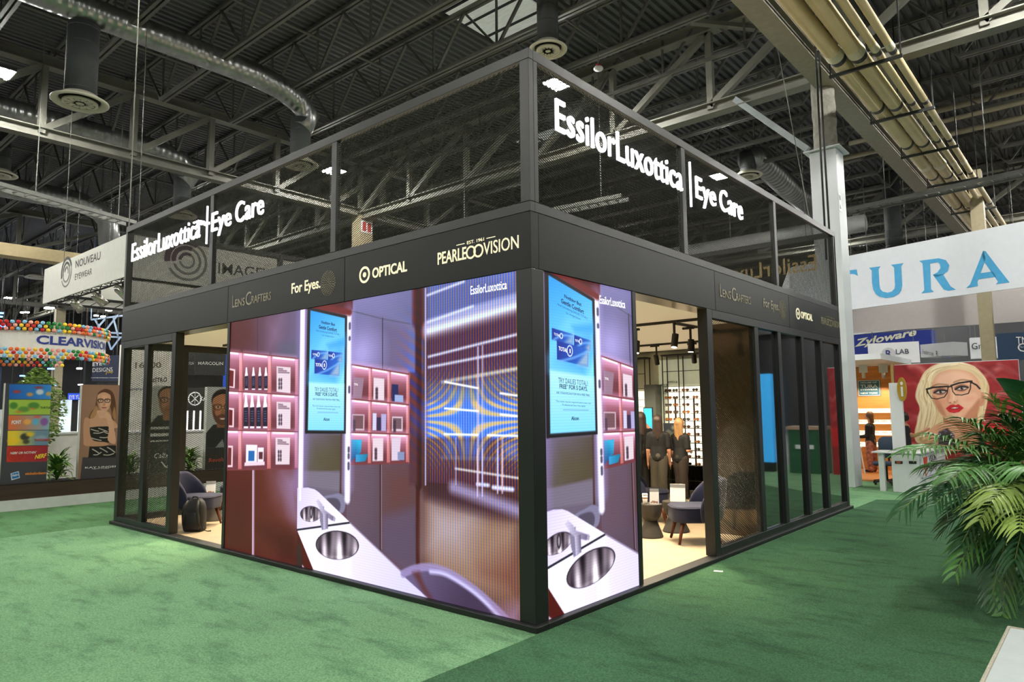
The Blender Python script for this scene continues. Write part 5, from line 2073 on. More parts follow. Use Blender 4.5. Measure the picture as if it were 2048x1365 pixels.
    cap(tr, P(-.22, 0, 3.8), P(.22, 0, 3.8), H * .55, H * .55)
    for sg, st in ((-1, stride), (1, -stride)):
        cap(tr, P(sg * .34, 0, 3.7), P(sg * .37, st * 2, 2.05), H * .52, H * .40)
        cap(tr, P(sg * .37, st * 2, 2.05), P(sg * .39, st, .38), H * .39, H * .36)
    fuse(tr, lowname, low, t, .010, 3)
    sh_ = MB()
    for sg, st in ((-1, stride), (1, -stride)):
        cap(sh_, P(sg * .37, st - .1, .19), P(sg * .42, st + .66, .15), H * .20, H * .15)
    fuse(sh_, 'shoes', CLOTHK, t, .010, 3)
    return t


person('woman with long dark hair, black top and wide grey trousers seen from behind', -3.02, 7.36, math.radians(112), 1.50, hair_len=.36, wide=.95)
person('blonde woman in black with a folded arm, beside the woman in grey trousers', -2.68, 7.56, math.radians(80), 1.45, hair=HAIRB, low=mat('dark_brown_cloth', (50, 42, 36), .85), hair_len=.36, wide=.9,
       armR=((.2, -.1, -1.2), (-.2, .75, -1.3)))
person('woman in black with one arm raised to her head, cut by the screen edge', -3.42, 7.42, math.radians(150), 1.56, hair_len=.34, low=CLOTHK, armR=((.55, .5, .15), (.05, .55, .75)))
# ================================================================== LEFT: PLANTER WALL WITH POSTER BOARDS, SIGNS, BALLOON RING
class Plane:
    """an upright plane through a point; R runs to the viewer's right along it"""

    def __init__(s, px, py, d, turn=0.0, P=None, R=None):
        s.P = dep(px, py, d) if P is None else vec(P)
        if R is None:
            v = ray(px, py)
            a = math.atan2(v[1], v[0]) - math.pi / 2 + math.radians(turn)
            R = (math.cos(a), math.sin(a), 0)
        s.R = unit(R)
        s.N = np.cross(s.R, (0, 0, 1.0))

    def at(s, px, py):
        d = ray(px, py)
        return CAM + d * (np.dot(s.P - CAM, s.N) / np.dot(d, s.N))

    def uv(s, px, py):
        q = s.at(px, py) - s.P
        return float(np.dot(q, s.R)), float(q[2])

    def w(s, u, v, n=0.0): return s.P + s.R * u + vec((0, 0, v)) + s.N * n


def board(pl, x0, x1, ytop, ybot, thick, name, m, parent):
    """upright slab: pixel columns x0, x1, top and foot rows measured at x0"""
    u0, v1 = pl.uv(x0, ytop)
    u1, _ = pl.uv(x1, ytop)
    _, v0 = pl.uv(x0, ybot)
    b = MB().obox(pl.w(u0, v0), pl.R * (u1 - u0), vec((0, 0, v1 - v0)), -pl.N * thick)
    b.build(name, m, parent)
    return u0, u1, v0, v1


def words(pl, s, a, b, h, name, m, parent, bold=0.0, shear=0.0, n=.004, depth=0.0):
    """ink from pixel a to pixel b along the foot, h pixels high"""
    ua, va = pl.uv(*a)
    ub, vb = pl.uv(*b)
    _, vt = pl.uv(a[0], a[1] - h)
    g = MB()
    letter(g, s, pl.w(ua, va, n), unit(pl.w(ub, vb) - pl.w(ua, va)), Z3, math.hypot(ub - ua, vb - va), vt - va, depth, bold, shear)
    return g.build(name, m, parent)


PRINT = attr_mat('print')
SIDEW = mat('poster_side_white', (190, 190, 180), 0.6)
DGREY = mat('poster_dark_grey', (66, 66, 72), 0.6)
pw = thing('planter_trough', 'long low planter wall with dark brown board on a white base across the left aisle', 'planter', (-11.7, 2, 0))
MB().box(-12.1, -11.40, -9, 9, 0.19, 0.44).build('planter_board', mat('dark_brown_wood', (58, 42, 32), 0.6, var=.2, scale=3, stretch=(1, .3, 4)), pw)
MB().box(-12.2, -11.37, -9, 9, 0.0, 0.188).build('planter_base', mat('white_plinth', (208, 210, 206), 0.6, var=.05), pw)
MB().box(-12.06, -11.44, -8.9, 8.9, 0.441, 0.46).build('planter_soil', mat('dark_soil', (40, 32, 26), 0.95, var=.4, scale=30, bump=.5), pw)


def q5(x, y):
    p = onx(x / 4.0147, 640 + y / 4.0147, -11.5)
    return (p[1], p[2])


def q6(x, y):
    p = onx(150 + x / 4.0147, 640 + y / 4.0147, -11.5)
    return (p[1], p[2])


def poster_stand(label, y0, y1, z1=2.25, z0=.463):
    t = thing('poster_stand', label, 'poster stand', (-11.56, (y0 + y1) / 2, z0))
    MB().box(-11.62, -11.502, y0, y1, z0, z1).build('stand_body', SIDEW, t)
    return t


# 1: five coloured bands over a dark foot
t = poster_stand('poster stand with five bright bands over a dark grey foot, at the left', -.735, -.03)
k = Canvas(.705, 1.787, .0065, (66, 66, 72), -.735, .463)
def Q5(*p): return [q5(*q) for q in p]
k.poly(Q5((76, 518), (424, 522), (420, 638), (72, 636)), ramp((30, 96, 178), (60, 140, 214), q5(80, 560), q5(420, 560)))
k.poly(Q5((72, 643), (420, 643), (417, 762), (70, 764)), (160, 190, 74))
k.poly(Q5((68, 768), (416, 768), (412, 884), (64, 886)), ramp((224, 110, 60), (130, 170, 190), q5(70, 820), q5(400, 820)))
k.poly(Q5((62, 892), (408, 888), (404, 1006), (60, 1012)), ramp((232, 200, 60), (110, 140, 160), q5(120, 950), q5(300, 950)))
k.poly(Q5((56, 1018), (402, 1010), (398, 1138), (52, 1144)), ramp((200, 56, 40), (150, 40, 60), q5(60, 1060), q5(390, 1100)))
# plain soft shapes keep each band's colours without its figures
for x, y, rx, ry, c_ in ((240, 600, .05, .035, (222, 150, 70)), (320, 580, .06, .05, (228, 226, 220)), (390, 595, .045, .04, (214, 170, 90)), (310, 545, .06, .02, (190, 50, 40)), (135, 578, .06, .03, (190, 60, 60)),
                         (110, 690, .06, .06, (60, 120, 50)), (190, 720, .09, .05, (80, 130, 60)), (270, 690, .09, .06, (64, 124, 56)), (260, 715, .04, .02, (210, 130, 50)), (150, 740, .05, .02, (200, 120, 50)),
                         (220, 820, .06, .05, (240, 170, 80)), (285, 820, .05, .06, (90, 180, 220)), (355, 820, .06, .07, (140, 80, 160)), (300, 780, .05, .02, (230, 80, 60)),
                         (110, 970, .09, .05, (238, 196, 40)), (200, 940, .07, .06, (40, 40, 44)), (240, 920, .06, .04, (236, 190, 40)), (210, 980, .05, .04, (60, 58, 40)), (330, 950, .09, .05, (140, 160, 176))):
    k.oval(*q5(x, y), rx, ry, c_, .03, .85)
for r in (.115, .08, .05):
    K_ = [(q5(125, 1078)[0] + r * math.cos(a), q5(125, 1078)[1] + r * math.sin(a)) for a in [2 * math.pi * i / 24 for i in range(25)]]
    k.line(K_, .014, (150, 40, 34), None, .8)
k.poly(Q5((84, 1235), (150, 1216), (160, 1270), (92, 1290)), (200, 216, 230))
k.poly(Q5((92, 1238), (146, 1224), (153, 1266), (98, 1280)), (28, 110, 180))
k.build('poster_print', (-11.4995, 0, 0), Y3, Z3, PRINT, t)
pl = Plane(0, 0, 0, P=(-11.497, 0, 0), R=Y3)
def c5(x, y): return (x / 4.0147, 640 + y / 4.0147)
WTX = mat('white_print', (235, 235, 232), .6)
words(pl, "NERF OR NOTHIN'", c5(82, 1082), c5(292, 1074), 5, 'slogan_lettering', WTX, t, .01, .2)
words(pl, 'NERF', c5(278, 1120), c5(374, 1106), 8.5, 'yellow_lettering', mat('yellow_print', (240, 206, 60), .6), t, .03, .25)
words(pl, 'nickelodeon', c5(204, 1248), c5(368, 1240), 5.5, 'orange_lettering', mat('orange_print', (226, 132, 50), .6), t, .03)
words(pl, 'TRANSFORMERS', c5(272, 976), c5(400, 974), 5, 'red_lettering', mat('red_print', (190, 66, 50), .6), t, .02)
words(pl, 'Hasbro', c5(98, 1262), c5(148, 1252), 5, 'square_lettering', WTX, t, .02)
words(pl, 'PONY', c5(92, 842), c5(170, 836), 8, 'band_lettering', WTX, t, .03)
words(pl, 'TURTLES', c5(322, 714), c5(412, 714), 4, 'band_lettering', mat('dark_green_print', (40, 84, 40), .6), t, .02)


def face_front(k, F, cx, cy, w, h, skin, dark, hair, lens=True, beard=None, brow=None):
    """a plain portrait head; F maps crop pixels to the print"""
    def P(*q): return [F(cx + a * w, cy + b * h) for a, b in q]
    lite = tuple(min(255, c * 1.12) for c in skin)
    k.poly(P((-.5, -.35), (-.42, -.72), (0, -.95), (.42, -.72), (.5, -.35), (.48, .2), (.33, .7), (.1, .95), (-.1, .95), (-.33, .7), (-.48, .2)), skin, .008, smooth=True)
    k.poly(P((-.1, -.6), (.3, -.5), (.35, .2), (.05, .5), (-.1, .2)), lite, .05, .7, smooth=True)
    k.poly(P((-.5, -.3), (-.36, -.1), (-.36, .4), (-.22, .85), (-.4, .6), (-.5, .2)), dark, .04, .7, smooth=True)
    if beard:
        k.poly(P((-.47, .1), (-.3, .42), (0, .32), (.3, .42), (.47, .1), (.36, .72), (.1, 1.0), (-.1, 1.0), (-.36, .72)), beard, .03, .8, smooth=True)
    for s in (-1, 1):
        k.oval(*F(cx + s * .23 * w, cy - .12 * h), .10 * abs(F(cx + w, cy)[0] - F(cx, cy)[0]), .05 * abs(F(cx, cy + h)[1] - F(cx, cy)[1]), (236, 226, 216))
        k.oval(*F(cx + s * .23 * w, cy - .12 * h), .055 * abs(F(cx + w, cy)[0] - F(cx, cy)[0]), .05 * abs(F(cx, cy + h)[1] - F(cx, cy)[1]), (50, 34, 26))
        k.line(P((s * .08, -.27), (s * .25, -.33), (s * .4, -.25)), .010, brow or (60, 40, 30), None, .9)
    k.poly(P((-.04, -.05), (.06, -.05), (.11, .3), (-.09, .3)), dark, .015, .45)
    k.line(P((-.09, .31), (0, .35), (.09, .31)), .007, tuple(c * .6 for c in skin))
    k.poly(P((-.2, .55), (-.06, .49), (0, .52), (.06, .49), (.2, .55), (.08, .63), (-.08, .63)), (176, 84, 78), .006)
    k.line(P((-.2, .555), (.2, .555)), .005, (110, 50, 48))
    if lens:
        for s in (-1, 1):
            k.line(P((s * .07, -.24), (s * .42, -.25), (s * .43, -.05), (s * .33, .06), (s * .14, .06), (s * .07, -.05), (s * .07, -.24)), .012, (24, 22, 22))
        k.line(P((-.07, -.17), (.07, -.17)), .012, (24, 22, 22))
        for s in (-1, 1):
            k.line(P((s * .42, -.2), (s * .52, -.18)), .010, (24, 22, 22))


# 2: woman with glasses, chin on her hand
t = poster_stand('poster stand showing a long-haired woman in glasses and a zebra-striped top', .485, 1.20)
k = Canvas(.715, 1.787, .006, (150, 112, 92), .485, .463)
def Q6(*p): return [q6(*q) for q in p]
k.poly(Q6((60, 1105), (360, 1105), (360, 1290), (40, 1290)), (66, 62, 68))
k.oval(*q6(230, 640), .3, .3, (164, 126, 104), .3, .7)
k.poly(Q6((180, 600), (215, 565), (255, 556), (300, 580), (322, 640), (330, 720), (330, 800), (300, 800), (280, 700), (190, 700), (150, 790), (110, 795), (130, 740), (160, 700)), (92, 60, 40), .01, smooth=True)
k.poly(Q6((120, 780), (150, 720), (170, 690), (185, 720), (165, 780), (140, 800)), (186, 140, 96), .02, .9, smooth=True)
k.poly(Q6((300, 760), (318, 700), (332, 780), (318, 810)), (176, 130, 88), .02, .9, smooth=True)
k.poly(Q6((190, 740), (270, 740), (300, 800), (330, 830), (330, 870), (110, 860), (76, 800), (150, 790)), (206, 156, 126), .01, smooth=True)
face_front(k, q6, 233, 660, 110, 82, (214, 164, 134), (150, 104, 82), (92, 60, 40))
k.poly(Q6((120, 866), (180, 858), (260, 856), (320, 880), (328, 985), (120, 990)), (28, 26, 28), .006)
k.poly(Q6((118, 1010), (330, 1010), (330, 1105), (106, 1108)), (28, 26, 28), .006)
for i, (x, y, dx, dy) in enumerate(((130, 880, 60, 16), (190, 872, 70, 26), (150, 910, 90, -14), (240, 905, 70, 22), (130, 950, 80, 20), (200, 945, 90, -10), (270, 880, 50, 30), (140, 1040, 50, 30), (200, 1030, 60, 34), (260, 1025, 60, 40), (150, 1085, 60, -20), (230, 1085, 80, -10))):
    k.line(Q6((x, y), (x + dx * .5, y + dy * .3 + 5), (x + dx, y + dy)), .016, (214, 206, 196), None, .95, smooth=True)
k.poly(Q6((74, 800), (120, 800), (118, 900), (150, 970), (250, 985), (250, 1012), (90, 1014), (68, 960)), (196, 146, 116), .008, smooth=True)
k.poly(Q6((255, 790), (292, 790), (320, 900), (326, 990), (290, 992), (262, 960), (272, 880)), (216, 166, 136), .008, smooth=True)
k.poly(Q6((180, 730), (250, 738), (290, 780), (280, 810), (236, 786), (205, 792), (186, 770)), (220, 172, 142), .006, smooth=True)
for x in (196, 210, 226, 242):
    k.line(Q6((x, 742), (x - 16, 775)), .004, (168, 116, 92), None, .8)
k.build('poster_print', (-11.4995, 0, 0), Y3, Z3, PRINT, t)
def c6(x, y): return (150 + x / 4.0147, 640 + y / 4.0147)
words(pl, 'KAY UNGER', c6(80, 1196), c6(345, 1184), 3.6, 'name_lettering', WTX, t, .01)
words(pl, 'NEW YORK', c6(138, 1202), c6(275, 1196), 2, 'place_lettering', WTX, t)

# 3: man in a striped polo, 4: smiling bearded man
t = poster_stand('poster stand showing a man in a striped polo shirt, behind the left mesh', 1.76, 2.47)
k = Canvas(.71, 1.787, .0075, (196, 194, 186), 1.76, .463)
def F3(a, b): return (1.76 + .71 * a, .463 + 1.787 * b)
k.poly([F3(-.1, .0), F3(1.1, 0), F3(1.1, .33), F3(-.1, .33)], (44, 44, 46))
k.poly([F3(.0, .33), F3(0, .56), F3(.2, .66), F3(.8, .66), F3(1, .58), F3(1, .33)], (34, 36, 38), .01)
for b_, hgt in ((.42, .035), (.50, .03), (.36, .015)):
    k.rect(*F3(0, b_), *F3(1, b_ + hgt), (206, 206, 202))
k.poly([F3(.35, .6), F3(.65, .6), F3(.68, .74), F3(.32, .74)], (176, 122, 92), .02)
k.oval(*F3(.5, .9), .23, .19, (48, 34, 26), .03)
face_front(k, lambda a, b: F3(a, b), .5, .82, .56, -.165, (196, 142, 108), (140, 92, 66), (50, 36, 28), beard=(150, 104, 78))
k.build('poster_print', (-11.4995, 0, 0), Y3, Z3, PRINT, t)
g = MB()
letter(g, 'Callaway', (-11.497, 1.86, .74), Y3, Z3, .5, .13, 0, .0, .3)
for i, s in enumerate((-1, 1)):
    g.slab([(0, 0), (.03, 0), (.09 * s + .015, .13), (.09 * s - .02, .13)], (-11.497, 2.1, .56), Y3, Z3, 0, .001)
g.build('script_lettering', WTX, t)
t = poster_stand('poster stand showing a smiling bearded man in a dark tee, in the left doorway', 2.92, 3.64)
k = Canvas(.72, 1.787, .0075, (188, 190, 188), 2.92, .463)
def F4(a, b): return (2.92 + .72 * a, .463 + 1.787 * b)
k.poly([F4(0, 0), F4(1, 0), F4(1, .26), F4(0, .26)], (48, 46, 48))
k.poly([F4(0, .26), F4(0, .44), F4(.22, .54), F4(.8, .54), F4(1, .44), F4(1, .26)], (40, 42, 46), .01)
k.poly([F4(.3, .26), F4(.6, .26), F4(.52, .36)], (150, 152, 156))
k.poly([F4(.33, .5), F4(.67, .5), F4(.68, .64), F4(.32, .64)], (156, 100, 72), .02)
k.oval(*F4(.5, .84), .26, .24, (32, 26, 24), .03)
face_front(k, lambda a, b: F4(a, b), .5, .73, .66, -.195, (190, 128, 94), (120, 74, 52), (32, 26, 24), beard=(84, 54, 42))
k.poly([F4(.4, .615), F4(.6, .615), F4(.55, .598), F4(.45, .598)], (238, 232, 226), .004)
k.build('poster_print', (-11.4995, 0, 0), Y3, Z3, PRINT, t)
g = MB()
letter(g, 'Revolution', (-11.497, 3.0, .62), Y3, Z3, .58, .085, 0, .02)
g.build('red_lettering', mat('brick_red_print', (190, 74, 60), .6), t)

# plants in the planter
LEAFS = [mat('strap_leaf', (86, 132, 54), .45, var=.3, scale=9), mat('strap_leaf_pale', (134, 160, 80), .45, var=.25, scale=9)]


def strap_plant(label, x, y, z, r, h, n, seed):
    rg = random.Random(seed)
    t = thing('strap_leaf_plant', label, 'plant', (x, y, z), None)
    gs = [MB(), MB()]
    for i in range(n):
        a = rg.uniform(0, 2 * math.pi)
        el = rg.uniform(.25, 1.35)
        L = rg.uniform(.7, 1.1)
        d = vec((math.cos(a), math.sin(a), 0))
        sd = vec((-d[1], d[0], 0))
        base = vec((x, y, z + rg.uniform(0, h * .45)))
        pts = []
        for k_ in range(6):
            s_ = k_ / 5
            out = r * L * (math.cos(el) * s_ + .25 * s_ * s_)
            up = h * L * .75 * (math.sin(el) * s_ - .55 * s_ * s_ * (1.2 - math.sin(el) * .5))
            wd = .028 * (math.sin(math.pi * min(1, .18 + s_ * .82)) ** .8)
            q_ = base + d * out + vec((0, 0, up))
            q_[1] = y + max(-.18, min(.18, q_[1] - y))
            q_[2] = max(q_[2], z + .006 if abs(q_[0] - x) > .02 or k_ else z + .002)
            pts.append((q_, wd))
        vs, fs = [], []
        for c_, wd in pts:
            vs += [c_ - sd * wd + vec((0, 0, wd * .35)), c_, c_ + sd * wd + vec((0, 0, wd * .35))]
        for k_ in range(5):
            b_ = 3 * k_
            fs += [(b_, b_ + 1, b_ + 4, b_ + 3), (b_ + 1, b_ + 2, b_ + 5, b_ + 4)]
        gs[0 if rg.random() < .6 else 1].add(vs, fs)
    gs[0].build('leaves', LEAFS[0], t, smooth=True)
    gs[1].build('pale_leaves', LEAFS[1], t, smooth=True)
    st = MB()
    st.tube([(x, y, z + .001), (x, y, z + h * .4)], .02, 8)
    st.build('stem', mat('plant_stem', (90, 80, 50), .8), t)
    return t


for i, (yy, r_, h_, lb) in enumerate(((-.98, .42, .62, 'strap-leaved plant cut by the left picture edge'), (.20, .46, .78, 'bushy strap-leaved plant between the banded poster and the woman poster'),
                                     (1.47, .40, .62, 'strap-leaved plant behind the first left mesh bay'), (2.68, .42, .66, 'bright strap-leaved plant seen in the left doorway'))):
    strap_plant(lb, -11.72, yy, .461, r_, h_, 120, 20 + i)

# slender tree behind the banded poster
tr = thing('indoor_tree', 'slender leafy green tree behind the banded poster stand', 'tree', (-12.7, .0, 0))
q0 = onx(112, 720, -12.7)
MB().tube([(-12.7, .0, 0), (-12.7, .03, 1.0), (-12.72, .06, 2.5)], [.05, .04, .02], 8).build('trunk', mat('bark', (84, 66, 48), .9, var=.3), tr)
lf = MB()
rg = random.Random(3)
for i in range(2600):
    a = rg.uniform(0, 6.283)
    zz = rg.uniform(0, 1)
    R_ = .52 * (math.sin(math.pi * (zz * .85 + .12)) ** .8) * math.sqrt(rg.random())
    c_ = vec((-12.7 + R_ * math.cos(a), .08 + R_ * math.sin(a) * 1.0, 1.05 + 1.55 * zz))
    n_ = unit((rg.gauss(0, 1), rg.gauss(0, 1), rg.gauss(0, 1)))
    b_ = unit(np.cross(n_, (.3, .2, 1)))
    w_ = .016 + .014 * rg.random()
    lf.add([c_ - b_ * w_ * 1.8, c_ + np.cross(n_, b_) * w_ * .8 + n_ * .004, c_ + b_ * w_ * 1.8, c_ - np.cross(n_, b_) * w_ * .8 + n_ * .004], [(0, 1, 2, 3)])
lf.build('foliage', mat('tree_leaf', (112, 142, 56), .5, var=.35, scale=5), tr)

# hung white box sign with truss inside
nz0, nz1 = 4.62, 5.55
HW = mat('white_fabric_sign', (214, 214, 204), .7, var=.03)
ns = thing('hanging_sign', 'white square fabric sign with grey ring mark hung above the planter at the left', 'sign', (-15.1, 3.9, nz0))
X0, X1, Y0, Y1 = -18.0, -12.42, 1.5, 7.6
for b_ in ((X0, X1, Y0, Y0 + .03), (X1 - .03, X1, Y0 + .03, Y1 - .03), (X0, X1, Y1 - .03, Y1), (X0, X0 + .03, Y0 + .03, Y1 - .03)):
    MB().box(*b_, nz0, nz1).build('sign_panel', HW, ns)
tm = mat('black_truss', (26, 26, 26), .5)
tt = MB()
for (a, b) in (((X0 + .1, Y0 + .15), (X1 - .1, Y0 + .15)), ((X1 - .15, Y0 + .1), (X1 - .15, Y1 - .1)), ((X0 + .15, Y0 + .1), (X0 + .15, Y1 - .1)), ((X0 + .1, Y1 - .15), (X1 - .1, Y1 - .15))):
    A, B = vec((*a, nz0 + .02)), vec((*b, nz0 + .02))
    dd = unit(B - A)
    s_ = np.cross(dd, (0, 0, 1.0)) * .12
    L = np.linalg.norm(B - A)
    for sg in (-1, 1):
        tt.tube([A + s_ * sg, B + s_ * sg], .022, 6)
        tt.tube([A + s_ * sg + vec((0, 0, .22)), B + s_ * sg + vec((0, 0, .22))], .022, 6)
    n_ = int(L / .3)
    for i in range(n_):
        p_ = A + dd * L * i / n_
        q_ = A + dd * L * (i + 1) / n_
        sg = 1 if i % 2 else -1
        tt.tube([p_ + s_ * sg, q_ - s_ * sg], .012, 5)
        tt.tube([p_ + s_ * sg, q_ + s_ * sg + vec((0, 0, .22))], .012, 5)
tt.build('sign_truss', tm, ns)
pn = Plane(0, 0, 0, P=(0, Y0, 0), R=X3)
words(pn, 'NOUVEAU', (151, 537), (201, 519), 15, 'name_lettering', BLACKD, ns, .012)
words(pn, 'EYEWEAR', (150, 561), (184, 549), 12, 'trade_lettering', BLACKD, ns)
def rings(pl_, cx, cy, rr, name, cols, parent, full):
    for k_, (r0, col, a0, a1) in enumerate(rr):
        u, v = pl_.uv(cx, cy)
        g_ = MB()
        n_ = 24
        w_ = r0[1]
        for i in range(n_):
            t0 = math.radians(a0 + (a1 - a0) * i / n_)
            t1 = math.radians(a0 + (a1 - a0) * (i + 1) / n_)
            q_ = [(r * math.cos(t_), r * math.sin(t_)) for r, t_ in ((r0[0] - w_ / 2, t0), (r0[0] + w_ / 2, t0), (r0[0] + w_ / 2, t1), (r0[0] - w_ / 2, t1))]
            g_.slab([(u + a, v + b) for a, b in q_], pl_.P, pl_.R, Z3, .003, .006)
        g_.build('ring_mark', col, parent)


GRY = mat('grey_print', (120, 118, 116), .6)
PUR = mat('plum_print', (74, 42, 66), .6)
rings(pn, 133, 545, (((.36, .075), BLACKD, 20, 200), ((.24, .06), BLACKD, 30, 200), ((.13, .05), GRY, -20, 170), ((.24, .045), GRY, -160, 30), ((.36, .04), GRY, -150, 20)), 'ring_mark', None, ns, True)
pn2 = Plane(0, 0, 0, P=(X1, 0, 0), R=Y3)
rings(pn2, 374, 522, (((.44, .13), PUR, 60, 190), ((.30, .10), PUR, 70, 190), ((.16, .07), PUR, 60, 180), ((.44, .06), GRY, -150, 60), ((.30, .06), GRY, -160, 70), ((.16, .05), GRY, -170, 60)), 'ring_mark', None, ns, True)
words(pn2, 'IMAGEWEAR', (436, 547), (604, 567), 22, 'name_lettering', mat('dark_grey_print', (60, 60, 62), .6), ns, .006)
wr = MB()
for x_, y_ in ((X0 + .6, Y0 + .27), (X1 - .15, Y0 + .27), (X1 - .27, Y1 - .5)):
    wr.tube([(x_, y_, nz0 + .2), (x_, y_, 11.94)], .008, 5)
wr.build('hanging_wire', STEEL, ns)
# chrome lamp heads clamped on its truss
for x_, y_, ax, ay, lb in ((-16.2, 1.77, -.3, .9, 'chrome lamp head under the white sign, leftmost of three'), (-14.7, 1.77, .3, .9, 'chrome lamp head under the white sign, middle of three'), (-13.3, 1.77, .5, .8, 'chrome lamp head under the white sign, next to the booth post'), (-12.69, 4.3, -.8, -.5, 'chrome lamp head behind the mesh below the grey ring mark')):
    l_ = thing('par_lamp', lb, 'stage lamp', (x_, y_, nz0 - .25), 'chrome lamps of the white sign')
    d_ = unit((ax, ay, -.9))
    c_ = vec((x_, y_, nz0 - .22))
    MB().tube([c_ - d_ * .2, c_ - d_ * .12, c_ + d_ * .16], [.06, .10, .105], 14).build('lamp_can', mat('chrome_can', (196, 194, 180), .22, .9), l_, smooth=True)
    MB().bar(c_, (x_, y_, nz0 - .0035), .05, .015).build('lamp_yoke', BLACKD, l_)
    _l = bpy.data.lights.new('par_lamp_light', 'SPOT')
    _l.energy = 160
    _l.color = (1, .96, .88)
    _l.spot_size = math.radians(95)
    _l.spot_blend = .8
    _l.shadow_soft_size = .06
    _o = bpy.data.objects.new('par_lamp_light', _l)
    _o.location = c_ + d_ * .24
    _o.rotation_euler = Vector(d_ * (1, .6, 1)).to_track_quat('-Z', 'Y').to_euler()
    COL.objects.link(_o)

# round banner with balloon garlands
cx_, cy_, _ = dep(53, 690, 24.4)
RR = 2.40
zf = lambda py: dep(53, py, 22.0)[2]
zt_, zb_ = zf(658), zf(694)
rn = thing('ring_banner', 'round white ring banner with blue lettering between two balloon garlands', 'sign', (cx_, cy_, zb_))
g = MB()
n_ = 72
vs, fs = [], []
for i in range(n_):
    a = 2 * math.pi * i / n_
    for r_, z_ in ((RR, zb_), (RR, zt_), (RR - .03, zt_), (RR - .03, zb_)):
        vs.append((cx_ + r_ * math.cos(a), cy_ + r_ * math.sin(a), z_))
for i in range(n_):
    j = (i + 1) % n_
    for k_ in range(4):
        fs.append((4 * i + k_, 4 * i + (k_ + 1) % 4, 4 * j + (k_ + 1) % 4, 4 * j + k_))
g.add(vs, fs)
g.build('banner_band', HW, rn, smooth=False)
tv, tf = text_geo('CLEARVISION', .035)
lo_, hi_ = tv.min(0), tv.max(0)
va = math.atan2(CAM[1] - cy_, CAM[0] - cx_)          # angle of the ring that faces the viewer
# the word starts a little right of the ring's middle and runs round its right side
a_s, a_e = va + math.radians(6), va + math.radians(80)
us = (tv[:, 0] - lo_[0]) / (hi_[0] - lo_[0])
hs = (tv[:, 1] - lo_[1]) / (hi_[1] - lo_[1])
aa = a_s + (a_e - a_s) * us
zz = zb_ + (zt_ - zb_) * (.25 + .52 * hs)
g = MB().add(np.stack([cx_ + (RR + .012) * np.cos(aa), cy_ + (RR + .012) * np.sin(aa), zz], 1), tf)
g.build('blue_lettering', mat('royal_blue_print', (26, 44, 124), .6), rn)
wr = MB()
for a in (va - .6, va + .55, va + 1.3):
    wr.tube([(cx_ + RR * math.cos(a), cy_ + RR * math.sin(a), zt_), (cx_ + RR * math.cos(a), cy_ + RR * math.sin(a), 11.94)], .01, 5)
wr.build('hanging_wire', BLACKD, rn)
BC = (('red', (196, 36, 40)), ('orange', (236, 116, 40)), ('yellow', (244, 206, 50)), ('green', (34, 132, 60)), ('pale blue', (130, 194, 226)), ('pink', (240, 168, 150)))
protoB = {}
bal = MB().ball((0, 0, 0), 1, 14, 10, (1, 1, 1.06)).tube([(0, 0, -1.04), (0, 0, -1.14)], [.03, .09], 6)
rg = random.Random(11)
for gar, (zg, a0, a1, nb, rim) in enumerate((((zt_ + .155), -28, 104, 106, 'top garland of the round banner'), ((zb_ - .155), -28, 104, 106, 'lower garland of the round banner'), ((zb_ - .155), 152, 262, 76, 'far side of the lower garland of the round banner'))):
    for i in range(nb):
        row = i % 3
        a = va + math.radians(a0 + (a1 - a0) * (i // 3 + (.5 if row == 1 else 0)) * 3 / nb)
        rr = RR + (.075, .10, .075)[row]
        z_ = zg + (-.112, .0, .112)[row] + rg.uniform(-.004, .004)
        ci = rg.randrange(6)
        nm, col = BC[ci]
        size = rg.uniform(.0615, .063)
        if ci not in protoB:
            protoB[ci] = bal.build('balloon', mat('balloon_' + nm.replace(' ', '_'), col, .3, var=.02), None, smooth=True, at=(0, 0, 0))
            o = protoB[ci]
        else:
            o = protoB[ci].copy()
            COL.objects.link(o)
        o.location = (cx_ + rr * math.cos(a), cy_ + rr * math.sin(a), z_)
        o.scale = (size, size, size)
        o.rotation_euler = (rg.uniform(-1, 1), rg.uniform(-1, 1), 0)
        tag(o, '%s balloon in the %s' % (nm, rim), 'balloon', 'balloons of the ' + rim)

# things far behind the planter wall
def hung(label, px0, px1, py0, py1, d, m, turn=0, thick=.8, wires=True, name='hanging_sign', cat='sign', wf=(.1, .9)):
    pl_ = Plane((px0 + px1) / 2, (py0 + py1) / 2, d, turn)
    t_ = thing(name, label, cat, pl_.P)
    u0, u1, v0, v1 = board(pl_, px0, px1, py0, py1, thick, 'sign_box', m, t_)
    if wires:
        w_ = MB()
        for u_ in (u0 + wf[0] * (u1 - u0), u0 + wf[1] * (u1 - u0)):
            q_ = pl_.w(u_, v1, -thick / 2)
            w_.tube([q_, (q_[0], q_[1], 11.94)], .012, 5)
        w_.build('hanging_wire', STEEL, t_)
    return t_, pl_


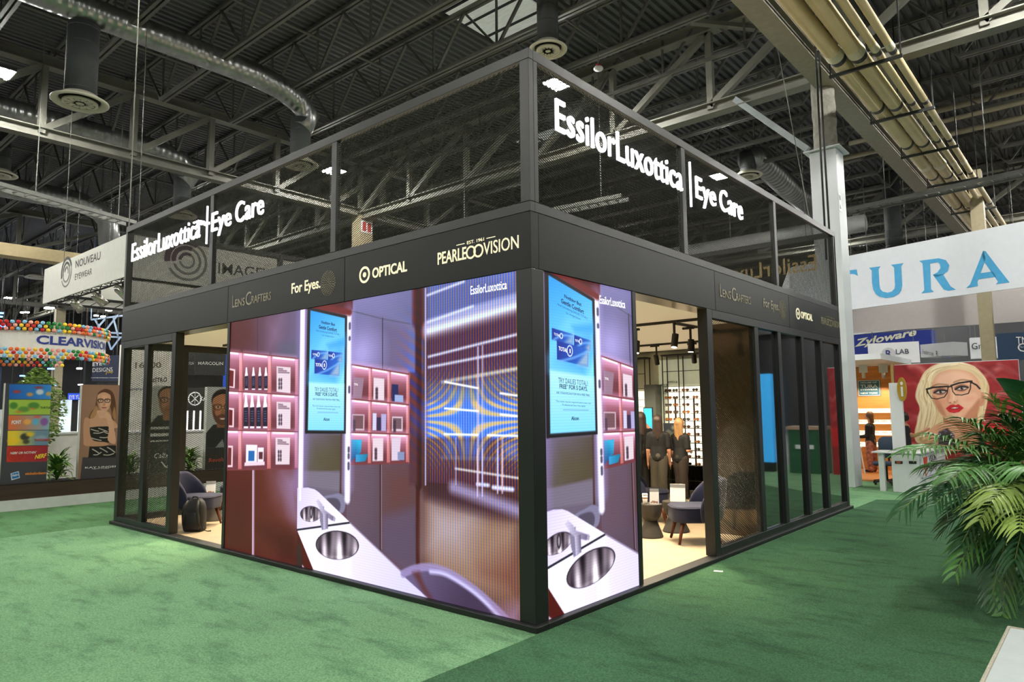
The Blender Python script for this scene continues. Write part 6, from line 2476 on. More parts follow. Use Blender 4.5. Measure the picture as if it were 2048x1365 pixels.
NAVY = mat('navy_sign', (50, 58, 84), .6)
t, p_ = hung('dark navy hanging sign with white and gold lettering, right of the balloons', 186, 240, 710, 762, 30, NAVY)
words(p_, 'EYE', (185, 733), (204, 731), 7.5, 'white_lettering', LETTERW if False else WTX, t, .02, n=.02)
words(p_, 'DESIGNS', (185, 745), (225, 743), 8, 'white_lettering', WTX, t, .0, n=.02)
words(p_, 'group', (211, 750), (226, 748), 6, 'gold_lettering', mat('gold_print', (214, 180, 60), .5), t, 0, .3, n=.02)
words(p_, 'CUSTOM INTERIORS | FURNITURE', (182, 757.5), (238, 757.5), 2.2, 'white_lettering', WTX, t, .01, n=.02)
DKG = mat('charcoal_sign', (54, 56, 58), .6)
t, p_ = hung('charcoal hanging sign with small white capitals, seen through the left doorway', 392, 452, 702, 750, 26, DKG, turn=8, thick=.3)
words(p_, 'MARCOLIN', (396, 730), (446, 731), 6.5, 'white_lettering', WTX, t, .015, n=.02)
t, p_ = hung('side panel of the charcoal sign with the same white capitals', 367, 389.2, 700, 750, 26.0, DKG, turn=-32, thick=.1, wf=(.3, .6))
words(p_, 'MARCOLIN', (367, 731), (388, 730), 6, 'white_lettering', WTX, t, .015, n=.02)


def stand_panel(label, px0, px1, py0, py1, xpl, m, thick=.1, name='display_wall', cat='display wall', z0=0.0):
    a = onx(px0, py0, xpl)
    b = onx(px1, py0, xpl)
    t_ = thing(name, label, cat, (xpl, (a[1] + b[1]) / 2, z0))
    zz0 = max(z0, onx(px0, py1, xpl)[2]) if py1 else z0
    MB().box(xpl - thick, xpl, a[1], b[1], zz0, a[2]).build('wall_panel', m, t_)
    return t_, Plane(0, 0, 0, P=(xpl, 0, 0), R=Y3)


PALE = mat('pale_booth_wall', (214, 212, 200), .6, emit=.12, ecol=(220, 216, 200), var=.03)  # slight glow put into this plain wall to lift it behind the mesh
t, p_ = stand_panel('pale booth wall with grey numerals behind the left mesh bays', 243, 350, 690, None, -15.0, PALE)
words(p_, '16000', (270, 737), (322, 736), 12, 'grey_numerals', mat('olive_grey_print', (110, 106, 84), .6), t, .02)
words(p_, 'BISTRO', (300, 766), (334, 764), 9, 'dark_lettering', BLACKD, t, .02)
words(p_, 'Immerse', (256, 782), (286, 781), 6, 'dark_lettering', mat('blue_grey_print', (60, 80, 110), .6), t, .01)
t, p_ = stand_panel('black booth wall with round white emblem, lit shelves below, in the left doorway', 366, 415, 776, None, -14.2, mat('black_booth_wall', (26, 28, 28), .5))
words(p_, 'KAENON', (400, 802), (440, 803), 8, 'white_lettering', WTX, t, .02)
rings(p_, 389.5, 798, (((.16, .03), WTX, 0, 360),), 'ring_mark', None, t, True)
u, v = p_.uv(389.5, 798)
g = MB()
for a in (45, 135, 90):
    c_, s_ = math.cos(math.radians(a)), math.sin(math.radians(a))
    g.bar(p_.w(u - .13 * c_, v - .13 * s_, .01), p_.w(u + .13 * c_, v + .13 * s_, .01), .006, .02)
g.build('emblem_strokes', WTX, t)
lt = mat('shelf_light_strip', (255, 250, 240), .5, emit=2.2, ecol=(255, 246, 230))
for px in (372, 385, 398):
    u, v = p_.uv(px, 862)
    u1, v1 = p_.uv(px + 4, 822)
    MB().obox(p_.w(u, v, .002), p_.R * (u1 - u), vec((0, 0, v1 - v)), p_.N * .02).build('lit_strip', lt, t)
CNT = mat('white_counter', (228, 226, 218), .5)
for lb, px0, px1, pyt, xx in (('white counter between the banded poster and the woman poster, behind the plant', 98, 165, 866, -13.3), ('white counter at the left edge behind the plant', -40, 12, 872, -13.4), ('white counter in the left doorway behind the strap plant', 358, 420, 862, -13.2), ('long white counter behind the left mesh bays', 245, 305, 864, -13.3)):
    a = onx(px0, pyt, xx)
    b = onx(px1, pyt, xx)
    t = thing('counter', lb, 'counter', (xx, (a[1] + b[1]) / 2, 0))
    MB().box(xx - .6, xx, a[1], b[1], 0, a[2] - .04).build('counter_body', CNT, t)
    MB().box(xx - .63, xx + .03, a[1] - .02, b[1] + .02, a[2] - .039, a[2]).build('counter_top', WHITE, t)
# bright lit back walls and screens further off
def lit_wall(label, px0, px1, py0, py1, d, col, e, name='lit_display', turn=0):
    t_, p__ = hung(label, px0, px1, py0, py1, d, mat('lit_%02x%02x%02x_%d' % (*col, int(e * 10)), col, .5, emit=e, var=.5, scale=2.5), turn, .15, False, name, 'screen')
    u0, v0 = p__.uv(px0, py1)
    u1, v1 = p__.uv(px1, py1)
    if p__.P[2] + v0 > .3:
        MB().obox(p__.w(u0 + .1, -p__.P[2], -.12), p__.R * (u1 - u0 - .2), vec((0, 0, v0 + p__.P[2])), -p__.N * .05).build('screen_stand', BLACKD, t_)
    return t_, p__


lit_wall('bright white display wall with coloured pictures behind the slender tree', 120, 163, 800, 880, 21, (206, 222, 232), .8)
t, p_ = lit_wall('blue screen strip with white letters above the bright display behind the tree', 136, 165, 787, 800, 20.5, (28, 70, 190), 1.0)
words(p_, 'EYE YUP', (138, 799), (164, 798), 8, 'white_lettering', WTX, t, .02, n=.02)
lit_wall('tall dark blue screen at the left edge under the balloons', -20, 4, 735, 800, 22, (30, 44, 70), .5)
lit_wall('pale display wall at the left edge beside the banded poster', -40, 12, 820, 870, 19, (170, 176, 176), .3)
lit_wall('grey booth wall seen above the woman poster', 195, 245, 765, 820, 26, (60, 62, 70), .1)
lit_wall('blue wall screen at the end of the left doorway', 448, 470, 690, 790, 30, (30, 70, 170), .8)
BLU = [mat('blue_stage_light', (90, 140, 255), .4, emit=9, ecol=(80, 130, 255)), mat('white_far_lamp', (255, 245, 230), .4, emit=16, ecol=(255, 246, 232))]
_used = []
for i in range(46):
    px = rg.uniform(-5, 262) if i < 36 else rg.uniform(262, 460)
    py = rg.uniform(735, 790) if rg.random() < .5 else rg.uniform(600, 730)
    d = rg.uniform(36, 55)
    c_ = dep(px, py, d)
    w_ = rg.uniform(.07, .2)
    if any(math.hypot(c_[0] - a, c_[1] - b) < 1.0 for a, b in _used):
        continue
    _used.append((c_[0], c_[1]))
    blue = rg.random() < .6
    t = thing('stage_lamp', '%s lamp glowing far off in the dark hall at the left' % ('small blue stage' if blue else 'small white'), 'lamp', c_, 'far lamps at the left')
    MB().box(c_[0] - w_, c_[0] + w_, c_[1] - w_, c_[1] + w_, c_[2], c_[2] + .08).build('lamp_face', BLU[0] if blue else BLU[1], t)
    MB().tube([c_ + vec((0, 0, .08)), (c_[0], c_[1], 11.94)], .02, 5).build('lamp_rod', BLACKD, t)
# trusses in blue light
bt = MB()
pb_ = Plane(222, 640, 40)
for a, b in (((182, 664), (258, 668)), ((182, 672), (258, 676)), ((184, 668), (214, 634)), ((206, 668), (236, 630)), ((206, 668), (190, 640)), ((236, 672), (226, 634)), ((182, 640), (258, 630)), ((246, 668), (256, 640)), ((222, 700), (214, 674)), ((222, 700), (240, 676))):
    bt.bar(pb_.w(*pb_.uv(*a)), pb_.w(*pb_.uv(*b)), .09, .09)
for q_ in (pb_.w(*pb_.uv(182, 640)), pb_.w(*pb_.uv(258, 630))):
    bt.bar(q_, (q_[0], q_[1], 11.94), .05)
tag(bt.build('stage_truss', mat('pale_truss', (150, 170, 190), .5, .2)), 'lighting truss washed in blue light right of the balloons, far off', 'truss')
_l = bpy.data.lights.new('blue_stage_wash', 'SPOT')
_l.energy = 260
_l.color = (.25, .5, 1.0)
_l.spot_size = math.radians(90)
_o = bpy.data.objects.new('blue_stage_wash', _l)
_p = dep(222, 760, 36)
_o.location = _p
_o.rotation_euler = (Vector(pb_.P) - Vector(_p)).to_track_quat('-Z', 'Y').to_euler()
COL.objects.link(_o)
# ================================================================== RIGHT: WHITE BANNER, WOODEN BOOTH, POSTER WALL, DESK
BAN = mat('white_banner_fabric', (214, 218, 224), .75, var=.02)
BANI = mat('banner_inner_grey', (176, 170, 168), .8, var=.03)
A_ = dep(1697, 622, 19.5)
B_ = dep(2048, 575, 16.0)
zb_, zt_ = 4.36, 5.88
R_ = unit((B_[0] - A_[0], B_[1] - A_[1], 0))
A0 = vec((A_[0], A_[1], zb_)) - R_ * 1.8
A1 = vec((B_[0], B_[1], zb_)) + R_ * 1.6
bk0, bk1 = vec((-6.4, 23.2, zb_)), vec((4.0, 24.0, zb_))
bn = thing('hanging_banner', 'huge white square banner with pale blue serif capitals hung at the right', 'banner', (A0 + A1) / 2 + vec((0, 2, 0)))
for p, q in ((A0, A1), (A1, bk1), (bk1, bk0), (bk0, A0)):
    d = unit(q - p)
    n = np.cross(d, Z3)
    MB().obox(p + d * .06 - n * .0, d * (np.linalg.norm(q - p) - .12), (0, 0, zt_ - zb_), -n * .05).build('banner_side', BAN, bn)
# grey lining hung inside the far side
n = np.cross(unit(bk1 - bk0), Z3)
MB().obox(bk0 + n * .06 + vec((.4, 0, 0)), (bk1 - bk0) * .92, (0, 0, 1.4), n * .03).build('inner_lining', BANI, bn)
wr = MB()
for p in (A0 + R_ * .6, A1 - R_ * .6, bk0 + vec((2.6, 0, 0)), bk1 - vec((1, 0, 0))):
    wr.tube([p + vec((0, .05, zt_ - zb_)), (p[0], p[1] + .05, 11.94)], .01, 5)
wr.build('hanging_wire', STEEL, bn)
pt = Plane(0, 0, 0, P=A0, R=R_)
CY = mat('pale_blue_print', (64, 156, 204), .6)


def cq(x, y): return pt.uv(1660 + x / 4.2655, 440 + y / 4.2655)


def glyph(*polys):
    g = MB()
    for q in polys:
        g.slab([cq(*c) for c in reversed(q)], pt.P, pt.R, Z3, .004, .010)
    g.build('banner_letter', CY, bn)


glyph([(20, 446), (228, 424), (238, 478), (222, 470), (200, 462), (20, 478)], [(92, 440), (140, 436), (150, 690), (104, 694)])
glyph([(335, 410), (432, 397), (415, 420), (422, 560), (360, 540), (357, 432)], [(522, 384), (628, 370), (608, 396), (617, 560), (556, 560), (548, 408)],
      [(360, 538), (422, 558), (430, 592), (450, 612), (392, 634), (370, 594)], [(392, 634), (450, 612), (492, 622), (530, 612), (585, 634), (545, 658), (480, 668), (424, 658)], [(530, 612), (552, 586), (556, 558), (617, 558), (608, 604), (585, 634)])
glyph([(762, 350), (852, 338), (858, 480), (862, 594), (888, 614), (780, 628), (806, 600), (792, 372)], [(850, 338), (930, 328), (925, 362), (852, 374)], [(928, 328), (990, 344), (940, 380), (922, 362)], [(988, 344), (1018, 388), (1006, 436), (944, 412), (940, 380)],
      [(1006, 436), (965, 470), (915, 490), (878, 470), (918, 448), (944, 412)], [(878, 468), (965, 466), (1030, 570), (1075, 596), (1012, 606), (972, 596)])
glyph([(1308, 264), (1326, 268), (1532, 534), (1416, 550), (1436, 528), (1326, 372), (1296, 296)], [(1308, 264), (1330, 330), (1258, 530), (1262, 566), (1163, 583), (1196, 552)], [(1284, 456), (1392, 440), (1418, 486), (1262, 508)])

# hung signs between banner and booths
BLUEB = mat('royal_blue_fabric', (22, 46, 140), .7, var=.04)
t, p_ = hung('royal blue hanging banner with slanted pale lettering behind the white lab sign', 1690, 1862, 672, 714, 30, BLUEB, turn=-14)
words(p_, 'Zyloware', (1710, 699), (1834, 676), 19, 'slanted_lettering', mat('cream_print', (222, 222, 200), .6), t, .03, .25, n=.03)
MB().obox(p_.w(*p_.uv(1690, 672), .0), p_.w(*p_.uv(1826, 658)) - p_.w(*p_.uv(1690, 672)), (0, 0, .45), -p_.N * .3).build('white_upper_band', WHITE, t)
t, p_ = hung('white box sign with round emblem hung above the wooden booth', 1735, 1838, 688, 729, 25, WHITE, turn=0)
words(p_, 'LAB', (1792, 709), (1818, 708), 10, 'grey_lettering', mat('slate_print', (60, 66, 80), .6), t, .01, n=.02)
u, v = p_.uv(1777, 708)
g = MB()
g.slab([(u + .22 * math.cos(a), v + .22 * math.sin(a)) for a in [2 * math.pi * i / 24 for i in range(24)]], p_.P, p_.R, Z3, .004, .02)
g.build('round_emblem', mat('emblem_grey', (190, 192, 198), .5), t)
g = MB()
letter(g, 'R', p_.w(u - .09, v - .13, .024), p_.R, Z3, .2, .26, 0, .03)
g.build('emblem_letter', mat('indigo_print', (44, 54, 110), .6), t)
t, p_ = hung('white side wing of the lab sign with small grey and blue lettering', 1840, 1906, 690, 716, 25.5, WHITE, turn=-34, wf=(.2, .55))
words(p_, 'Freedom to see', (1846, 708), (1868, 712), 9, 'grey_lettering', GRY, t, 0, n=.02)
words(p_, 'R', (1873, 712), (1877, 713), 10, 'grey_lettering', BLACKD, t, 0, n=.02)
words(p_, 'perceptions', (1884, 716), (1903, 719), 6, 'blue_lettering', mat('violet_blue_print', (80, 90, 170), .6), t, 0, .2, n=.02)
t, p_ = hung('white curved-looking sign with thin black lettering beside the tan column', 1941, 1998, 676, 718, 29, WHITE, turn=10, thick=.3, wf=(.02, .2))
words(p_, 'Group', (1944, 704), (1992, 700), 17, 'thin_lettering', BLACKD, t, 0, n=.02)
t, p_ = hung('dark teal hanging sign with white initials at the right picture edge', 1992, 2080, 668, 722, 26, mat('dark_teal_sign', (22, 54, 84), .6, var=.05), thick=.3, wf=(.6, .95))
words(p_, 'TM', (2033, 689), (2056, 689), 15, 'white_lettering', WTX, t, 0, n=.02)
words(p_, 'C', (2036, 704), (2054, 704), 17, 'white_lettering', WTX, t, 0, n=.02)
words(p_, 'The Vision', (2040, 696), (2056, 696), 3, 'white_lettering', WTX, t, 0, n=.025)
p0, p1 = dep(1961, 690, 22), dep(1986, 690, 22)
co = thing('hall_column', None, None, (p0[0], p0[1], 0))
co['kind'] = 'structure'
MB().box(p0[0], p0[0] + .36, p0[1], p0[1] + .36, 0, 9.2).build('column_casing', TAN, co)

# wooden booth with shelves
OAK = mat('honey_wood', (196, 128, 58), .5, var=.18, scale=2, stretch=(1, 1, 8))
OAKF = mat('honey_wood_floor', (190, 120, 56), .45, var=.2, scale=2, stretch=(1, 8, 1))
hb = thing('wooden_booth', 'honey-coloured wooden booth with lit shelves behind the white column', 'booth', (-1.6, 14.5, 0))
MB().box(-4.2, -.58, 12.98, 16.2, .0, .02).build('booth_floor', OAKF, hb)
MB().box(-4.2, -.58, 16.0, 16.1, .021, 2.72).build('back_wall', OAK, hb)
MB().box(-.56, -.50, 14.12, 16.1, .021, 2.66).build('end_wall', mat('pale_wood_edge', (176, 138, 84), .5), hb)
MB().box(-4.2, -.5, 13.0, 16.1, 2.73, 2.86).build('canopy', WHITE, hb)
WSH = mat('white_lit_shelf', (250, 244, 230), .5, emit=.6, ecol=(255, 244, 224))
for z in (1.50, 1.21, .92, .62):
    MB().box(-4.0, -.6, 15.72, 15.99, z, z + .05).build('shelf', WSH, hb)
    MB().box(-4.0, -.6, 15.97, 15.995, z + .052, z + .11).build('shelf_light', WSH, hb)
rg = random.Random(31)
for z in (1.55, 1.26, .97, .67):
    for i in range(7):
        x = -1.95 + .2 * i
        t = thing('eyeglasses', 'dark glasses lying on a shelf of the wooden booth', 'glasses', (x, 15.8, z), 'glasses on the wooden booth shelves')
        g = MB()
        for s in (-1, 1):
            g.tube([(x + s * .035 + .028 * math.cos(a), 15.8, z + .027 + .022 * math.sin(a)) for a in [2 * math.pi * k / 10 for k in range(11)]], .005, 5, caps=False)
        g.build('spectacle_frame', FRM[i % 2], t)
q0, q1 = ony(1717, 793, 15.99), ony(1760, 760, 15.99)
sg = thing('wall_sign', 'teal square wall sign with white lettering in the wooden booth', 'sign', (q0[0], 15.97, q0[2]))
MB().box(q0[0], q1[0], 15.975, 15.999, q0[2], q1[2]).build('sign_plate', mat('teal_sign', (34, 96, 116), .5), sg)
w_, h_ = q1[0] - q0[0], q1[2] - q0[2]
g = MB()
for s, x, y, ww, hh in (('HOUSE OF', .14, .80, .72, .09), ('TURA', .12, .52, .76, .20), ('EYEWEAR', .12, .36, .76, .08), ('NEW YORK', .12, .13, .76, .10)):
    letter(g, s, (q0[0] + x * w_, 15.973, q0[2] + y * h_), X3, Z3, ww * w_, hh * h_, 0, .01)
g.build('sign_lettering', WTX, sg)
g = MB()
for k in (0, 1):
    g.box(q0[0] + (.02 if k == 0 else .96) * w_, q0[0] + (.04 if k == 0 else .98) * w_, 15.973, 15.975, q0[2] + .02 * h_, q0[2] + .98 * h_)
    g.box(q0[0] + .04 * w_, q0[0] + .96 * w_, 15.973, 15.975, q0[2] + (.02 if k == 0 else .95) * h_, q0[2] + (.05 if k == 0 else .98) * h_)
g.build('sign_border', WTX, sg)
for px in (1727, 1767):
    c_ = ony(px, 746, 15.2)
    t = thing('spot_head', 'white track spot under the wooden booth canopy, %s' % ('beside the column' if px < 1740 else 'near the poster wall'), 'spot lamp', c_)
    MB().tube([c_, c_ - vec((0, .0, .14))], .045, 12).build('lamp_can', WHITE, t)
    MB().box(c_[0] - .1, c_[0] + .1, c_[1] - .02, c_[1] + .02, c_[2] + .001, 2.728).build('lamp_stem', WHITE, t)
    l_ = bpy.data.lights.new('booth_spot_light', 'SPOT')
    l_.energy = 70
    l_.color = (1, .84, .6)
    l_.spot_size = math.radians(120)
    l_.shadow_soft_size = .05
    o_ = bpy.data.objects.new('booth_spot_light', l_)
    o_.location = c_ - vec((0, .1, .2))
    o_.rotation_euler = (math.radians(20), 0, 0)
    COL.objects.link(o_)
person('woman in a black cardigan and patterned pink skirt standing in the wooden booth', -1.30, 15.0, math.radians(175), 1.50, hair=mat('light_brown_hair', (96, 62, 38), .5, var=.3, scale=20), low=mat('pink_pattern_skirt', (150, 92, 74), .8, var=.7, scale=14), hair_len=.20, z=.022, sleeve=.9,
       armR=((.1, .1, -1.2), (.0, .9, -1.35)), armL=((.1, .1, -1.2), (.0, 1.0, -1.3)), lowname='long_skirt')
st = thing('bar_stool', 'pale wooden stool before the woman in the wooden booth', 'stool', (-1.55, 14.3, .022))
MB().box(-1.75, -1.37, 14.1, 14.48, .648, .688).build('seat', WHITE, st, bevel=.01)
for dx in (-.15, .15):
    for dy in (-.15, .15):
        MB().tube([(-1.56 + dx, 14.29 + dy, .647), (-1.56 + dx * 1.4, 14.29 + dy * 1.4, .030)], [.02, .016], 8).build('leg', WHITE, st)
MB().bar((-1.75, 14.1, .3), (-1.37, 14.1, .3), .02).build('rail', WHITE, st)

# poster wall: a blonde woman in black glasses before red cloth
PY = 14.10
pw_ = thing('poster_wall', 'large red poster wall of a platinum-blonde woman with black glasses and red lips', 'poster wall', (.7, 14.16, 0))
xa_, xb_ = ony(1788, 730, PY)[0], ony(2036, 720, PY)[0]
MB().box(xa_, xb_, PY + .003, PY + .12, 0, 2.64).build('poster_wall_body', WHITE, pw_)


def qw(x, y):
    p = ony(1660 + x / 3.4124, 640 + y / 3.4124, PY)
    return (p[0], p[2])


def QW(*p): return [qw(*q) for q in p]


k = Canvas(xb_ - xa_, 2.62, .0085, (150, 34, 40), xa_, .01)
rg = random.Random(5)
for i in range(70):
    x, y = rg.uniform(380, 1310), rg.uniform(270, 850)
    L = rg.uniform(90, 260)
    a = rg.uniform(-.35, .75)
    c_ = rg.choice(((206, 122, 116), (112, 14, 24), (186, 60, 62), (214, 140, 132), (120, 18, 28), (170, 30, 38)))
    k.line(QW((x, y), (x + L * .35 * math.cos(a), y + L * .35 * math.sin(a) + rg.uniform(-26, 26)), (x + L * .7 * math.cos(a), y + L * .7 * math.sin(a) + rg.uniform(-20, 20)), (x + L * math.cos(a), y + L * math.sin(a))), rg.uniform(.03, .11), c_, .09, .6, smooth=True)
k.poly(QW((430, 560), (640, 700), (640, 830), (430, 830)), (150, 30, 44), .1, .6)
k.poly(QW((1030, 700), (1330, 760), (1330, 900), (1000, 900)), (206, 34, 40), .1, .9)
# hair behind the face
HB_ = (226, 200, 156)
k.poly(QW((582, 520), (610, 420), (655, 345), (740, 298), (850, 286), (960, 306), (1035, 362), (1085, 450), (1078, 540), (1058, 630), (1030, 700), (990, 720), (800, 730), (700, 800), (640, 850), (585, 830), (578, 760), (600, 680), (610, 600)), HB_, .02, smooth=True)
for pts_, c_, w_ in ((((650, 380), (620, 470), (650, 560), (610, 660), (600, 780)), (246, 228, 192), .06), (((700, 560), (690, 640), (640, 720), (620, 820)), (188, 150, 100), .07), (((640, 420), (660, 520), (690, 620), (660, 760)), (206, 172, 120), .05),
                     (((680, 360), (760, 310), (880, 300), (980, 330)), (244, 232, 208), .07), (((720, 360), (820, 320), (930, 320), (1030, 400)), (214, 188, 150), .04), (((1060, 420), (1070, 500), (1050, 600), (1040, 680)), (196, 160, 112), .06),
                     (((730, 640), (720, 720), (660, 800)), (236, 208, 158), .04), (((610, 440), (596, 520), (626, 600)), (240, 224, 190), .04), (((690, 430), (670, 500), (700, 560)), (180, 140, 96), .03)):
    k.line(QW(*pts_), w_, c_, .035, .9, smooth=True)
SK, SKD, SKL = (226, 168, 136), (186, 118, 88), (240, 192, 166)
for i in range(90):
    f_ = rg.random()
    c_ = rg.choice(((248, 232, 200), (206, 172, 122), (236, 212, 168), (186, 148, 100), (228, 200, 156), (250, 240, 216)))
    if i % 3:
        x0 = 880 - 120 * f_
        k.line(QW((x0, 298 + 30 * f_), (720 - 60 * f_ + rg.uniform(-20, 20), 340 + 40 * f_), (640 + 40 * f_ + rg.uniform(-30, 30), 500), (640 + 90 * f_ + rg.uniform(-30, 20), 620), (600 + 70 * f_ + rg.uniform(-20, 30), 800)), rg.uniform(.008, .022), c_, .015, .7, smooth=True)
    else:
        k.line(QW((860 + 40 * f_, 300 + 20 * f_), (980 + 20 * f_, 325 + 30 * f_), (1050 + 20 * f_, 420), (1066 - 20 * f_ + rg.uniform(-10, 10), 540), (1040 - 10 * f_, 690)), rg.uniform(.008, .02), c_, .015, .7, smooth=True)
# neck and shoulder
k.poly(QW((770, 660), (1005, 620), (1010, 720), (1035, 830), (1050, 900), (800, 900)), (190, 124, 92), .015)
k.poly(QW((880, 720), (990, 690), (1005, 800), (960, 870), (880, 850)), (214, 150, 116), .05, .8)
k.poly(QW((640, 880), (650, 800), (690, 740), (760, 708), (840, 718), (890, 770), (905, 880)), (222, 164, 130), .012, smooth=True)
k.poly(QW((740, 770), (800, 740), (850, 790), (840, 860), (740, 850)), (40, 34, 48), .03, .85)
for i in range(24):
    k.oval(*qw(rg.uniform(745, 850), rg.uniform(755, 840)), .014, .014, rg.choice(((210, 210, 220), (130, 130, 150), (70, 80, 120))), .01, .9)
k.poly(QW((1010, 770), (1060, 780), (1070, 900), (1020, 900)), (40, 30, 36), .02)
# ear, face
k.poly(QW((1020, 500), (1048, 500), (1060, 530), (1050, 580), (1026, 590), (1012, 560)), (214, 150, 120), .01, smooth=True)
k.line(QW((1040, 515), (1046, 545), (1034, 570)), .012, SKD, None, .7, smooth=True)
k.poly(QW((690, 470), (712, 400), (760, 355), (860, 338), (960, 360), (1016, 420), (1030, 500), (1020, 590), (1000, 640), (950, 682), (880, 706), (820, 694), (765, 655), (728, 600), (700, 530)), SK, .012, smooth=True)
k.poly(QW((740, 390), (840, 352), (940, 372), (980, 430), (860, 440), (740, 450)), SKL, .09, .9, smooth=True)
k.poly(QW((880, 520), (990, 500), (1000, 570), (940, 610), (890, 580)), SKL, .08, .7, smooth=True)
k.poly(QW((700, 520), (740, 545), (770, 600), (790, 660), (740, 620)), SKD, .05, .7, smooth=True)
k.poly(QW((965, 600), (1022, 540), (1010, 640), (950, 690), (880, 708), (900, 680)), SKD, .05, .75, smooth=True)
k.poly(QW((828, 640), (900, 634), (890, 668), (840, 668)), (238, 186, 158), .03, .7)
# nose
k.poly(QW((818, 470), (846, 468), (862, 520), (872, 545), (856, 566), (826, 572), (806, 560), (812, 520)), (236, 186, 154), .035, .8)
k.poly(QW((806, 480), (820, 470), (822, 530), (806, 556), (796, 548)), (196, 130, 100), .04, .55)
k.line(QW((838, 470), (846, 520), (842, 548)), .022, (250, 214, 190), .03, .7, smooth=True)
k.oval(*qw(820, 566), .018, .010, (122, 62, 50), .012, .85)
k.oval(*qw(850, 561), .018, .010, (122, 62, 50), .012, .85)
k.line(QW((804, 556), (810, 568), (836, 573), (862, 562), (868, 548)), .010, (176, 108, 84), .02, .7, smooth=True)
k.oval(*qw(764, 560), .10, .05, (228, 146, 122), .09, .5)
k.oval(*qw(950, 540), .10, .05, (232, 152, 126), .09, .5)
# eyes
for cx2, cy2 in ((752, 494), (897, 470)):
    k.poly(QW((cx2 - 48, cy2 - 2), (cx2 - 20, cy2 - 24), (cx2 + 16, cy2 - 27), (cx2 + 48, cy2 - 10), (cx2 + 18, cy2 + 16), (cx2 - 22, cy2 + 16)), (112, 68, 58), .035, .85, smooth=True)
    k.poly(QW((cx2 - 34, cy2 + 3), (cx2 - 10, cy2 - 9), (cx2 + 18, cy2 - 10), (cx2 + 36, cy2 - 1), (cx2 + 14, cy2 + 9), (cx2 - 14, cy2 + 9)), (206, 192, 188), None, smooth=True)
    k.oval(*qw(cx2 + 3, cy2 - 1), .030, .030, (64, 38, 28))
    k.oval(*qw(cx2 + 3, cy2 - 1), .014, .014, (10, 8, 8))
    k.line(QW((cx2 - 42, cy2 + 6), (cx2 - 10, cy2 - 11), (cx2 + 18, cy2 - 12), (cx2 + 46, cy2 - 8)), .030, (16, 11, 13), .010, 1, smooth=True)
    k.line(QW((cx2 - 34, cy2 + 5), (cx2, cy2 + 11), (cx2 + 38, cy2 + 1)), .012, (70, 40, 36), .012, .85, smooth=True)
    k.oval(*qw(cx2 + 9, cy2 - 5), .006, .006, (255, 255, 255))
k.line(QW((694, 458), (740, 440), (806, 446)), .028, (150, 106, 76), .03, .85, smooth=True)
k.line(QW((846, 428), (900, 410), (968, 420)), .028, (150, 106, 76), .03, .85, smooth=True)
# lips
LIP_ = (196, 26, 38)
k.poly(QW((790, 606), (820, 582), (842, 578), (858, 584), (876, 576), (908, 598), (912, 604), (880, 630), (846, 637), (812, 630)), LIP_, .006)
k.poly(QW((806, 606), (850, 596), (896, 602), (850, 612)), (120, 14, 24), .006)
k.poly(QW((826, 604), (850, 597), (876, 601), (850, 607)), (224, 206, 200), .004)
k.line(QW((830, 624), (866, 624)), .014, (232, 90, 96), .02, .7)
# spectacles
BK = (16, 14, 16)
k.line(QW((662, 478), (700, 466), (760, 460), (806, 458), (800, 500), (780, 528), (730, 541), (694, 536), (676, 512), (662, 478)), .020, BK, .007)
k.line(QW((658, 474), (700, 462), (760, 457), (808, 456)), .034, BK, .008)
k.line(QW((830, 450), (880, 434), (960, 422), (958, 470), (944, 504), (900, 514), (856, 512), (838, 490), (830, 450)), .020, BK, .007)
k.line(QW((826, 450), (880, 432), (966, 420)), .036, BK, .008)
k.line(QW((806, 462), (818, 456), (830, 458)), .024, BK, .008)
k.line(QW((962, 426), (1000, 446), (1022, 470)), .034, BK, .008)
k.line(QW((660, 474), (666, 500)), .03, BK, .008)
k.build('poster_print', (0, PY, 0), X3, Z3, PRINT, pw_)

# information desk
DW = mat('white_desk_laminate', (216, 219, 222), .45, var=.02)
dk_ = thing('information_desk', 'white information desk with black and red lettering before the poster wall', 'desk', (.3, 11.8, 0))
b = MB().box(.02, .50, 11.06, 13.55, .005, .745)
b.build('desk_body', DW, dk_, bevel=.008)
MB().box(.50, .80, 11.5, 13.5, .005, .26).build('desk_step', DW, dk_, bevel=.005)
MB().box(.505, .54, 11.15, 13.5, .30, .70).build('front_panel', DW, dk_)
MB().box(-.32, .56, 11.02, 11.7, .75, .78).box(-.02, .56, 11.70, 13.6, .75, .78).build('desk_top', WHITE, dk_, bevel=.006)
MB().box(-.22, -.12, 11.1, 11.2, .005, .745).build('desk_leg', DW, dk_)
for px0, px1, m_ in ((1790, 1805, mat('red_outlet', (150, 70, 40), .4)), (1818, 1833, BLACKD)):
    a = ony(px0, 928, 11.058)
    c_ = ony(px1, 923, 11.058)
    MB().box(a[0], c_[0], 11.045, 11.0585, a[2], c_[2]).build('outlet_plate', BLACKD, dk_, bevel=.004)
    MB().box(a[0] + .03, c_[0] - .03, 11.04, 11.0449, a[2] + .008, c_[2] - .008).build('outlet_insert', m_, dk_)
g = MB()
letter(g, 'VISION', (.5415, 11.75, .56), Y3, Z3, .72, .12, .003, .0)
letter(g, 'EXPO', (.5415, 11.75, .37), Y3, Z3, .68, .15, .003, .0)
g.build('desk_lettering', BLACKD, dk_)
g = MB()
g.slab([(11.22, .68), (11.34, .31), (11.42, .31), (11.36, .5), (11.34, .68)], (.5415, 0, 0), Y3, Z3, 0, .003)
g.slab([(11.38, .68), (11.36, .56), (11.46, .40), (11.62, .68)], (.5415, 0, 0), Y3, Z3, 0, .003)
g.build('desk_emblem', mat('vermilion_print', (206, 66, 44), .5), dk_)
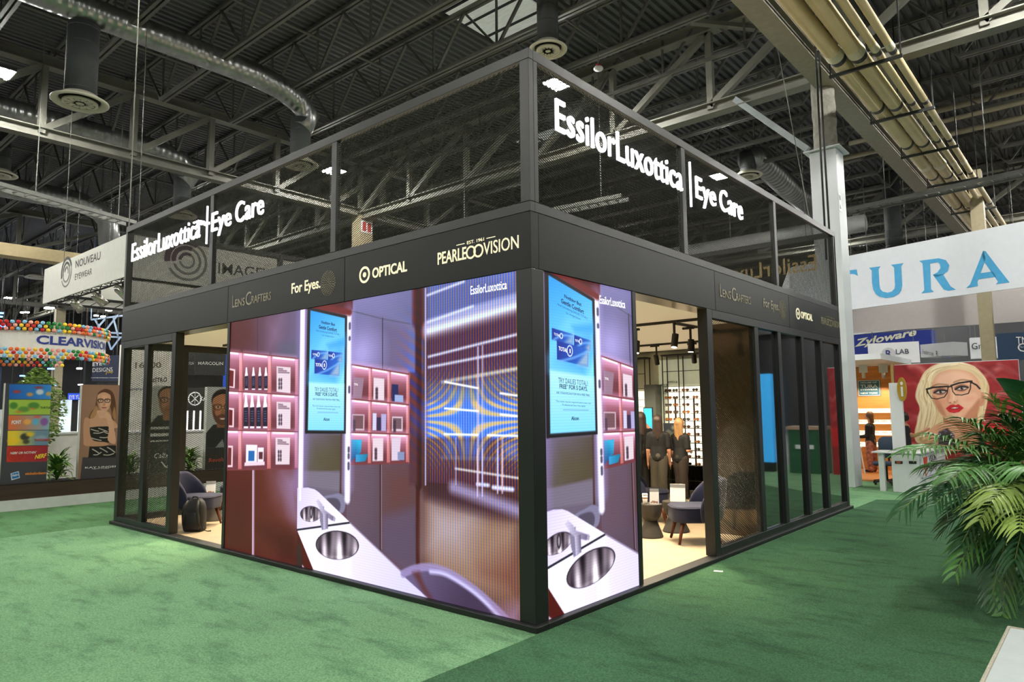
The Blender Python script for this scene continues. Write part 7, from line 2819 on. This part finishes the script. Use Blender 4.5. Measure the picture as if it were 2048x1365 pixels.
pi_ = thing('sign_panel', 'tall narrow white panel carrying a golden letter i beside the poster wall', 'sign', (.12, 11.25, .781))
c0, c1 = ony(1787, 905, 11.3), ony(1803, 766, 11.3)
MB().box(c0[0], c1[0], 11.26, 11.34, .781, c1[2]).build('panel_body', WHITE, pi_)
u = ony(1803, 779, 11.2)
GOLD = mat('gold_disc', (186, 148, 50), .4, .3)
g = MB()
g.slab([(u[0] + .085 * math.cos(a), u[2] + .235 * math.sin(a)) for a in [2 * math.pi * i / 32 for i in range(32)]], (0, 11.259, 0), X3, Z3, 0, .03)
g.build('gold_oval', GOLD, pi_)
g = MB()
g.slab([(u[0] - .018, u[2] - .14), (u[0] + .018, u[2] - .14), (u[0] + .018, u[2] + .05), (u[0] - .018, u[2] + .05)], (0, 11.2285, 0), X3, Z3, 0, .004)
g.slab([(u[0] + .024 * math.cos(a), u[2] + .115 + .035 * math.sin(a)) for a in [2 * math.pi * i / 16 for i in range(16)]], (0, 11.2285, 0), X3, Z3, 0, .004)
g.build('letter_i', WHITE, pi_)
# person seated behind the desk
pr_ = thing('person', 'dark curly-haired person in black leaning on the white desk before the poster', 'person', (-.2, 13.3, .0))
hq = ony(1809, 838, 13.3)
aq = [ony(*p, 13.3) for p in ((1812, 868), (1830, 872), (1850, 862))]
b = MB()
b.ball(hq, .088, 16, 12, (.85, .95, 1.1))
b.ball(hq + vec((.06, -.02, -.02)), .02)
cap(b, hq + vec((-.01, 0, -.06)), hq + vec((-.02, 0, -.2)), .045, .05)
cap(b, hq + vec((-.02, 0, -.2)), (hq[0] - .04, 13.32, .55), .12, .13)
cap(b, (hq[0] - .04, 13.32, .55), (hq[0] - .04, 13.32, .42), .15, .15)
for s in (-1, 1):
    cap(b, (hq[0] - .04, 13.32 + .09 * s, .44), (hq[0] + .05, 13.0 + .09 * s, .44), .085, .07)
    cap(b, (hq[0] + .05, 13.0 + .09 * s, .42), (hq[0] + .05, 13.0 + .09 * s, .08), .06, .04)
    cap(b, (hq[0] + .05, 13.0 + .09 * s, .06), (hq[0] + .05, 12.87 + .09 * s, .05), .04, .035)
cap(b, aq[0], aq[1], .05, .042)
cap(b, aq[1], aq[2], .042, .026)
dh = unit(aq[2] - aq[1])
cap(b, aq[2], aq[2] + dh * .05, .028, .026)
for k_ in range(4):
    q = aq[2] + dh * .05 + vec((0, 0, (k_ - 1.5) * .015))
    cap(b, q, q + dh * (.05, .06, .055, .045)[k_], .0085, .0075, 8)
cap(b, aq[2] + vec((0, 0, .02)), aq[2] + dh * .04 + vec((0, 0, .055)), .009, .008, 8)
fuse(b, 'body', SKIND, pr_, .0085, 3)
b = MB()
b.ball(hq + vec((-.02, .0, .025)), .115, 16, 12, (1, 1, .95))
rg = random.Random(8)
for i in range(40):
    a, e_ = rg.uniform(0, 6.28), rg.uniform(-.5, 1.5)
    if math.cos(a) * math.cos(e_) > .55:
        continue
    b.ball(hq + vec((-.02, 0, .02)) + vec((math.cos(a) * math.cos(e_), math.sin(a) * math.cos(e_), math.sin(e_))) * .11, .035, 8, 6)
fuse(b, 'hair', HAIRK, pr_, .009, 1)
b = MB()
cap(b, hq + vec((-.03, 0, -.22)), (hq[0] - .04, 13.32, .5), .135, .15)
cap(b, hq + vec((-.05, 0, -.2)), aq[0] + (aq[1] - aq[0]) * .2, .085, .062)
fuse(b, 'top', CLOTHK, pr_, .01, 3)
b = MB()
for s in (-1, 1):
    b.ball(hq + vec((.076, -.03 * s - .02, .01)), .01)
b.build('eyes', EYEK, pr_, smooth=True)
# office chair behind the desk
oc = thing('office_chair', 'blue-grey swivel chair on castors left of the white desk', 'office chair', (-.40, 12.45, .0))
o_ = vec((-.40, 12.45, 0))
BG = mat('blue_grey_fabric', (52, 66, 84), .8)
loft(b := MB(), [[(o_[0] + x * kk, o_[1] + y * kk, z) for x, y in rounded_rect(.46, .46, .12)] for z, kk in ((.41, .9), (.43, 1), (.47, 1), (.485, .9))])
b.build('seat', BG, oc, smooth=True)
loft(b := MB(), [[(o_[0] + x * kk, o_[1] + .27 + dy, .78 + z * kk) for x, z in rounded_rect(.38, .46, .12)] for dy, kk in ((-.03, .92), (-.015, 1), (.02, 1), (.035, .9))])
b.build('backrest', BG, oc, smooth=True)
MB().tube([o_ + vec((0, 0, .10)), o_ + vec((0, 0, .41))], .03, 12).build('column', BLACKD, oc)
MB().tube([o_ + vec((0, .1, .42)), o_ + vec((0, .29, .46)), o_ + vec((0, .305, .65))], .02, 8).build('back_bar', BLACKD, oc)
for k_ in range(5):
    a = 2 * math.pi * k_ / 5 + .3
    e_ = o_ + vec((.28 * math.cos(a), .28 * math.sin(a), .07))
    MB().bar(o_ + vec((0, 0, .11)), e_, .045, .03).tube([e_ + vec((-.02, 0, -.035)), e_ + vec((.02, 0, -.035))], .03, 10).build('leg', BLACKD, oc)

# loose white paper on the dark carpet
c_ = onz(1438, 1144, .005)
pp = MB().obox(c_ - vec((.045, .03, 0)), (.085, .03, 0), (-.02, .055, 0), (0, 0, .0012))
tag(pp.build('paper_scrap', WHITE), 'small white paper scrap lying on the dark carpet by the right doorway', 'paper')
# ottoman
ot = thing('ottoman', 'white upholstered ottoman with piped edge at the lower right corner', 'ottoman', (3.45, -.2, .005))
OTT = mat('white_leatherette', (176, 186, 184), .5, var=.04, scale=6, bump=.12, bscale=12)
MB().box(2.90, 3.95, -.95, .585, .06, .45).build('cushion', OTT, ot, bevel=.02, bseg=4)
rr_ = [(2.91, -.94), (3.94, -.94), (3.94, .575), (2.91, .575), (2.91, -.94)]
MB().tube([(x, y, .447) for x, y in rr_], .011, 8, caps=False).build('piping', mat('cream_piping', (176, 172, 152), .7, var=.2, scale=90), ot)
for x in (3.0, 3.85):
    for y in (-.85, .48):
        MB().box(x - .025, x + .025, y - .025, y + .025, .005, .059).build('foot', BLACKD, ot)

# booths along the right of the aisle, seen mirrored in the dark panes
gk = thing('kiosk', 'dark green counter out on the right of the aisle, mirrored low in the dark panes', 'kiosk', (2.55, 14.3, 0))
MB().box(2.10, 2.98, 14.0, 14.7, .005, 1.10).build('kiosk_body', mat('bottle_green_panel', (22, 84, 52), .5), gk)
MB().box(2.06, 3.02, 13.96, 14.74, 1.101, 1.18).build('kiosk_top', mat('pale_kiosk_top', (170, 140, 120), .5), gk)
MB().box(2.3, 2.7, 13.98, 13.999, .62, .72).build('kiosk_band', WHITE, gk)
bs = thing('screen_totem', 'tall bright blue screen totem right of the aisle, mirrored in the first dark pane', 'screen', (3.45, 14.1, 0))
MB().box(3.22, 3.75, 14.02, 14.3, .005, .25).build('totem_base', BLACKD, bs)
MB().box(3.22, 3.75, 14.0, 14.3, .251, 2.55).build('totem_screen', mat('totem_blue', (60, 170, 235), .4, emit=.9, ecol=(50, 160, 235)), bs)
# ================================================================== PALM AND BROAD-LEAVED PLANT AT THE RIGHT EDGE
PALMM = [mat('palm_leaf', (70, 122, 50), .42, var=.3, scale=4), mat('palm_leaf_dark', (40, 84, 44), .42, var=.3, scale=4), mat('palm_leaf_yellow', (128, 156, 66), .42, var=.25, scale=4)]
RACH = mat('palm_rachis', (120, 138, 68), .5)


def frond(parent, base, tip, sag, n, L, m, rg, droop=.5, side=(0, 0, 1)):
    """feather leaf: arched midrib with two rows of folded blades"""
    base, tip = vec(base), vec(tip)
    ctrl = (base + tip) / 2 + vec((0, 0, sag))
    P = lambda t: (1 - t) ** 2 * base + 2 * t * (1 - t) * ctrl + t * t * tip
    mb = MB()
    rib = MB()
    pts = [P(i / 14) for i in range(15)]
    rib.tube(pts, [.010 * (1 - i / 15) + .002 for i in range(15)], 6)
    for i in range(n):
        t = .25 + .75 * i / (n - 1)
        c = P(t)
        d = unit(P(min(1, t + .02)) - P(t - .02))
        s0 = np.cross(d, (0, 0, 1.0))
        s0 = unit(s0 if np.linalg.norm(s0) > .05 else np.cross(d, (1, 0, 0)))
        u0 = unit(np.cross(s0, d))
        ln = L * (math.sin(math.pi * (.16 + .78 * t)) ** .7) * rg.uniform(.88, 1.08)
        for sg in (-1, 1):
            o = unit(s0 * sg * rg.uniform(.8, 1.05) + d * (.75 + .75 * t) + u0 * rg.uniform(.1, .6))
            w = .0115 * rg.uniform(.85, 1.2)
            nrm = unit(np.cross(o, d))
            wv = unit(np.cross(nrm, o))
            vs = []
            for k_, (q, ww) in enumerate(((0, .35), (.25, 1), (.55, .9), (.82, .5), (1, .05))):
                pc = c + o * ln * q + vec((0, 0, -droop * ln * q * q))
                f = vec((0, 0, .35 * w * ww))
                pc[2] = max(pc[2], .02)
                vs += [pc - wv * w * ww + f, pc, pc + wv * w * ww + f]
            fs = []
            for k_ in range(4):
                b_ = 3 * k_
                fs += [(b_, b_ + 1, b_ + 4, b_ + 3), (b_ + 1, b_ + 2, b_ + 5, b_ + 4)]
            mb.add(vs, fs)
    fr = mb.build('frond', m, parent, smooth=True)
    rib.build('midrib', RACH, fr, smooth=True)
    return fr


rg = random.Random(17)
pc = dep(2110, 1190, 6.4)
pc[2] = 0.005
pm = thing('areca_palm', 'large feathery palm reaching in from the right edge above the white ottoman', 'potted palm', pc)
MB().lathe(pc, [(.20, 0), (.25, .02), (.30, .42), (.28, .42), (.26, .36)], 24).build('pot', mat('dark_pot', (40, 40, 42), .5), pm)
st = MB()
for i in range(9):
    a = rg.uniform(0, 6.28)
    st.tube([pc + vec((.08 * math.cos(a), .08 * math.sin(a), .34)), pc + vec((.12 * math.cos(a), .12 * math.sin(a), .8)), pc + vec((.2 * math.cos(a), .2 * math.sin(a), 1.1))], [.022, .016, .012], 7)
st.build('stem', mat('palm_stem', (110, 120, 62), .6), pm)
# fronds: tip pixel, tip distance, arch, blade length, tone
FR = [((1808, 905), 5.9, .38, .30, 0), ((1802, 1022), 5.7, .62, .28, 1), ((1858, 868), 6.2, .30, .32, 0), ((1925, 838), 6.3, .22, .34, 0), ((1985, 800), 6.5, .18, .34, 2), ((2040, 790), 6.0, .12, .34, 0),
      ((1870, 1010), 5.6, .55, .30, 1), ((1900, 960), 5.5, .40, .32, 0), ((1925, 1085), 5.6, .62, .28, 1), ((1912, 1145), 5.5, .75, .26, 0), ((1960, 1040), 5.3, .42, .30, 2), ((1985, 1000), 5.2, .32, .32, 2),
      ((1985, 1190), 5.5, .72, .26, 1), ((2005, 1225), 5.5, .80, .25, 0), ((2030, 1120), 5.2, .5, .30, 1), ((2040, 1060), 5.0, .36, .32, 2), ((2060, 940), 5.2, .2, .34, 0), ((2075, 860), 5.6, .15, .34, 0),
      ((1955, 905), 6.9, .26, .32, 1), ((1905, 925), 6.9, .34, .30, 1), ((2020, 880), 6.8, .2, .34, 0), ((2050, 1180), 5.6, .6, .28, 1), ((2110, 760), 6.2, .1, .36, 0), ((2150, 900), 6, .3, .32, 0), ((2010, 950), 6.0, .25, .34, 1), ((1975, 1110), 6.1, .5, .3, 1), ((1890, 1060), 6.5, .62, .28, 1),
      ((1945, 980), 5.7, .36, .30, 0), ((1935, 1120), 6.0, .6, .28, 1), ((2000, 1150), 5.9, .6, .28, 1), ((1965, 870), 6.4, .24, .32, 0), ((2025, 1020), 5.4, .36, .30, 0), ((1850, 935), 6.4, .42, .30, 0), ((2060, 1190), 5.8, .7, .26, 0), ((2000, 835), 6.3, .16, .34, 1)]
for (px, py), d, sag, L, tone in FR:
    a = rg.uniform(0, 6.28)
    base = pc + vec((.16 * math.cos(a), .16 * math.sin(a), rg.uniform(.5, .95)))
    frond(pm, base, dep(px, py, d), sag, 25, L * 1.55, PALMM[tone], rg, droop=rg.uniform(.3, .6))


def broad_leaf(t, base, tip, sag, width, m):
    base, tip = vec(base), vec(tip)
    ctrl = (base + tip) / 2 + vec((0, 0, sag))
    P = lambda q: (1 - q) ** 2 * base + 2 * q * (1 - q) * ctrl + q * q * tip
    vs, fs = [], []
    n = 14
    for i in range(n + 1):
        q = i / n
        c = P(q)
        d = unit(P(min(1, q + .02)) - P(max(0, q - .02)))
        s = unit(np.cross(d, unit(vec((2.2, -3.2, 2.6)) - c)))
        w = 0.008 if q < .35 else width * math.sin(math.pi * ((q - .35) / .65) ** .75) + .004
        up = unit(np.cross(s, d))
        for k_ in (-1, -.5, 0, .5, 1):
            vs.append(c + s * w * k_ + up * w * .32 * abs(k_) + vec((0, 0, .004 * math.sin(40 * q + 3 * k_))))
    for i in range(n):
        for k_ in range(4):
            b_ = 5 * i + k_
            fs.append((b_, b_ + 1, b_ + 6, b_ + 5))
    return MB().add(vs, fs).build('broad_leaf', m, t, smooth=True)


b0 = dep(2120, 1120, 8.1)
b0[2] = 0.005
bl_ = thing('broad_leaved_plant', 'plant with big dark paddle leaves rising behind the feathery palm', 'potted plant', b0)
MB().lathe(b0, [(.18, 0), (.22, .02), (.26, .38), (.24, .38), (.22, .33)], 24).build('pot', mat('dark_pot', (40, 40, 42), .5), bl_)
BLM = mat('paddle_leaf', (38, 92, 50), .3, var=.25, scale=3)
for (px, py), d, sag, w in (((1890, 955), 7.6, .6, .12), ((1950, 1000), 7.7, .4, .10), ((2090, 740), 8.1, .1, .12), ((1920, 1050), 7.7, .55, .09), ((2010, 1060), 7.6, .4, .10), ((2060, 800), 7.8, .3, .11)):
    broad_leaf(bl_, b0 + vec((0, 0, .34)), dep(px, py, d), sag, w, BLM)
q0, q1, q2 = b0 + vec((.03, 0, .34)), dep(2140, 1000, 8.0), dep(2120, 850, 7.9)
MB().tube([q0, q1, q2], [.016, .013, .009], 8).build('leaf_stalk', RACH, bl_, smooth=True)
broad_leaf(bl_, q2, dep(1992, 757, 7.7), .10, .12, BLM)
# ------------------------------------------------------------------ the lettering workshop is no longer needed
bpy.data.scenes.remove(_TS)
for _o in list(bpy.data.objects):
    if _o.users == 0:
        bpy.data.objects.remove(_o)
